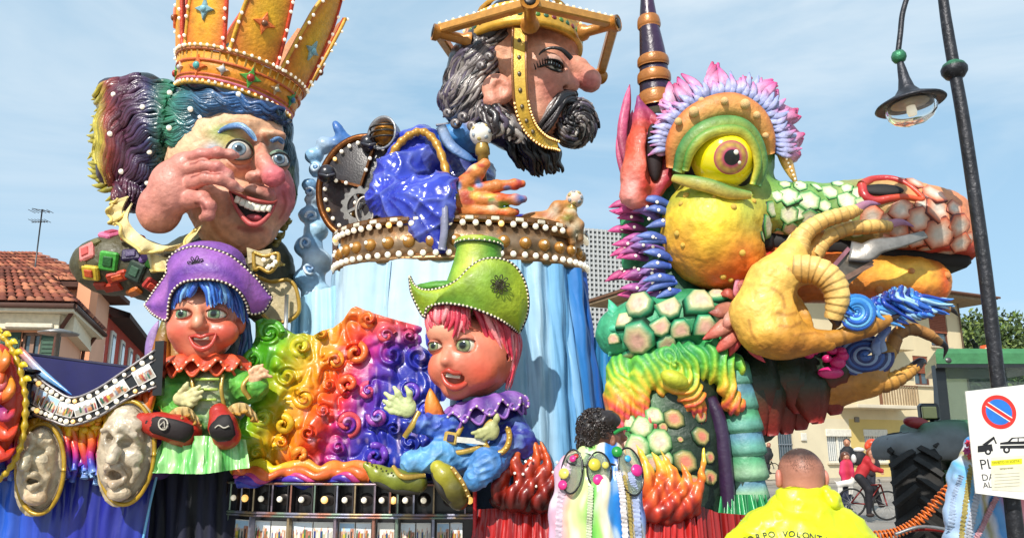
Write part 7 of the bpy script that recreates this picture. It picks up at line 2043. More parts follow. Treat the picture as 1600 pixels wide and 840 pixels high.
for i,(cx_,cy_,r)in enumerate(curls):
 dx,dy=X-cx_,Yp-cy_;d=np.sqrt(dx**2+(dy*1.05)**2);th=np.arctan2(dy,dx)*(1 if i%2 else-1)
 w=np.clip(1-d/r,0,1);sm=w*w*(3-2*w)
 ridge=np.cos(th+d*2*PI/(r*.62)+i)
 Z=Z*(1-.6*sm)+sm*12+np.clip(w*3,0,1)*(4.5+2.5*(i%2))*ridge*np.clip(d/4,.3,1);spin+=np.clip(w*3,0,1)*ridge
t_=(X-392+(Yp-605)*.42)/262+.05*(vnoise(q3*1.3+20)-.5)+.018*spin+.05*(vnoise(q3*3.1)-.5)
cols=ramp([(0,'#3f8a14'),(.08,'#6aa018'),(.17,'#a8a41a'),(.28,'#cf9a16'),(.38,'#e0801c'),(.47,'#dc4e1c'),(.56,'#cc3030'),(.63,'#b02c78'),(.72,'#5e2c96'),(.84,'#30309c'),(1,'#1f2f92')],np.clip(t_,0,1))
top_o=np.clip(1-(Yp-T0_)/46,0,1)*np.clip((X-530)/30,0,1)*np.clip((665-X)/20,0,1)
cols=cols*(1-top_o[...,None])+ramp([(0,'#e0742c'),(1,'#cc3a48')],np.clip((X-540)/110,0,1))*top_o[...,None]
streak=np.clip((vnoise(np.stack([X/7,Yp/16,0*X+30],-1))-.72)*4,0,1)*np.clip((t_-.3)*4,0,.8)
cols=cols*(1-.55*streak[...,None])+srgb('#e8c8d8')*.55*streak[...,None]
Wp=np.array([[RF.w(X[i,j],Yp[i,j],Z[i,j]+30)for j in range(ny_)]for i in range(nx_)])
g=G();g.add(Wp.reshape(-1,3),[grid_faces(nx_,ny_)],cols.reshape(-1,3));bkz=Wp+np.array([0,.35,0])
for E in(np.stack([Wp[:,0],bkz[:,0]],1),np.stack([Wp[0],bkz[0]],1),np.stack([Wp[-1],bkz[-1]],1)):g.add(E.reshape(-1,3),[grid_faces(E.shape[0],2)],'#7a7a3a')
part('relief',g,GLOSS,rainbow)
rb_bvh=g.bvh()
def rhit(px,py):
 r=ray(px,py);r=r/np.linalg.norm(r);p,n,i,d=rb_bvh.ray_cast(Vector(CAM),Vector(r))
 return(np.array(p)if p is not None else RF.w(px,py,40))
for i,(cx_,cy_,r)in enumerate(curls):
 if cy_>732 or i in(2,8,9,12,15,18,19,23,24,26,28,29,31,32):continue
 P=[];sg=1 if i%2 else-1
 for k,a in enumerate(np.linspace(0,6.4,26)):
  rr=r*.82*(1-a/9.2);px,py=cx_+rr*math.cos(sg*a+i),cy_+rr*.95*math.sin(sg*a+i)
  P.append(rhit(px,py)+np.array([0,-(.1+.34*a)*RF.s,0]))
 tt=np.clip((cx_-392+(cy_-605)*.42)/300,0,1);c=ramp([(0,'#4f9a1c'),(.17,'#b8b024'),(.28,'#dca41e'),(.4,'#e88a2c'),(.5,'#e0582c'),(.6,'#d04a5c'),(.68,'#b04a9a'),(.78,'#6a3aa4'),(1,'#2f3fb0')],[tt])[0]
 g=G();g.add(*lock(np.array(P),5.4*RF.s,2.6*RF.s,c,c*1.12,8,40,.9,(0,-1,0)));part('curl',g,GLOSS,rainbow)
for k,(dy,dz,c0,r)in enumerate(((0,44,None,9),(9,52,'#d8642c',7),(15,50,'#b83a78',6),(19,48,'#4a2f9a',6),(24,44,'#2a3aa0',5))):
 xs=np.linspace(360+k*3,575,60);ys=730+dy+3.5*np.sin(xs/13+k*.8)+2*np.sin(xs/6.0+k)
 P=np.array([RF.w(x,y,dz+6*math.sin(x/11+k))for x,y in zip(xs,ys)]);cc_=ramp([(0,'#b8b01c'),(.3,'#d8c020'),(.5,'#e0902c'),(1,'#d87a3a')],np.linspace(0,1,60))if c0 is None else np.repeat(srgb(c0)[None]*1.0,60,0)*(.8+.5*vnoise(P*20))[:,None]
 V,F,c=tube(P,r*RF.s*(1+.3*np.sin(xs/9+k)),8,.7,(0,-1,0),cc_);g=G();g.add(V,F,c);part('lip_roll',g,GLOSS,rainbow)
# ---- photograph rail
rail=thing('photo_rail','curved black rail of bulb boxes and pasted snapshots along the float front','rail',at(530,697,8.8)*np.array([1,1,0]))
def rY(px):return float(np.interp(px,[318,340,400,470,560,650,745],[9.55,9.35,9.02,8.86,8.76,8.72,8.74]))
def rp(px,z,o=0.0):
 Y=rY(px)-o;r=ray(px,770);return np.array([r[0]/r[1]*Y,Y,z])
ZT,ZM,ZB=1.245,.925,.3
def rfr(px):
 t=nrm(rp(px+2,1)-rp(px-2,1));n=np.array([t[1],-t[0],0]);n=n if n[1]<0 else-n
 return np.stack([t,np.array([0,0,1.]),n],-1)
xs=np.linspace(325,741,60)
g=G();P=np.array([[rp(x,z,-.16)for z in(ZT+.02,ZB)]for x in xs]);g.add(P.reshape(-1,3),[grid_faces(60,2)],'#161214')
P=np.array([[rp(x,ZT+.025,o)for o in(.03,-.6)]for x in xs]);g.add(P.reshape(-1,3),[grid_faces(60,2)],'#1a1618');part('backing',g,BLACKM,rail)
railc=['#8a7a84','#9a6a5a','#7a8a7a','#8a8a9a','#a08a6a']
def rbar(z,r,off=.0,name='rail_bar',c0=0):
 P=np.array([rp(x,z,off)for x in xs]);q=np.repeat(np.array([srgb(railc[int((k*3+c0)//7)%5])for k in range(60)]),6,0)
 g=G();V,F=tube(P,r,6);g.add(V,F,q);part(name,g,METALM,rail)
rbar(ZT,.017);rbar(ZM,.018,.01,c0=2);rbar(ZM-.03,.012,.02,c0=4)
cells=[325,338,361,378,397,426,455,492,527,555,586,610,622,647,678,727,741]
for i,x in enumerate(cells):
 g=G();V,F=beam(rp(x,ZM),rp(x,ZT),.016,.16 if False else .02);g.add(V,F,railc[i%5]);part('upright',g,METALM,rail,smooth=False)
 g=G();V,F=box((rp(x,(ZT+ZM)/2,-.075)),(.006,(ZT-ZM)/2,.07),rfr(x));g.add(V,F,'#2a2426');part('divider',g,BLACKM,rail,smooth=False)
for i in range(len(cells)-1):
 x=(cells[i]+cells[i+1])/2;wd=cells[i+1]-cells[i]
 if wd<13.5 and i>3:pass
 p=rp(x,(ZT+ZM)/2-.01,-.08);M=rfr(x)
 g=G();V,F=lathe([(.075,-.06),(.05,-.045),(.022,-.02),(0.02,.0),(0,.0)],14,p+M[:,2]*0,M);g.add(V,F,'#4a4442');part('reflector',g,METALM,rail)
 bulb(rail,p+M[:,2]*.04,.034 if i%4!=3 else .042,i%4==3)
PHM=mat('photo_print',rough=.35,var=.05,coat=.2)
def photo_mesh(seed,nx=22,ny=16):
 """a pasted snapshot: flat print of sky, houses and a row of people"""
 r=np.random.default_rng(seed);C=np.zeros((nx,ny,3));pal=['#a83030','#2c3a7a','#cfc0a0','#2f2f34','#c07a44','#7a3060','#2f6a4a','#d8d0c8','#8a8a90','#c8b040']
 hz_=int(ny*(.5+.2*r.random()));C[:,:]=srgb(['#dce6ec','#a8c8e0','#e6e2d8'][seed%3])
 x=0
 while x<nx:
  w=int(3+4*r.random());h_=hz_+int(4*r.random())-1;C[x:x+w,4:h_]=srgb(['#c89a7a','#d8c8a4','#b0a89c','#a86a50','#e0d8c8'][int(r.integers(5))])*(.7+.4*r.random());x+=w
 C[:,:4]=srgb(['#a89c8c','#8a8882','#b8ac98'][seed%3])
 for k in range(9):
  x=int(r.integers(nx-1));y0=int(r.integers(4));h_=int(5+4*r.random());c=srgb(pal[int(r.integers(10))]);C[x:x+2,y0:y0+h_]=c;C[x:x+2,y0:y0+h_//2]*=.55;C[x,y0+h_:y0+h_+2]=srgb('#c8947a')
 X,Y_=np.meshgrid(np.linspace(-.47,.47,nx),np.linspace(-.46,.46,ny),indexing='ij');g=G()
 g.add(np.stack([X,Y_,0*X+.5],-1).reshape(-1,3),[grid_faces(nx,ny)],C.reshape(-1,3));V,F=box((0,0,0),(.5,.5,.49));g.add(V,F,'#e2ded6')
 return g.mesh('photo',PHM,False)
PHOTOS=[photo_mesh(60+i)for i in range(10)]
low=[325,338,361,397,455,527,586,622,678,727]
k_i=0
for i in range(len(low)-1):
 x0,x1=low[i]+3,low[i+1]-2;n=2 if x1-x0>40 else 1
 g=G();V,F=box(rp(low[i],(ZM+ZB)/2-.02,-.03),(.014,(ZM-ZB)/2,.03),rfr(low[i]));g.add(V,F,railc[i%5]);part('upright',g,METALM,rail,smooth=False)
 for c in range(n):
  xa_,xb_=lerp(x0+3,x1,c/n),lerp(x0+3,x1,(c+1)/n)-1.5
  for row in range(2):
   zc_=ZM-.085-.13-row*.27;xm=(xa_+xb_)/2;M=rfr(xm);w=np.linalg.norm(rp(xb_,1)-rp(xa_,1))
   inst('photo',PHOTOS[k_i%10],rail,rp(xm,zc_,-.12),Matrix(M.tolist()),(w,.25,.02));k_i+=1
# ---- red skirts, posts and flames
rs_=thing('red_skirt','gathered red cloth skirt with a red post beside the photo rail','cloth skirt',at(810,697,8.6)*np.array([1,1,0]))
def pxw(px,py,Y):return at(px,py,Y)
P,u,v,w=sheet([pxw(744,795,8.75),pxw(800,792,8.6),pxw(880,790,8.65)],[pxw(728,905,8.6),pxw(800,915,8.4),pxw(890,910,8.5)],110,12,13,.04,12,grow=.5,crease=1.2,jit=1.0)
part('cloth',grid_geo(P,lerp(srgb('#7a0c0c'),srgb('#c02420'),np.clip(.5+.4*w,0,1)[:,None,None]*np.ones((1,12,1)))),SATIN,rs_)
g=G();V,F=tube([pxw(742,762,8.7),pxw(742,900,8.7)],.022,8);g.add(V,F,'#c01f2c');part('post',g,GLOSS,rs_)
rs2=thing('red_skirt','gathered red cloth skirt below the orange flames and green dragon body','cloth skirt',at(1060,697,8.2)*np.array([1,1,0]))
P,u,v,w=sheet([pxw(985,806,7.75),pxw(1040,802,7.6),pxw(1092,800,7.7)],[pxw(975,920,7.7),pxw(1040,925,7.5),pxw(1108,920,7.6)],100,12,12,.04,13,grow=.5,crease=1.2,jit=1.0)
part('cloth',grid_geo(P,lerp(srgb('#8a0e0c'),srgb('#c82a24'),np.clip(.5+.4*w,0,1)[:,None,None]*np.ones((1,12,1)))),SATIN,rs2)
P,u,v,w=sheet([pxw(1086,786,7.7),pxw(1120,800,7.8),pxw(1190,806,7.9)],[pxw(1096,925,7.6),pxw(1130,925,7.7),pxw(1200,925,7.9)],80,12,9,.05,14,grow=.5)
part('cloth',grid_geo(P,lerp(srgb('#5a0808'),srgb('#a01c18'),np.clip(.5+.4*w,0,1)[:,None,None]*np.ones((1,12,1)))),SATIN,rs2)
F1=Fig(1045,760,7.8)
fl1=thing('flame_cluster','bright orange sculpted flames in front of the dragon body','sculpture',F1.w(1045,806))
def flames(fig,parent,lst,cols,y0,y1,base,nm='flame_mass'):
 sc=Sculpt(fig,5,6)
 for q,r in base:sc.ell(q,r,cols[0][1],k=8)
 for pts,w in lst:
  C=spline(np.array(pts,float),9);r=w*np.array([1,.98,.92,.82,.7,.56,.4,.24,.1]);sc.chain([tuple(p)for p in C],list(r),cols[0][1],k=5)
 def fn(V,F,C):
  sc.V,sc.F=V,F;N=sc.norms()
  w=np.sin(V[:,0]*.34+V[:,1]*.10+6*vnoise(V/26.0));py0,py1=fig.L(fig_px(fig),y0)[1],fig.L(fig_px(fig),y1)[1]
  t=np.clip((V[:,1]-py0)/(py1-py0)+.22*(vnoise(V/13)-.5)+.07*w,0,1);C[:]=ramp(cols,t)*(1+.15*w)[:,None]
  return V+N*(1.0*w)[:,None]
 sc.build(1.6,fn,lump=0);part(nm,sc.G(),GLOSS,parent);return sc
def fig_px(fig):
 r=fig.a-CAM;d=r@cF;return 800+FPX*(r@cR)/d
flames(F1,fl1,[([(1000,800,12),(994,765,14),(1008,730,14),(994,694,10)],15),([(1010,802,20),(1022,765,24),(1034,735,24),(1018,706,20)],15),([(1036,804,24),(1038,772,30),(1054,745,30),(1032,702,24)],15),([(1052,804,26),(1060,776,32),(1074,752,32),(1064,722,28)],14),([(1040,806,30),(1072,790,36),(1094,756,36),(1100,700,28)],14),([(1000,806,34),(1018,786,40),(1028,765,40),(1044,746,36)],11),([(1020,806,38),(1044,792,44),(1062,772,44),(1080,758,38)],11),([(986,800,4),(982,765,6),(992,738,6),(983,714,2)],12),([(1072,800,18),(1086,780,22),(1092,765,22),(1098,745,18)],11),([(1008,766,34),(1014,738,38),(1004,714,34)],9)],[(0,'#6a120c'),(.25,'#b0301a'),(.55,'#cc5a1c'),(.8,'#dc9a2c'),(1,'#e4c040')],808,704,[((1040,796,14),(54,20,26))])
bs_=Sculpt(F1,10,8);bs_.ell((1040,800,0),(56,18,28),'#7a160e');bs_.build(3);part('flame_base',bs_.G(),GLOSS,fl1)
F2=Fig(830,740,8.6)
fl2=thing('flame_cluster','deep rust red sculpted flames beside the pink haired puppet','sculpture',F2.w(830,790))
flames(F2,fl2,[([(a[0],a[1],z),(b_[0],b_[1],z+4),(c_[0],c_[1],z+4),(d_[0],d_[1],z)],w)for(a,b_,c_,d_),w,z in((((790,788),(786,755),(797,728),(784,700)),10,14),(((806,788),(814,748),(805,715),(820,680)),12,20),(((824,788),(824,742),(840,710),(831,675)),13,14),(((844,788),(848,745),(856,722),(845,690)),12,20),(((858,788),(864,752),(876,735),(881,712)),12,14),(((776,780),(776,758),(786,745),(790,734)),8,22),(((874,788),(878,755),(890,738),(892,698)),10,22),(((888,788),(892,752),(904,735),(906,704)),10,14),(((812,788),(824,768),(834,752),(842,738)),9,30),(((838,788),(848,772),(858,760),(864,746)),9,30),(((796,788),(800,770),(806,758),(812,750)),8,30))],[(0,'#3a0a08'),(.3,'#7a1a0e'),(.6,'#9a2c14'),(.85,'#b8481c'),(1,'#c86a24')],788,690,[((836,784,6),(60,16,20))])
for k in range(14):
 bulb(fl2,F2.w(786+100*rng.random(),715+55*rng.random(),36),2.2*F2.s)
bs_=Sculpt(F2,10,8);bs_.ell((830,782,-10),(66,20,24),'#3a0c0a');bs_.build(3);part('flame_base',bs_.G(),GLOSS,fl2)
dk=thing('dark_skirt','navy and black cloth skirt hanging below the green fringe','cloth skirt',at(285,697,9.2)*np.array([1,1,0]))
P,u,v,w=sheet([pxw(236,690,9.15),pxw(290,690,9.1),pxw(392,690,9.4)],[pxw(222,930,9.1),pxw(280,930,9.0),pxw(392,930,9.35)],90,16,8,.04,15,crease=1.2)
part('cloth',grid_geo(P,lerp(srgb('#04050c'),srgb('#0e1230'),np.clip(.5+.5*w,0,1)[:,None,None]*np.ones((1,16,1)))),CLOTH,dk)
# ================================================================ LEFT CARRIAGE
LF=Fig(140,680,8.8)
car=thing('float_carriage','curved left carriage of the float with rainbow strands over a royal blue skirt','float',LF.w(120,697)*np.array([1,1,0]))
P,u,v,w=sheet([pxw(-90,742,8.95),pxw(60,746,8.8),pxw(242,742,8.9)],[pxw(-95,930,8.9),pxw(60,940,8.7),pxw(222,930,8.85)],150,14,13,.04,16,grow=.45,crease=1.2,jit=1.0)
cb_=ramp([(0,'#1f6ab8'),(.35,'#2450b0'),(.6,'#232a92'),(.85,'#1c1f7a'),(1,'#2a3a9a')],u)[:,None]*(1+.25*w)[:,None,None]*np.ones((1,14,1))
part('blue_skirt',grid_geo(P,cb_),SATIN,car)
g=G();V,F=tube(np.array([pxw(246,738,8.82),pxw(236,780,8.8),pxw(222,850,8.78),pxw(212,930,8.8)]),.014,6);g.add(V,F,'#6fb0d8');part('skirt_piping',g,SATIN,car)
bkL=Sculpt(LF,14,10);bkL.box((80,690,-20),(190,58,26),'#4a2f6a',rnd=14);bkL.build(5);part('carriage_body',bkL.G(),MATTE,car)
g=G();rr_=np.random.default_rng(5)
for k in range(260):
 x=-80+318*(k+rr_.random())/260;yt=np.interp(x,[-80,20,60,110,150,200,240],[600,606,640,664,650,622,612])+6*rr_.normal();z=16+12*rr_.random()
 yb=738+8*rr_.normal();n=18;tt=np.linspace(0,1,n)
 ys=yt+(yb-yt)*tt;P=np.array([LF.w(x+5*math.sin(y/14.0+k*.4)*.8,y,z+7*math.sin(y/19.0+k))for y in ys])
 col=ramp([(620,'#d0541c'),(645,'#e0a01c'),(670,'#e0b41c'),(682,'#dc6a1c'),(697,'#cc3a3a'),(710,'#b02c80'),(720,'#5a2f9a'),(734,'#2f4ab0'),(746,'#8fb0d8')],ys+7*rr_.normal())
 V,F,c=tube(P,5.0*LF.s*(.7+.6*rr_.random()),6,.8,(0,-1,0),col*(.75+.45*rr_.random()));g.add(V,F,c)
part('rainbow_strands',g,GLOSS,car,kind='stuff')
g=G()
for k in range(30):
 x,y=104+52*rr_.random(),652+20*rr_.random();V,F=ellipsoid(LF.w(x,y,36),np.array([6,5,5])*LF.s*(.6+.6*rr_.random()),8,6);g.add(V,F,srgb(['#e0b01c','#dca020','#e08a1c'][k%3]))
part('foam_knobs',g,GLOSS,car,kind='stuff')
nb=thing('navy_banner','plain navy cloth banner hung behind the film strip','banner',LF.w(130,640,-40))
P=np.array([[LF.w(x,lerp(np.interp(x,[30,190],[553,573]),690,v),-34+3*math.sin(x/9.0)*v)for v in np.linspace(0,1,10)]for x in np.linspace(36,250,50)]);part('cloth',grid_geo(P,'#0f1150'),CLOTH,nb)
g=G();V,F=tube([LF.w(36,552,-36),LF.w(250,580,-36)],.02,8);g.add(V,F,'#1a1a3a');part('pole',g,MATTE,nb)
g=G();g.add(*petal([(30,545,-10),(66,582,-4),(112,616,4)],7,.4,'#d87a4a','#3a7ac0',LF,cm='#7aa8cc',base=.8));part('blue_edge',g,GLOSS,car)
fs=thing('film_strip','curling film strip of snapshots edged with rows of bulbs','film strip',LF.w(140,660,40))
up_=spline(np.array([(44,574,24),(60,590,46),(82,606,54),(112,621,56),(150,608,54),(196,578,48),(243,546,40)],float),90)
lo_=spline(np.array([(40,640,24),(56,648,46),(80,656,54),(108,664,56),(150,652,54),(200,622,48),(245,603,40)],float),90)
def fsp(u,v,o=0.0):
 i=u*89;k=min(int(i),88);t=i-k;a=lerp(up_[k],up_[k+1],t);b=lerp(lo_[k],lo_[k+1],t);q=lerp(a,b,v);return LF.w(q[0],q[1],q[2]+o)
g=G()
Pf=np.array([[fsp(u,v)for v in np.linspace(0,1,5)]for u in np.linspace(0,1,80)]);g.add(Pf.reshape(-1,3),[grid_faces(80,5)],'#1a1716');g.add((Pf+np.array([0,.03,0])).reshape(-1,3),[grid_faces(80,5)],'#141210')
for k in(0,-1):
 E=np.stack([Pf[:,k],Pf[:,k]+np.array([0,.03,0])],1);g.add(E.reshape(-1,3),[grid_faces(80,2)],'#2a2624')
part('strip',g,BLACKM,fs)
for v in(0.0,.27,.73,1.0):
 g=G();V,F=tube(np.array([fsp(u,v,1.5)for u in np.linspace(0,1,70)]),(.016 if v in(0,1)else .009),6);g.add(V,F,'#8a8484');part('strip_edge',g,METALM,fs)
for v,n in((.13,20),(.87,20)):
 for k in range(n):bulb(fs,fsp((k+.5)/n,v,4),(.029 if k%3==0 else .023),k%7==3)
ph_u=[.12,.215,.33,.46,.60,.76,.93];ph_w=[.07,.09,.115,.125,.14,.15,.10]
for k,(u,w)in enumerate(zip(ph_u,ph_w)):
 a,b=fsp(u-w/2,.5,3),fsp(u+w/2,.5,3);c,d=fsp(u,.26,3),fsp(u,.74,3);x=nrm(b-a);y=nrm(c-d);n=nrm(np.cross(x,y));y=np.cross(n,x)
 inst('photo',PHOTOS[(k*3+1)%10],fs,(a+b)/2,Matrix(np.stack([x,y,n],-1).tolist()),(np.linalg.norm(b-a),np.linalg.norm(c-d),.02))
for y in(580,588,596,634,642,650):
 g=G();V,F=lathe([(0,-.02),(.1,-.02),(.115,0),(.1,.02),(0,.02)],16,LF.w(46-(y>610)*5,y,40));g.add(V,F,'#141214');part('reel_rim',g,BLACKM,fs)
g=G();V,F=tube([LF.w(45,578,36),LF.w(40,655,36)],.075,14);g.add(V,F,'#2a2c34');part('reel_core',g,BLACKM,fs)
g=G();V,F=box(fsp(1.0,.5,0)+np.array([.03,.02,0]),(.05,.035,.30),rotm(0,-3,0));g.add(V,F,'#121010');part('strip_end',g,BLACKM,fs,smooth=False)
def mask(cx_,cy_,rx,ry,tilt,lab,feats,fig,z0):
 t=thing('mask_medallion',lab,'mask',fig.w(cx_,cy_+ry,z0),'theatre masks on the carriage')
 a=np.linspace(0,2*PI,80);ct,st_=math.cos(math.radians(tilt)),math.sin(math.radians(tilt))
 def ep(a,k):
  x,y=rx*k*math.cos(a),ry*k*math.sin(a);return(cx_+x*ct-y*st_,cy_+x*st_+y*ct)
 g=G();V,F=tube(np.array([fig.w(*ep(q,1.0),z0+4)for q in a]),3.2*fig.s,8);g.add(V,F,lerp(srgb('#9a7418'),srgb('#c4a030'),vnoise(V*25)[:,None]));part('gold_rim',g,GOLDM,t)
 g=G();V,F=tube(np.array([fig.w(*ep(q,.9),z0+3)for q in a]),1.6*fig.s,6);g.add(V,F,'#7a6a54');part('inner_ring',g,PAINT,t)
 sc=Sculpt(fig,6,5);sc.ell((cx_,cy_,z0-6),(rx*.98,ry*.98,9),'#a8987c',rot=(0,0,-tilt))
 for f_ in feats:
  if f_[0]=='e':sc.ell((f_[1],f_[2],z0+f_[3]),f_[4],f_[5],k=f_[6]if len(f_)>6 else 5)
  if f_[0]=='c':sc.chain([(p[0],p[1],z0+p[2])for p in f_[1]],f_[2],f_[3],k=5)
  if f_[0]=='s':sc.ell((f_[1],f_[2],z0+f_[3]),f_[4],f_[5],k=3,op='s')
  if f_[0]=='sc':sc.chain([(p[0],p[1],z0+p[2])for p in f_[1]],f_[2],f_[3],k=2,op='s')
 def crk(V,F,C):
  sc.V,sc.F=V,F;N=sc.norms();q=np.abs(vnoise(V/11.0+cx_)-.5)*2;return V+N*(.9*(1-np.clip(q*4,0,1))-.5*vnoise(V/6.0))[:,None]
 sc.build(1.3,crk,lump=.5);sc.C*=(.95+.35*vnoise(sc.V/9+4))[:,None]
 part('face',sc.G(),mat('plaster_mask',rough=.34,var=.2,vscale=14,bump=.3,dirt=.35,dirtcol='#4a3a24',coat=.3),t)
bg_,bg2='#c8b696','#b09c7c'
mask(63,732,37,71,4,'smaller oval theatre mask with downturned open mouth, nearest the red plumes',[('e',58,728,4,(27,56,20),bg_),('e',48,690,16,(20,8,8),bg2),('c',[(50,696,22),(42,714,32),(38,727,36)],[5,7,8],'#b4a88c'),('e',62,718,18,(14,12,10),bg_),('e',34,716,14,(7,10,8),bg2),('s',60,704,26,(9,6,12),'#1a1410'),('s',36,704,24,(5,5,10),'#1a1410'),('s',49,750,26,(13,10,16),'#1c1210'),('c',[(38,752,24),(42,742,30),(54,741,28),(66,750,20)],[3,4,4,3],bg2),('c',[(40,756,22),(50,762,26),(64,755,20)],[3,4,3],bg_),('e',56,776,14,(16,12,12),'#b89a78'),('c',[(44,683,22),(62,690,22),(80,688,12)],[3,4,3],bg_),('c',[(66,730,20),(74,745,14),(70,762,14)],[3,3.5,3],bg2),('c',[(50,690,24),(48,676,20)],[3,2],bg2)],LF,40)
mask(198,707,43,81,5,'larger oval theatre mask with red open mouth, below the film strip end',[('e',190,702,4,(34,66,24),'#b8a890'),('e',196,664,16,(26,14,12),'#b0a08a'),('c',[(188,682,28),(180,704,38),(175,716,42)],[6,8,9],'#c0b098'),('e',204,714,20,(18,15,12),'#bcae96'),('e',166,712,14,(8,12,9),'#a89880'),('s',196,692,30,(10,7,14),'#1a1210'),('s',170,684,26,(6,7,12),'#1a1210'),('s',178,741,30,(12,13,18),'#5a1c10'),('c',[(164,744,22),(168,730,32),(184,729,32),(196,744,22)],[3,4,4,3],'#b0a088'),('c',[(166,750,24),(178,757,30),(192,750,24)],[4,5,4],'#c0ae92'),('e',186,770,16,(18,11,12),'#b8a488'),('c',[(182,676,30),(190,668,32),(210,680,24),(216,690,16)],[3.5,4.5,4,3],'#c0b29a'),('c',[(206,722,26),(214,735,20),(206,752,18)],[4,4.5,3],'#a4947c'),('c',[(160,672,22),(172,668,28),(180,678,30)],[3,4,3],'#b8a890')],LF,40)
pl=thing('plume_wheel','red and orange plumes inside a yellow scalloped rim at the left edge','sculpture',LF.w(-10,745,60))
PLF=Fig(0,640,8.3)
sc=Sculpt(PLF,10,8);sc.ell((-24,634,0),(58,100,26),'#b8341c');sc.build(3);part('wheel_body',sc.G(),GLOSS,pl)
for k in range(34):
 a=rr_.random()*2*PI;r0,r1=10+30*rr_.random(),56+30*rr_.random();cx_,cy_=-24+8*rr_.normal(),634+20*rr_.normal()
 g=G();g.add(*petal([(cx_+.2*r0*math.cos(a),cy_+r0*math.sin(a),26),(cx_+.4*r1*math.cos(a+.3),cy_+.8*r1*math.sin(a+.3),36),(cx_+.62*r1*math.cos(a),cy_+1.0*r1*math.sin(a),22)],11,.5,['#c02c18','#d0481c','#a82018','#6a2f7a'][k%4 if k%7 else 3],['#e0641c','#d83a1c','#e8901c'][k%3],PLF,n=12));part('plume',g,GLOSS,pl)
C=spline(PLF.path([(-30,516,10),(2,524,16),(22,552,18),(36,596,18),(40,640,18),(34,690,18),(16,730,16),(-10,756,12)]),90);tt=np.linspace(0,1,90)
V,F=tube(C,4.2*PLF.s*(1+.3*np.sin(tt*120)),8);g=G();g.add(V,F,'#b8981c');part('yellow_rim',g,GLOSS,pl)
for k in range(6):
 p=C[8+k*6];g=G();g.add(*petal(np.array([p,p+np.array([.05,-.02,.03]),p+np.array([.10,-.02,.01])]),.045,.6,'#c8a81c','#e0c82c',None,n=8));part('rim_leaf',g,GLOSS,pl)
lv=thing('painted_leaf','tall red and yellow painted leaf behind the blue haired puppet','sculpture',LF.w(258,650,-10))
L9=Fig(258,570,9.4)
for pts,w,c0,c1,cm in(([(262,690,0),(254,620,6),(250,560,4),(258,490,0)],24,'#a82018','#5a6a1c','#c8501c'),([(282,690,-6),(280,620,0),(276,560,0),(270,500,-4)],22,'#b8301c','#8a7a2c','#a85a1c'),([(244,600,0),(236,560,2),(238,525,0),(248,500,0)],12,'#7a5a8a','#a88ab8','#8a6aa0'),([(236,650,10),(226,625,12),(232,606,10)],12,'#c83a6a','#e08a5c','#d86a4c')):
 g=G();g.add(*petal(pts,w,.35,c0,c1,L9,cm=cm,n=20));part('leaf_blade',g,GLOSS,lv)
sh=thing('cream_shield','cream shield with gold border and steel pole between puppet hat and drapes','ornament',LF.w(436,500,-60))
S9=Fig(436,465,9.7)
for pts,z in(([(398,430),(424,440),(450,437),(463,452),(467,486),(448,502),(420,500),(400,470)],0),([(396,394),(414,400),(434,396),(433,412),(421,425),(406,418),(398,420)],30)):
 poly=np.array([((S9.L(*p)[0])*S9.s,S9.L(*p)[1]*S9.s)for p in pts]);M=np.stack([[1.,0,0],[0,0,1.],[0,-1.,0]],-1)
 g=G();V,F=prism(poly,.06,M,S9.a-np.array([0,z*S9.s,0]),.01);g.add(V,F,'#b0a078');o=part('plate',g,PAINT,sh,smooth=False)
 C=np.array([S9.w(*p,z+4)for p in pts+pts[:1]]);g=G();V,F=tube(spline(C,60),3*S9.s,7);g.add(V,F,'#a8842c');part('gold_border',g,GOLDM,o)
for q in((426,402),(430,409),(420,416),(412,406),(426,414)):bulb(sh,S9.w(*q,38),3.6*S9.s)
g=G();V,F=tube([S9.w(448,460,16),S9.w(446,530,16)],3.2*S9.s,8);g.add(V,F,'#b8b8b8');part('pole',g,METALM,sh)
# ================================================================ PEOPLE
def vfun(name,rough=.6):
 return mat(name,rough=rough,var=.08,vscale=20,bump=.1,bscale=60)
SHINY=mat('high_visibility_nylon',rough=.42,var=.06,vscale=6,bump=.15,bscale=25,coat=.05)
# ---- volunteer seen from behind
VF=Fig(1253,770,2.9)
vol=thing('person','man with cropped brown hair seen from behind in a yellow high visibility jacket','person',VF.w(1253,697)*np.array([1,1,0]))
ycol='#c8d010'
b=Sculpt(VF,16,10)
b.chain([(1253,800,0),(1253,860,4),(1253,1000,0),(1253,1160,-4)],[44,66,74,70],ycol)
b.chain([(1253,812,0),(1196,838,4),(1160,872,2),(1140,950,6),(1134,1080,14)],[40,38,36,32,26],ycol)
b.chain([(1253,812,0),(1312,838,4),(1350,872,2),(1370,950,6),(1376,1080,14)],[40,38,36,32,26],ycol)
b.ell((1253,790,-2),(46,30,40),ycol,k=12)
def vfold(V,F,C):
 b.V,b.F=V,F;N=b.norms();d=np.sin((V[:,0]*.05+V[:,1]*.16)+5*vnoise(V/40))*1.8+8*(vnoise(V/26+3)-.5)+2.2*(1-np.abs(vnoise(V/17+6)-.5)*2)**4;return V+N*d[:,None]
b.build(3.4,vfold,lump=0)
jk=part('jacket',b.G(),SHINY,vol)
a=np.linspace(0,2*PI,70)
def ring_pts(cx,cy,rx,rz,dy,y_amp=0):return np.array([VF.w(cx+rx*math.cos(t),cy+dy+y_amp*math.cos(t)-2*math.sin(t*3),rz*math.sin(t))for t in a])
R0,R1,R2,R3_=ring_pts(1253,806,47,42,0),ring_pts(1255,764,43,40,0,-2),ring_pts(1255,760,37,34,0,-2),ring_pts(1253,800,36,32,0)
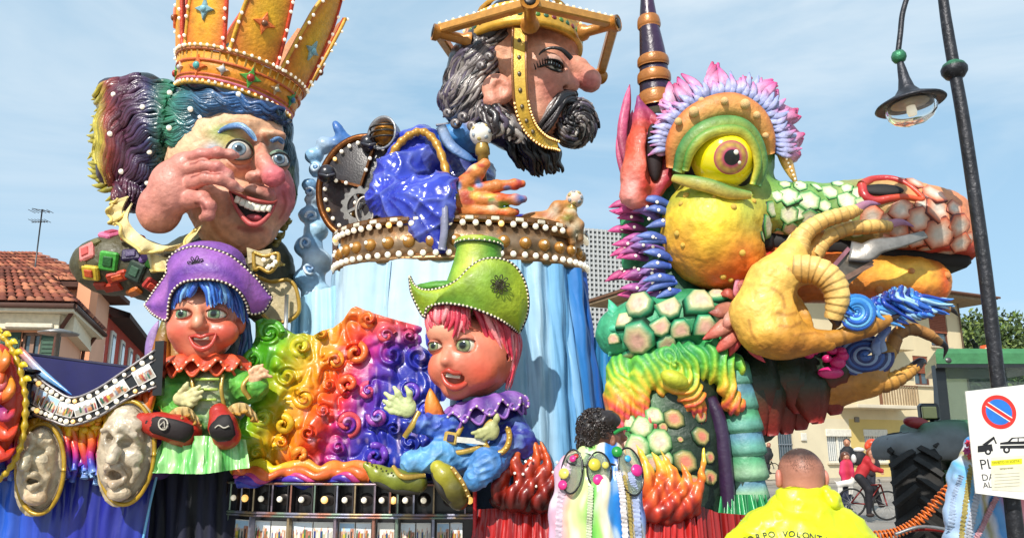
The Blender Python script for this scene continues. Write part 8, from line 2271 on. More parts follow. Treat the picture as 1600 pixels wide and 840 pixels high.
P=np.stack([R0,lerp(R0,R1,.5)+.004,R1,R2,R3_],1);P+=(vnoise(P.reshape(-1,3)*40).reshape(70,5,1)-.5)*.012
part('collar',grid_geo(P,ycol),SHINY,jk)
c2=Sculpt(VF,6,4);c2.chain([(1284,764,8),(1302,776,22),(1313,792,16)],[7,9,6],ycol);c2.chain([(1290,768,24),(1300,786,30),(1311,797,20)],[8,10,5],ycol);c2.build(1.6);part('collar_flap',c2.G(),SHINY,jk)
h=Sculpt(VF,8,5);skn='#b87a62'
h.ell((1252,738,-2),(34,38,39),skn);h.ell((1253,760,2),(30,24,32),skn);h.chain([(1253,768,0),(1253,812,0)],[23,27],'#b8735a');h.ell((1252,750,-30),(26,30,16),skn)
h.build(1.7,lump=.3)
tt=vnoise(h.V/3.0)
top=np.clip((h.V[:,1]-h.f.L(1252,724)[1])/16,0,1);mid=np.clip((h.V[:,1]-h.f.L(1252,766)[1])/26,0,1)
side=np.clip(1-np.abs((h.V[:,0]-h.f.L(1252,740)[0])/34.0)**2,0,1)
thin=(np.clip(.25*mid+.75*top,0,1)*(.86+.22*tt))[:,None];thin=np.clip(thin,0,.95)
h.C=h.C*(1-thin)+srgb('#2c1c14')*thin
hd_=part('head',h.G(),SKIN,vol)
for sx,x in((-1,1217),(1,1288)):
 e=Sculpt(VF,4,3);e.ell((x,746,-2),(5.5,13,9),'#c07a68',rot=(0,18*sx,0));e.ell((x+0*sx,756,-2),(4,5,5),'#c07a68');e.build(1.2,lump=.2);part('ear',e.G(),SKIN,hd_)
g=G();rr_=np.random.default_rng(9);n=0
while n<5200:
 d=rr_.normal(size=3);d/=np.linalg.norm(d)
 q=h.f.L(1252,738,-2)+d*np.array([34,38,39])
 if d[1]<.05+.25*rr_.random():continue
 p=VF.W(q)[0];nn=nrm(np.array([d[0],-d[2],d[1]]));t2=nrm(np.cross(nn,[.3,1,.2]))*.0005;tip=p+nn*.003+np.array([0,0,-.005]);g.add([p-t2,p+t2,tip],[[0,1,2]],srgb('#24170f')*(.7+.9*rr_.random()));n+=1
part('cropped_hair',g,HAIRM,hd_,kind='stuff',smooth=False)
word='CORPO VOLONTARI';
for i,ch in enumerate(word):
 if ch==' ':continue
 u=(i-7)/7.0;px=1227+(i-6)*10.6;py=834+.0026*(px-1227)**2
 p,n=b.hit(px,py)
 if p is None:continue
 M=basis(n,(0,0,1));an=-math.atan(.0052*(px-1227));M=M@np.array(Matrix.Rotation(an,3,'Z'))
 part('letter',text_geo(ch,M,p+n*.003,.030,.002,'#20242c'),MATTE,jk,smooth=False)
l=Sculpt(VF,16,8)
for sx in(-1,1):l.chain([(1253+30*sx,1120,0),(1253+36*sx,1270,4),(1253+36*sx,1400,-2)],[46,36,26],'#1c2230')
l.build(5);
LV=l.V.copy();zmin=VF.W(LV)[:,2].min();g=G();W=VF.W(LV);W[:,2]=np.where(W[:,2]<.9,(W[:,2]-zmin)/(.9-zmin)*(.9-.06)+.06,W[:,2]);g.add(W,[l.F],l.C);part('trousers',g,CLOTH,vol)
for sx in(-1,1):
 g=G();V,F=ellipsoid((VF.a[0]+.09*sx,2.84,.06),(.05,.14,.06),14,8);g.add(V,F,'#141414');part('shoe',g,MATTE,vol)
# ---- reveller with curly hair in satin
CF=Fig(938,730,4.5)
rev=thing('person','curly haired reveller seen from behind in pastel satin costume with coloured discs','person',CF.w(938,697)*np.array([1,1,0]))
b=Sculpt(CF,12,10)
b.chain([(938,716,-4),(936,780,0),(936,900,0)],[34,52,58],'#c8d8a0');b.chain([(925,722,0),(896,742,6),(886,800,8),(884,900,10)],[30,28,26,26],'#c8d8a0');b.chain([(952,724,4),(972,752,12),(980,810,14),(984,900,16)],[30,27,25,25],'#3f8ac0')
def cfold(V,F,C):
 b.V,b.F=V,F;N=b.norms();return V+N*(1.8*np.sin(V[:,0]*.22+3*vnoise(V/26))+3*(vnoise(V/16+4)-.5))[:,None]
b.build(2.4,cfold,lump=0)
bx=b.V[:,0]+CF.L(938,730)[0];by=b.V[:,1];spread=1+np.clip(-by,0,140)/260.0
xx=(b.V[:,0]/spread)+938+3*np.sin(by/13.0)
b.C=ramp([(876,'#cfa8c0'),(888,'#d8a0ac'),(896,'#e0b090'),(901,'#ccd49a'),(914,'#b8d080'),(922,'#5fb04a'),(930,'#8cc85a'),(936,'#dccdb8'),(942,'#d8d0b0'),(945,'#3f86c4'),(952,'#1f7ac8'),(962,'#2f62b0'),(966,'#cfc4b0'),(972,'#a8904a'),(977,'#cfc8c0'),(982,'#8fa4d0'),(990,'#4a5aa8')],xx)
st=np.clip((vnoise(np.stack([xx/6,by/24,0*xx],-1))-.5)*2.2,0,1)[:,None];b.C=b.C*(1-.5*st)+np.array([.75,.78,.72])*.5*st
tor=part('costume',b.G(),SATIN,rev)
def lace(fig,sc,pts,w,name,parent,seed,col='#d0c6cc'):
 """ruffled lace ribbon that follows the surface"""
 P=[]
 for q in spline(np.array(pts,float),60):
  p,n=sc.near(*q);P.append(p+n*2*fig.s)
 P=np.array(P);T,N,B=frames(P,(0,-1,0));u=np.arange(60)
 off=lambda s_:B*(s_*w*fig.s*(1+.16*np.sin(u*1.7+seed)))[:,None]+N*((1.2+1.5*np.sin(u*2.3+seed+s_))*fig.s)[:,None]
 g=grid_geo(np.stack([P+off(-1.0),P+off(-.4),P+N*fig.s,P+off(.4),P+off(1.0)],1),lerp(srgb(col),srgb(col)*.7,(np.sin(u*1.9)*.5+.5)[:,None,None]*np.ones((1,5,1))));return part(name,g,CLOTH,parent)
for k,(pts,w,c)in enumerate((([(896,716),(884,745),(876,790),(874,845)],5,'#d4bccc'),([(923,760),(921,800),(920,845)],4,'#c8cfae'),([(966,736),(972,775),(976,845)],4.5,'#d8d0d0'),([(984,738),(992,775),(997,845)],5,'#a8b4d8'),([(974,742),(981,785),(986,845)],2.4,'#a8924a'))):lace(CF,b,pts,w,'lace_ruffle',tor,k,c)
h=Sculpt(CF,7,4);h.ell((936,676,0),(26,29,27),'#3a241a');h.ell((950,686,-4),(20,22,20),'#8a5640');h.ell((966,676,-12),(9,8,10),'#8a5640');h.ell((975,684,-12),(6,5,5),'#8f5a44',k=4);h.ell((968,697,-12),(8,7,9),'#8a5640');h.chain([(940,690,0),(940,722,0)],[17,20],'#7f4f3a')
h.build(1.5,lump=.2);hd_=part('head',h.G(),SKIN,rev)
e=Sculpt(CF,3,3);e.ell((957,688,18),(5,9,3.5),'#9a6048');e.ell((957,686,22),(2.5,5,2),'#5a3424',k=2,op='s');e.build(.9,lump=.1);part('ear',e.G(),SKIN,hd_)
hb_=Sculpt(CF,6,4);hb_.ell((931,668,0),(29,29,30),'#1c110c');hb_.ell((922,690,2),(20,18,22),'#1c110c');hb_.ell((948,656,2),(20,16,24),'#1c110c');hb_.build(2,lump=2.0);hair_=part('hair',hb_.G(),HAIRM,hd_)
g=G();rr_=np.random.default_rng(3)
for k in range(420):
 d=rr_.normal(size=3);d/=np.linalg.norm(d)
 c=CF.L(931,668,0)+d*np.array([28,28,29])if rr_.random()<.72 else CF.L(921,690,2)+d*np.array([19,17,21])
 if c[0]>CF.L(958,680)[0]and c[1]<CF.L(958,668)[1]:continue
 M=basis(np.array([d[0],d[1],d[2]]));a=np.linspace(0,5.2,8);r=2.2+1.6*rr_.random()
 P=np.array([c+M@np.array([r*math.cos(t),r*math.sin(t),t*.8])for t in a]);V,F=tube(CF.W(P),1.0*CF.s,4);g.add(V,F,srgb('#21140d')*(.6+1.3*rr_.random()))
part('curls',g,HAIRM,hd_,kind='stuff')
g=G();V,F=tube(spline(CF.path([(958,677,16),(968,671,10),(979,668,-2)]),12),2.1*CF.s,6,1.4);g.add(V,F,'#1f8a3a');V,F=box(CF.w(981,670,-10),np.array([2.5,10,4])*CF.s,None,1*CF.s);g.add(V,F,'#1f8a3a');part('sunglasses',g,GLOSS,hd_,smooth=False)
def disc(px,py,dz,r,col,parent,name='disc',n=None):
 g=G();V,F=lathe(np.array([(0,-1.2),(r,-1.2),(r*1.02,0),(r,1.2),(0,1.4)])*CF.s,22,CF.w(px,py,dz),basis(np.array(n if n is not None else(-.1,-1,.25))));g.add(V,F,col);return part(name,g,GLOSS,parent)
VINYLC=bpy.data.materials.new('clear_vinyl');VINYLC.use_nodes=True;q_=VINYLC.node_tree.nodes['Principled BSDF'];q_.inputs['Base Color'].default_value=(.78,.84,.7,1);q_.inputs['Roughness'].default_value=.08;q_.inputs['Transmission Weight'].default_value=.85;q_.inputs['IOR'].default_value=1.04
def collar_lobe(cx,cy,rx,ry,dz,col,n,dots):
 M=basis(np.array(n));c=CF.w(cx,cy,dz);a=np.linspace(0,2*PI,44)
 g=G();V,F=lathe(np.array([(0,0),(.98,0),(1,.4),(.98,.9),(0,1)])*np.array([1,1.5*CF.s]),44,(0,0,0),np.diag([rx*CF.s,ry*CF.s,1]));g.add(V@M.T+c,F,col);o=part('collar_lobe',g,VINYLC,rev)
 g=G();V,F=tube(c+(np.stack([rx*np.cos(a),ry*np.sin(a),0*a+1],-1)*CF.s)@M.T,1.5*CF.s,7);g.add(V,F,'#161214');part('lobe_rim',g,BLACKM,o)
 for(px,py,r,cl)in dots:disc(px,py,dz+5,r,cl,o,n=n)
collar_lobe(894,736,17,33,36,'#6a4a3a',(-.5,-1,.3),[(895,716,5,'#c82c7a'),(881,739,8,'#d8cc5c'),(879,757,7,'#d02c7a')])
collar_lobe(936,735,18,28,40,'#8aa06a',(0,-1,.2),[(929,725,9,'#c8b83a'),(946,726,5,'#d0c45a'),(935,749,8,'#d82c7c')])
collar_lobe(985,736,20,36,34,'#7a3a3a',(.35,-1,.3),[(981,716,5,'#3fa0d0'),(995,734,9,'#d02480'),(972,750,5,'#c8b040')])
collar_lobe(908,718,22,12,30,'#8a6a3c',(-.2,-1,.9),[(900,712,4,'#b8342c')]);collar_lobe(962,716,18,12,26,'#4a6a4a',(.2,-1,.7),[])
disc(964,705,34,8,'#1f8a34',rev)
l=Sculpt(CF,10,6)
for sx in(-1,1):l.chain([(936+22*sx,900,0),(936+22*sx,1020,2),(936+22*sx,1128,0)],[34,28,22],'#c8a8c0' if sx<0 else '#4a6ab0')
l.build(4);part('trousers',l.G(),SATIN,rev)
for sx in(-1,1):
 g=G();V,F=ellipsoid((CF.a[0]+.085*sx,4.45,.055),(.05,.14,.055),14,8);g.add(V,F,'#2a2a30');part('shoe',g,MATTE,rev)
# ---- small figures in the distance
def figure(lab,fig,torso,legs,arms,head,cols,group=None,hairc='#2a1c14',hairpts=None,h=1.0):
 t=thing('person',lab,'person',fig.w(head[0],697)*np.array([1,1,0]),group)
 hd=Sculpt(fig,3,2);hx,hy,hz,hr=head;hd.ell((hx,hy,hz),(hr*.82,hr,hr*.9),cols['skin']);hd.chain([(hx,hy+hr*.7,hz),(hx,hy+hr*1.6,hz-1)],[hr*.45,hr*.55],cols['skin']);hd.ell((hx+(hr*.5 if cols.get('face',0)>0 else-hr*.3 if cols.get('face',0)<0 else 0),hy+hr*.25,hz+hr*.75),(hr*.16,hr*.2,hr*.25),cols['skin'],k=2)
 hd.build(max(.5,hr/9),lump=.1)
 for ex in(-.32,.32):hd.paint(hx+ex*hr+cols.get('face',0)*hr*.25,hy,hr*.13,hr*.1,'#1c1410',.9,dz=hz+hr*.75,zr=hr)
 hd.paint(hx+cols.get('face',0)*hr*.3,hy+hr*.55,hr*.3,hr*.09,'#8a3a34',.8,dz=hz+hr*.75,zr=hr);ho=part('head',hd.G(),SKIN,t)
 hs=Sculpt(fig,3,2)
 for q,r in(hairpts or[((hx,hy-hr*.35,hz-hr*.25),(hr*.92,hr*.8,hr*.95))]):hs.ell(q,r,hairc)
 hs.build(max(.5,hr/8),lump=.5);part('hair',hs.G(),HAIRM,ho)
 sc=Sculpt(fig,4,2);[sc.chain(p,r,cols['top'])for p,r in torso];[sc.chain(p,r,cols.get('sleeve',cols['top']))for p,r in arms]
 sc.build(h,lump=.5);part('top',sc.G(),CLOTH,t)
 sc=Sculpt(fig,3,2);[sc.chain(p,r,cols['legs'])for p,r in legs];sc.build(h,lump=.3);part('trousers',sc.G(),CLOTH,t)
 for p,r in legs:
  q=p[-1];g=G();V,F=ellipsoid(fig.w(q[0]+2,q[1]+1,q[2]+1),np.array([r[-1]*1.9,r[-1]*1.2,r[-1]*.9])*fig.s,10,6);g.add(V,F,cols.get('shoe','#1a1614'));part('shoe',g,MATTE,t)
 for p,r in arms:
  q=p[-1];hs2=Sculpt(fig,1.2,1);hs2.ell(q,(r[-1]*.9,r[-1]*1.0,r[-1]*.6),cols['skin'])
  for k in range(4):hs2.chain([(q[0]+(k-1.5)*r[-1]*.35,q[1]+r[-1]*.5,q[2]),(q[0]+(k-1.5)*r[-1]*.4+1,q[1]+r[-1]*1.5,q[2]+1)],[r[-1]*.28,r[-1]*.2],cols['skin'])
  hs2.build(.45,lump=0);part('hand',hs2.G(),SKIN,t)
 return t
def bicycle(lab,fig,rear,front,r,col,z=0,group=None):
 t=thing('bicycle',lab,'bicycle',fig.w((rear[0]+front[0])/2,rear[1]+r,z),group);s=fig.s
 for c in(rear,front):
  a=np.linspace(0,2*PI,40);g=G();V,F=tube(np.array([fig.w(c[0]+r*math.cos(q),c[1]+r*math.sin(q),z)for q in a]),.022,6);g.add(V,F,'#1a1a1a');w=part('wheel',g,RUBBER,t)
  g=G()
  for k in range(12):q=2*PI*k/12;V,F=tube([fig.w(*c,z),fig.w(c[0]+r*.96*math.cos(q),c[1]+r*.96*math.sin(q),z)],.004,4);g.add(V,F,'#9a9a9a')
  part('spokes',g,METALM,w,kind='stuff')
 bb_=((rear[0]*.55+front[0]*.45),rear[1]+r*.1);st_=(rear[0]*.62+front[0]*.38,rear[1]-r*1.25);hd=(rear[0]*.18+front[0]*.82,rear[1]-r*1.3)
 g=G()
 for a_,b_ in((rear,bb_),(rear,st_),(bb_,st_),(bb_,hd),(st_,hd),(hd,front)):V,F=tube([fig.w(*a_,z),fig.w(*b_,z)],.018,6);g.add(V,F,col)
 part('frame',g,METALM,t,kind='stuff')
 g=G();V,F=tube([fig.w(hd[0],hd[1],z),fig.w(hd[0]-2,hd[1]-r*.35,z)],.014,6);g.add(V,F,'#888');V,F=tube([fig.w(hd[0]-2,hd[1]-r*.35,z-12),fig.w(hd[0]-4,hd[1]-r*.35,z+12)],.014,6);g.add(V,F,'#333');part('handlebar',g,METALM,t,kind='stuff')
 g=G();V,F=ellipsoid(fig.w(st_[0],st_[1]-2,z),np.array([r*.38,r*.2,r*.14])*s,12,6);g.add(V,F,'#151515');part('saddle',g,BLACKM,t)
 return t
D1=Fig(1350,745,18.0)
bicycle('dark red bicycle under the woman in the red sweater, partly behind the tractor tyre',D1,(1330,785),(1386,789),22,'#6a2020')
figure('young woman in a red sweater and black trousers riding the dark red bicycle',D1,[([(1353,719,0),(1349,732,0),(1343,744,0)],[8,8.5,9])],[([(1343,746,4),(1357,764,7),(1358,803,5)],[7.5,6,3.6]),([(1345,746,-4),(1366,762,-6),(1376,788,-6)],[7.5,5.5,3.4])],[([(1356,720,8),(1366,732,10),(1378,736,8)],[4.5,3.8,2.8]),([(1352,720,-8),(1364,730,-9),(1378,734,-8)],[4.5,3.8,2.8])],(1363,709,2,7.5),{'skin':'#c08a70','top':'#a81c24','legs':'#15131a','face':.5,'shoe':'#2a1a14'},None,'#8a4a24',[((1361,705,-2),(7,6,7)),((1357,709,-3),(4,6,5))])
g=G();V,F=box(D1.w(1343,716,-2),np.array([8,6,11])*D1.s,rotm(0,8,0),3*D1.s);g.add(V,F,'#1c1a1e');V,F=ellipsoid(D1.w(1342,702,-1),np.array([9,6,4])*D1.s,12,7);g.add(V,F,'#d0ccc8');V,F=ellipsoid(D1.w(1334,716,2),np.array([4,4,7])*D1.s,10,7);g.add(V,F,'#c8c4c0');solo('backpack',g,CLOTH,'black and white backpack worn by the woman on the bicycle','backpack')
D2=Fig(1320,730,19.5)
figure('child with brown hair in a pink and red jacket behind the bicycle rear wheel',D2,[([(1322,722,0),(1321,736,0),(1322,750,0)],[7,8,7.5])],[([(1318,752,0),(1318,775,1),(1318,794,0)],[4,3.4,2.6]),([(1326,752,0),(1326,775,1),(1326,794,0)],[4,3.4,2.6])],[([(1316,724,3),(1315,738,5),(1319,752,6)],[3.6,3.2,2.4]),([(1328,724,3),(1331,736,4),(1332,748,4)],[3.6,3.2,2.4])],(1321,713,0,6.6),{'skin':'#b88468','top':'#a8202c','sleeve':'#cc2a5c','legs':'#20263a'},None,'#5a3420',[((1320,710,-1),(6.6,5.6,6.6)),((1316,716,-2),(3,7,4)),((1326,716,-2),(2.6,6,4))])
dg=Sculpt(D2,3,2);dg.chain([(1311,756,8),(1330,753,8)],[4.4,4.6],'#d8d4cc');dg.ell((1333,749,9),(4,3.6,3.4),'#d8d4cc');dg.ell((1337,751,9),(2.4,1.8,1.8),'#c8c0b4',k=2)
for x in(1310,1314,1327,1331):dg.chain([(x,758,8),(x+1,764,8),(x,771,8)],[2,1.5,1.3],'#cfcac0')
dg.chain([(1308,754,8),(1303,750,8)],[1.6,1],'#d8d4cc');dg.ell((1331,746,11),(1.5,2.4,1),'#b8b0a4',k=1);dg.ell((1335,746,8),(1.5,2.4,1),'#b8b0a4',k=1)
dg.build(.8,lump=.6);g=dg.G();solo('dog',g,CLOTH,'small white dog held beside the child in pink','dog')
D3=Fig(1324,720,23)
figure('man with short dark hair in a black jacket standing behind the child',D3,[([(1324,704,0),(1324,718,0),(1324,732,0)],[8.5,8.5,7])],[([(1321,734,0),(1320,755,1),(1320,776,0)],[4,3.2,2.6]),([(1328,734,0),(1329,755,1),(1329,776,0)],[4,3.2,2.6])],[([(1316,705,0),(1314,718,2),(1316,730,3)],[3.4,3,2.2]),([(1332,705,0),(1334,718,2),(1332,730,3)],[3.4,3,2.2])],(1323,691,0,6),{'skin':'#b07a5c','top':'#1a1a1e','legs':'#22242c'},None,'#1a1210')
D4=Fig(1360,715,21)
figure('person in a curly orange carnival wig behind the woman in red',D4,[([(1360,712,0),(1360,724,0),(1360,738,0)],[8,8,7])],[([(1357,740,0),(1357,762,1),(1357,782,0)],[4,3.2,2.6]),([(1364,740,0),(1364,762,1),(1364,782,0)],[4,3.2,2.6])],[([(1352,713,0),(1350,726,2),(1352,738,3)],[3.4,3,2.2]),([(1368,713,0),(1371,724,2),(1374,734,3)],[3.4,3,2.2])],(1362,698,0,6.4),{'skin':'#b87a5c','top':'#2a2024','legs':'#20202a'},None,'#d0421c',[((1362,692,-1),(9,7,8)),((1355,697,-1),(4.5,6,5)),((1369,697,-1),(4.5,6,5))])
D5=Fig(1199,715,36)
bicycle('black bicycle held by the man in dark clothes at the cream house door',D5,(1191,731),(1209,731),8,'#1a1a1a')
figure('man with red cap and dark coat standing with a bicycle beside the house door',D5,[([(1199,702,2),(1199,710,2),(1198,720,2)],[4.6,5,4.6])],[([(1197,720,2),(1196,729,2),(1196,738,2)],[2.6,2,1.6]),([(1200,720,2),(1201,729,2),(1201,738,2)],[2.6,2,1.6])],[([(1195,702,3),(1194,710,4),(1197,716,5)],[2,1.7,1.3]),([(1203,702,3),(1205,710,4),(1205,716,5)],[2,1.7,1.3])],(1201,695,2,3.6),{'skin':'#a8705a','top':'#17181c','legs':'#15161c'},None,'#7a1c18',h=.7)
# ---- reveller half hidden by the road sign
K=Fig(1530,770,7.3)
rv2=thing('person','reveller in pale blue and pink ruffled satin half hidden behind the road sign','person',K.w(1535,697)*np.array([1,1,0]))
b=Sculpt(K,12,9);b.chain([(1548,690,-10),(1545,760,-6),(1545,860,-4),(1548,980,-6)],[26,36,42,40],'#c8485a');b.chain([(1528,704,4),(1512,750,14),(1506,800,18),(1502,850,16)],[22,26,26,24],'#4fa0d0');b.chain([(1570,704,4),(1584,760,14),(1586,830,16)],[22,24,22],'#d05a6a')
def kf(V,F,C):
 b.V,b.F=V,F;N=b.norms();return V+N*(2.2*np.sin(V[:,0]*.18+4*vnoise(V/24))+4*(vnoise(V/13)-.5))[:,None]
b.build(2.6,kf,lump=0);kx=b.V[:,0]+1530-(b.V[:,1])*-.12
b.C=ramp([(1480,'#9fb8d8'),(1496,'#5fb0dc'),(1508,'#c8ccd4'),(1514,'#a89a5a'),(1520,'#d0ccd0'),(1528,'#3f8ac8'),(1540,'#5f9ad0'),(1550,'#c83a50'),(1570,'#dc8a94'),(1590,'#c84a5a')],kx+6*(vnoise(b.V/9)-.5));co_=part('costume',b.G(),SATIN,rv2)
for k,(pts,w,c)in enumerate((([(1504,742),(1492,780),(1484,830)],5,'#a8bcd8'),([(1516,730),(1510,775),(1502,840)],4,'#b0a05a'),([(1530,745),(1522,790),(1512,840)],5,'#c8ccd8'),([(1556,775),(1540,805),(1524,838)],4,'#d8a0a8'))):lace(K,b,pts,w,'lace_ruffle',co_,k,c)
h=Sculpt(K,6,4);h.ell((1560,650,0),(16,19,18),'#b07a5c');h.chain([(1558,662,0),(1554,690,0)],[9,11],'#b07a5c');h.build(2);ho=part('head',h.G(),SKIN,rv2)
h=Sculpt(K,6,4);h.ell((1560,642,-3),(18,16,20),'#8a1c2c');h.build(2);part('hair',h.G(),HAIRM,ho)
for x,y,c in((1514,692,'#c82c4a'),(1519,700,'#d84a2c'),(1511,704,'#b83a7a'),(1517,712,'#c83a3a')):
 for k in range(6):
  a=k*PI/3;g=G();g.add(*petal([(x,y,30),(x+4*math.cos(a),y+4*math.sin(a),33),(x+7*math.cos(a),y+7*math.sin(a),30)],3,.5,c,c,K,n=6,seg=5));part('flower_petal',g,SATIN,rv2)
l=Sculpt(K,8,5)
for sx in(-1,1):l.chain([(1548+14*sx,880,-4),(1548+14*sx,950,-4),(1548+14*sx,966,-4)],[18,14,13],'#8a3a5a')
l.build(4);part('trousers',l.G(),SATIN,rv2)
for sx in(-1,1):
 g=G();V,F=ellipsoid((K.a[0]+.1+.085*sx,7.25,.055),(.05,.14,.055),14,8);g.add(V,F,'#2a2a30');part('shoe',g,MATTE,rv2)
# ================================================================ TRACTOR
TY=11.2
TR=Fig(1470,700,TY)
trac=thing('tractor','green farm tractor with black mudguards and big lugged tyre seen from behind','tractor',(*TR.w(1530,697)[:2],0))
GREEN,DARK='#2c6a3c','#1a1c1c'
def tl(px,py,dz=0):return TR.w(px,py,dz)
wc=tl(1436,786,30);ax_w=nrm(np.array([.90,-.44,0]));WM=basis(ax_w);wr,ww=102*TR.s,31*TR.s
wheel_axle=tl(1600,786,30)
def wheel(c,name='wheel'):
 g=G();V,F=lathe([(wr*.55,-ww),(wr*.86,-ww*1.06),(wr*.95,-ww*.9),(wr*.965,0),(wr*.95,ww*.9),(wr*.86,ww*1.06),(wr*.55,ww)],48,c,WM);g.add(V,F,'#1e1c1a');w=part(name,g,RUBBER,trac)
 g=G()
 for k in range(22):
  for sd in(-1,1):
   a0=2*PI*(k+(.5 if sd>0 else 0))/22;P=[]
   for t in np.linspace(0,1,5):
    a=a0+.26*t;z=sd*ww*(.02+1.02*t);P.append(c+WM@np.array([math.cos(a)*wr*(.985-.03*t*t),math.sin(a)*wr*(.985-.03*t*t),z]))
   V,F=tube(np.array(P),.062,4,.8);g.add(V,F,'#2a2826')
 part('lugs',g,RUBBER,w,kind='stuff',smooth=False)
 g=G();V,F=lathe([(0,-ww*.3),(wr*.2,-ww*.3),(wr*.5,-ww*.7),(wr*.57,-ww*.98),(wr*.57,ww*.98),(wr*.5,ww*.7),(wr*.2,ww*.3),(0,ww*.3)],32,c,WM);g.add(V,F,'#b8a02c');part('rim',g,METALM,w)
wheel(wc);wheel(wc+ax_w*1.85)
def guard(c):
 a=np.linspace(math.radians(20),math.radians(140),30);rows=[]
 for q in a:
  r=wr*1.13;pr=[]
  for(k,z)in((1.0,-1.18),(1.02,-1.0),(1.03,0),(1.02,1.0),(1.0,1.2),(.93,1.24)):
   pr.append(c+ax_w*(ww*z*1.05)+(nrm(np.cross([0,0,1.],ax_w))*math.cos(q)*r*1.08*k+np.array([0,0,1.])*math.sin(q)*r*k))
  rows.append(pr)
 P=np.array(rows);return P
DARK='#3c3e40'
P2=guard(wc+ax_w*1.85);g=grid_geo(P2,DARK);part('mudguard',g,mat('grey_plastic',rough=.55,var=.15,vscale=6,dirt=.35,dirtcol='#7a7468',bump=.1),trac)
sg=Sculpt(TR,12,6);sg.box((1432,700,40),(54,25,50),'#74787a',rnd=22,rot=(0,0,9));sg.box((1462,690,36),(34,26,48),'#666a6c',rnd=20);sg.box((1490,690,20),(34,32,46),'#2a5a3c',rnd=16);sg.box((1466,668,40),(44,9,36),'#2f6a44',rot=(0,0,3),rnd=8,k=4);sg.box((1504,742,-14),(26,66,16),'#16201a',rnd=8)
sg.box((1418,796,40),(88,72,140),None,rnd=8,k=4,op='s');sg.build(2.2,lump=.4);part('mudguard',sg.G(),MATS['grey_plastic'],trac)
g=G();V,F=ellipsoid(tl(1432,660,62),np.array([20,10,9])*TR.s,16,8,rotm(0,8,0));g.add(V,F,'#8a1c20');part('tail_lamp',g,GLOSS,trac)
g=G();V,F=box(tl(1451,643,30),np.array([15,8,13])*TR.s,None,4*TR.s);g.add(V,F,'#161616');wl=part('work_lamp',g,BLACKM,trac,smooth=False)
g=G();V,F=box(tl(1452,644,39),np.array([11,2,9])*TR.s,None,1*TR.s);g.add(V,F,'#a8a45a');part('lens',g,EYEM,wl,smooth=False)
g=G();V,F=tube([tl(1456,655,26),tl(1460,672,20)],.03,8);g.add(V,F,'#222');part('lamp_bracket',g,BLACKM,wl)
cx0,cx1=tl(1466,650,10),tl(1680,650,10);zc0,zc1=tl(1480,690,10)[2],tl(1480,572,10)[2];yb=tl(1480,650,10)[1];dpt=1.5
cw_=cx1[0]-cx0[0];cyc=yb+dpt/2
def post(x0,y0,x1,y1,w=.09):
 g=G();g.add(*beam((x0,y0,zc0-.2),(x1,y1,zc1+.02),w,w*1.1));g_=g;return g_
xl,xr_=cx0[0],cx1[0]
for(a,b_)in(((xl+.06,yb),(xl+.13,yb+.08)),((xr_-.06,yb),(xr_-.13,yb+.08)),((xl+.80,yb+dpt),(xl+.86,yb+dpt-.1)),((xr_-.02,yb+dpt),(xr_-.1,yb+dpt-.1))):
 g=G();V,F=beam((*a,zc0-.25),(*b_,zc1+.02),.14,.11);g.add(V,F,'#141616');part('cab_pillar',g,BLACKM,trac,smooth=False)
g=G();V,F=box(((xl+xr_)/2+.4,cyc,zc0-.55),(cw_/2-.32,dpt/2,.5),None,.05);g.add(V,F,'#141816');part('cab_floor',g,BLACKM,trac,smooth=False)
rp_=np.array([(xl-.02,yb-.16),(xr_+.02,yb-.16),(xr_+.02,yb+dpt+.2),(xl-.02,yb+dpt+.2)])
rpoly=np.array([(xl-.03,yb-.18),(xr_+.05,yb-.18),(xr_+.1,yb+dpt+.2),(xl+.80,yb+dpt+.2)]);ZM3=np.eye(3)
g=G();V,F=prism(rpoly,.22,ZM3,(0,0,zc1+.13),.07);g.add(V,F,'#3f7a4c');part('cab_roof',g,GLOSS,trac,smooth=False)
g=G();V,F=prism(rpoly*.998+np.array([.01,.03]),.05,ZM3,(0,0,zc1-.008));g.add(V,F,'#1c1e1e');part('roof_trim',g,BLACKM,trac,smooth=False)
CABG=bpy.data.materials.new('cab_glass');CABG.use_nodes=True;bs_=CABG.node_tree.nodes['Principled BSDF'];bs_.inputs['Base Color'].default_value=(.50,.60,.57,1);bs_.inputs['Roughness'].default_value=.03;bs_.inputs['Transmission Weight'].default_value=.9;bs_.inputs['IOR'].default_value=1.05
def pane(a,b_,z0,z1,name='pane'):
 d=nrm(np.array([b_[0]-a[0],b_[1]-a[1],0]));n=np.array([d[1],-d[0],0]);M=np.stack([d,np.array([0,0,1.]),n],-1);c=np.array([(a[0]+b_[0])/2,(a[1]+b_[1])/2,(z0+z1)/2]);g=G();V,F=box(c,(np.linalg.norm(np.subtract(b_,a))/2,(z1-z0)/2,.006),M);g.add(V,F,'#fff');return part(name,g,CABG,trac,smooth=False)
pane((xl+.14,yb+.04),(xr_-.14,yb+.04),zc0-.1,zc1-.03);pane((xl+.1,yb+.12),(xl+.82,yb+dpt-.1),zc0-.1,zc1-.03);pane((xl+.88,yb+dpt),(xr_-.12,yb+dpt),zc0-.1,zc1-.03)
ss=Sculpt(TR,8,5);ss.box((1560,650,-60),(30,34,10),'#22262a',rnd=8);ss.box((1560,690,-50),(32,10,30),'#22262a',rnd=8);ss.build(3);part('seat',ss.G(),CLOTH,trac)
g=G();a=np.linspace(0,2*PI,24);V,F=tube(np.array([tl(1572+20*math.cos(q),655+7*math.sin(q),-110+14*math.sin(q))for q in a]),.018,6);g.add(V,F,'#1a1a1a');V,F=tube([tl(1572,657,-110),tl(1574,700,-130)],.03,6);g.add(V,F,'#1a1a1a');part('steering_wheel',g,BLACKM,trac)
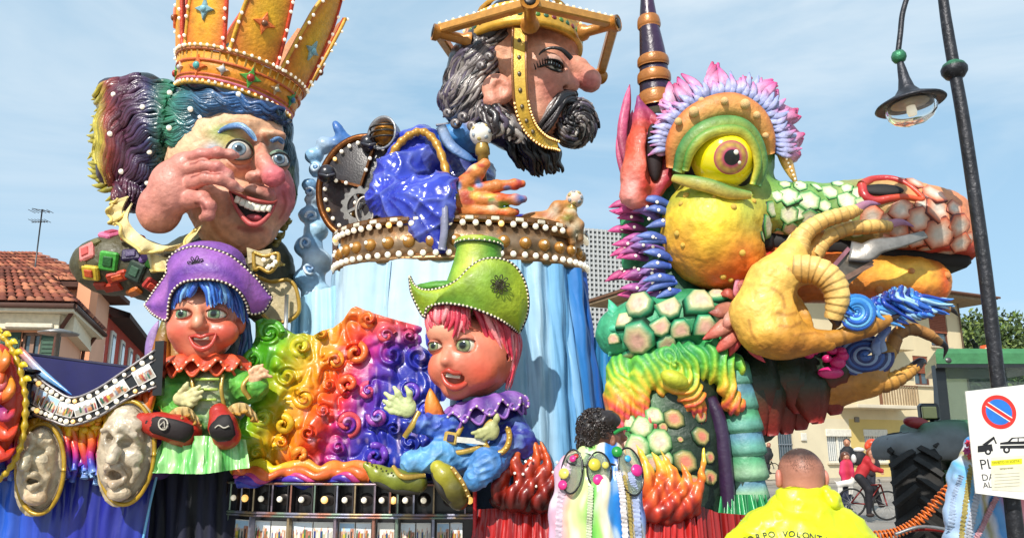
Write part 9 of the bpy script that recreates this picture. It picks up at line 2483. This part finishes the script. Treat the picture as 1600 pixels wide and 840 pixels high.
for x in(1486,1640):
 g=G();V,F=tube([tl(x-14,570,20),tl(x-8,565,18)],.03,8);g.add(V,F,'#222');V,F=ellipsoid(tl(x-6,563,26),np.array([7,6,6])*TR.s,12,8);g.add(V,F,'#5a5a58');part('roof_lamp',g,METALM,trac)
g=G();V,F=lathe([(0,.12),(.07,.11),(.085,.05),(.09,0),(0,0)],16,tl(1541,551,-40));g.add(V,F,'#c8501c');part('beacon',g,GLOSS,trac)
g=G();V,F=tube([tl(1528,556,-150),tl(1523,536,-150)],.045,8);g.add(V,F,'#1c1c1c');V,F=tube([tl(1524,540,-150),tl(1518,530,-150)],.035,8);g.add(V,F,'#1c1c1c');part('exhaust',g,METALM,trac)
hb_=Sculpt(TR,10,6);hb_.box((1560,745,-170),(52,46,120),'#2c6a3c',rnd=14);hb_.build(4);part('bonnet',hb_.G(),GLOSS,trac)
g=G();V,F=box(tl(1545,790,10),np.array([44,60,32])*TR.s,None,.05);g.add(V,F,'#15201a');part('transmission',g,BLACKM,trac,smooth=False)
for a_,b_,w in(((1480,740,44),(1480,835,44),9),((1474,738,44),(1512,734,44),8),((1506,736,44),(1506,830,46),7),((1478,818,46),(1600,822,46),7)):
 g=G();V,F=beam(tl(*a_),tl(*b_),w*TR.s,w*TR.s);g.add(V,F,'#28603a');part('linkage_arm',g,GLOSS,trac,smooth=False)
for k in range(4):
 g=G();V,F=tube(spline(TR.path([(1494+k*6,716,40),(1500+k*5,735,54),(1492+k*7,765,50),(1500+k*4,800,48)]),24),.012,6);g.add(V,F,'#151515' if k%2 else '#b8b0a0');part('hose',g,RUBBER,trac)
for dz_ in(-1,):
 for sx in(1470,1620):
  g=G();c=tl(sx+20,828,-190);V,F=lathe([(0,-.2),(.3,-.2),(.6,-.18),(.68,0),(.6,.18),(.3,.2),(0,.2)],32,(c[0],c[1],.68),WM);g.add(V,F,'#1a1816');part('front_wheel',g,RUBBER,trac)
HF_=Fig(1430,800,8.4)
n=900;t=np.linspace(0,1,n);base_=spline(HF_.path([(1300,850,0),(1352,838,4),(1398,832,10),(1436,812,20),(1474,772,30),(1506,738,20),(1520,690,0)]),n);T,N,B=frames(base_)
turns=44;P=base_+(N*np.cos(2*PI*turns*t)[:,None]+B*np.sin(2*PI*turns*t)[:,None])*6.5*HF_.s
V,F=tube(P,1.7*HF_.s,6);g=G();g.add(V,F,'#d0661c');solo('coiled_hose',g,GLOSS,'coiled orange air hose stretched between tractor and float','hose')
g=G();V,F=tube(spline(HF_.path([(1380,836,0),(1440,826,10),(1500,832,16),(1560,838,10)]),40),3*HF_.s,8);g.add(V,F,'#8a2420');V,F=tube(spline(HF_.path([(1398,834,30),(1440,822,34),(1490,828,30)]),40),2.5*HF_.s,8);g.add(V,F,'#8c8c8c');solo('tow_bar',g,METALM,'red and grey tow bar under the coiled orange hose','tow bar',kind=None)
# ================================================================ STREET LAMP
SL=Fig(1545,600,6.8)
lamp=thing('street_lamp','tall dark iron street lamp with curved arm and bell shaped lantern','street lamp',(*SL.w(1566,697)[:2],0))
base_xy=SL.w(1572,760);bx_,by_=base_xy[0],base_xy[1]
tops=SL.w(1473,-20);tilt_dx=0
poleP=[np.array([SL.w(1577,790)[0],by_,0.0]),SL.w(1560,600),SL.w(1536,400),SL.w(1507,200),SL.w(1491,108),SL.w(1478,30),SL.w(1466,-60)]
g=G();C=spline(np.array(poleP),40);V,F=tube(C,np.interp(np.linspace(0,1,40),[0,.12,.5,.8,1],[.075,.06,.058,.052,.04]),14);g.add(V,F,'#2c2c30')
IRON=mat('wrought_iron',rough=.45,metal=.5,var=.35,vscale=10,bump=.4,bscale=30,dirt=.75,dirtcol='#8a8a8c');part('pole',g,IRON,lamp)
g=G();V,F=lathe([(.14,0),(.14,.1),(.11,.16),(.11,.6),(.085,.7),(.075,.72)],20,(poleP[0][0],poleP[0][1],0));g.add(V,F,'#2c2c30');part('base',g,IRON,lamp)
kn=SL.w(1491,110);g=G();V,F=lathe(np.array([(9,-16),(15,-13),(20.5,-4),(21,3),(17,11),(10,16),(8,18)])*SL.s,24,kn);cc_=np.repeat(np.array([srgb('#2c2c30')]*4+[srgb('#3a7a58')]*3),24,0);g.add(V,F,cc_);part('knob',g,IRON,lamp)
TM=np.array(Matrix.Rotation(math.radians(-6),3,'Y'));lc_=SL.w(1421,158,0);at_=lc_+TM@np.array([0,0,90*SL.s])
arm=spline(np.vstack([SL.path([(1474,10,0),(1466,-22,0),(1448,-34,0),(1424,-16,0),(1411,18,0)]),[lerp(SL.w(1411,18),at_,.55)],[at_]]),40);g=G();V,F=tube(arm,4.6*SL.s,12);g.add(V,F,'#2c2c30');part('arm',g,IRON,lamp)
def ll(prof,col,name,m,seg=36,parent=lamp,c=lc_):
 g=G();V,F=lathe(np.array(prof)*SL.s,seg,c,TM);g.add(V,F,col);return part(name,g,m,parent)
ll([(4,92),(9,92),(12,86),(12,80),(9,74),(5,72)],'#3a7a58','green_collar',IRON)
can=ll([(5,74),(7,60),(9,42),(13,24),(22,12),(40,3),(54,-4),(56,-7),(53,-9),(40,-5),(28,0),(0,4)],'#33343a','lantern_hood',IRON,40)
LG=bpy.data.materials.new('lantern_glass');LG.use_nodes=True;q_=LG.node_tree.nodes['Principled BSDF'];q_.inputs['Base Color'].default_value=(.92,.93,.92,1);q_.inputs['Roughness'].default_value=.04;q_.inputs['Transmission Weight'].default_value=.92;q_.inputs['IOR'].default_value=1.12
ll([(40,-6),(41,-14),(38,-26),(30,-35),(18,-40),(0,-42)],'#fff','glass_bowl',LG,36)
ll([(0,-8),(8,-10),(9,-22),(7,-30),(0,-32)],'#d8c8a0','lamp_tube',BULBM,16);ll([(34,-6),(26,-8),(12,-7),(0,-7)],'#8a7a5c','reflector',METALM,30)
# ================================================================ ROAD SIGN on the lamp post
SG=Fig(1560,690,6.62)
sgn=thing('road_sign','white no parking and tow away sign tied to the lamp post','sign',SG.w(1565,770))
q00,q10,q11,q01=(1508,611),(1640,596),(1644,786),(1524,770)
SM_=basis(nrm(np.array([-.06,-1,-.03])))
SM_=SM_@np.array(Matrix.Rotation(math.radians(4.5),3,'Z'))
sc_=SG.w(1578,688,0)
def sp_at(px,py,o=0.0):
 r=ray(px,py);n=SM_[:,2];t=np.dot(sc_-CAM,n)/np.dot(r,n);return CAM+r*t+n*o
poly3=[sp_at(*q)for q in(q00,q10,q11,q01)]
loc=np.array([(SM_.T@(p-sc_))[:2]for p in poly3])
g=G();V,F=prism(loc[::-1],.012,SM_,sc_,.002);g.add(V,F,'#dedad2');part('board',g,mat('sign_paint',rough=.4,var=.04,vscale=4,dirt=.06),sgn,smooth=False)
def ring_flat(c,r0,r1,col,o,name,nseg=48):
 a=np.linspace(0,2*PI,nseg,endpoint=False);P0=np.array([c+SM_@np.array([r0*math.cos(t),r0*math.sin(t),o])for t in a]);P1=np.array([c+SM_@np.array([r1*math.cos(t),r1*math.sin(t),o])for t in a]);g=G();g.add(np.stack([P0,P1],1).reshape(-1,3),[grid_faces(nseg,2,True)],col);return part(name,g,MATTE,sgn,smooth=False)
cc_=sp_at(1560,643,.0065);rr=np.linalg.norm(sp_at(1587,643)-sp_at(1560,643))
ring_flat(cc_,0.0,rr*.78,'#1f6cc0',.001,'blue_disc');ring_flat(cc_,rr*.76,rr,'#cc2a22',.002,'red_ring')
M45=SM_@np.array(Matrix.Rotation(math.radians(-40),3,'Z'))
for w_,o_,cl in((.13,.0024,'#cc2a22'),(.20,.0018,'#dedad2')):
 g=G();V,F=box(cc_+SM_[:,2]*o_,(rr*.8,rr*w_*.8,.0004),M45);g.add(V,F,cl);part('red_bar' if cl=='#cc2a22' else 'bar_edge',g,MATTE,sgn,smooth=False)
def decal(poly,col,name,o=.0075):
 g=G();P=[sp_at(*p,o)for p in poly];P2=[sp_at(*p,o-.0012)for p in poly];n=len(P);g.add(P+P2,[list(range(n))]+[[i,(i+1)%n,n+(i+1)%n,n+i]for i in range(n)],col);return part(name,g,MATTE,sgn,smooth=False)
def wheelm(x,y,r):decal([(x+r*math.cos(a),y+r*math.sin(a))for a in np.linspace(0,2*PI,16,endpoint=False)],'#15151a','pictogram',.0082);decal([(x+.45*r*math.cos(a),y+.45*r*math.sin(a))for a in np.linspace(0,2*PI,12,endpoint=False)],'#dedad2','pictogram',.009)
decal([(1527,696),(1549,693),(1551,704),(1527,706)],'#15151a','pictogram');decal([(1534,694),(1552,681),(1554,684),(1540,696)],'#15151a','pictogram');decal([(1552,681),(1557,692),(1555,693),(1551,684)],'#15151a','pictogram')
decal([(1562,691),(1574,689),(1580,683),(1600,682),(1608,688),(1622,690),(1622,700),(1562,700)],'#15151a','pictogram');decal([(1578,689),(1582,685),(1589,684),(1589,689)],'#dedad2','pictogram',.0082);decal([(1591,684),(1599,684),(1604,688),(1591,689)],'#dedad2','pictogram',.0082);decal([(1562,694),(1622,693),(1622,694.5),(1562,695.5)],'#dedad2','pictogram',.0082)
for x,y,r in((1543,705,5),(1572,702,5.5),(1610,701,5.5)):wheelm(x,y,r)
def sgtext(s_,px,py,size,col='#1c1c22',o=.0072,align='LEFT'):
 return part('lettering',text_geo(s_,SM_,sp_at(px,py,o),size,.001,col,align),MATTE,sgn,smooth=False)
sgtext('PL',1530,726,.115);sgtext('DA',1533,746,.075);sgtext('AL',1535,758,.065)
g=G();P=[sp_at(*p,.0084)for p in((1547,714),(1640,707),(1642,770),(1549,765))];P2=[sp_at(*p,.0072)for p in((1547,714),(1640,707),(1642,770),(1549,765))];g.add(P+P2,[[0,1,2,3],[0,1,5,4],[1,2,6,5],[2,3,7,6],[3,0,4,7]],'#d2cdb8');no=part('notice',g,MATTE,sgn,smooth=False)
decal([(1548,719),(1596,715.5),(1596,724),(1548,727)],'#d8d01c','yellow_strip',.0095)
sgtext('DIVIETO DI SOSTA',1549.5,722.6,.0265,'#6a6a14',.0104)
sgtext('temporaneo',1561,731.5,.022,'#8a8420',.0104)
for k in range(5):decal([(1553,740+k*5),(1592,737.5+k*5),(1592,738.3+k*5),(1553,740.8+k*5)],'#a09a84','text_line',.0095)
for y in(628,752):
 a=np.linspace(0,2*PI,24);c=SL.w(np.interp(y,[600,790],[1560,1577]),y);g=G();V,F=tube(np.array([c+np.array([.075*math.cos(q),.075*math.sin(q),0])for q in a]),.008,6);g.add(V,F,'#9a9a9a');part('clamp',g,METALM,sgn)
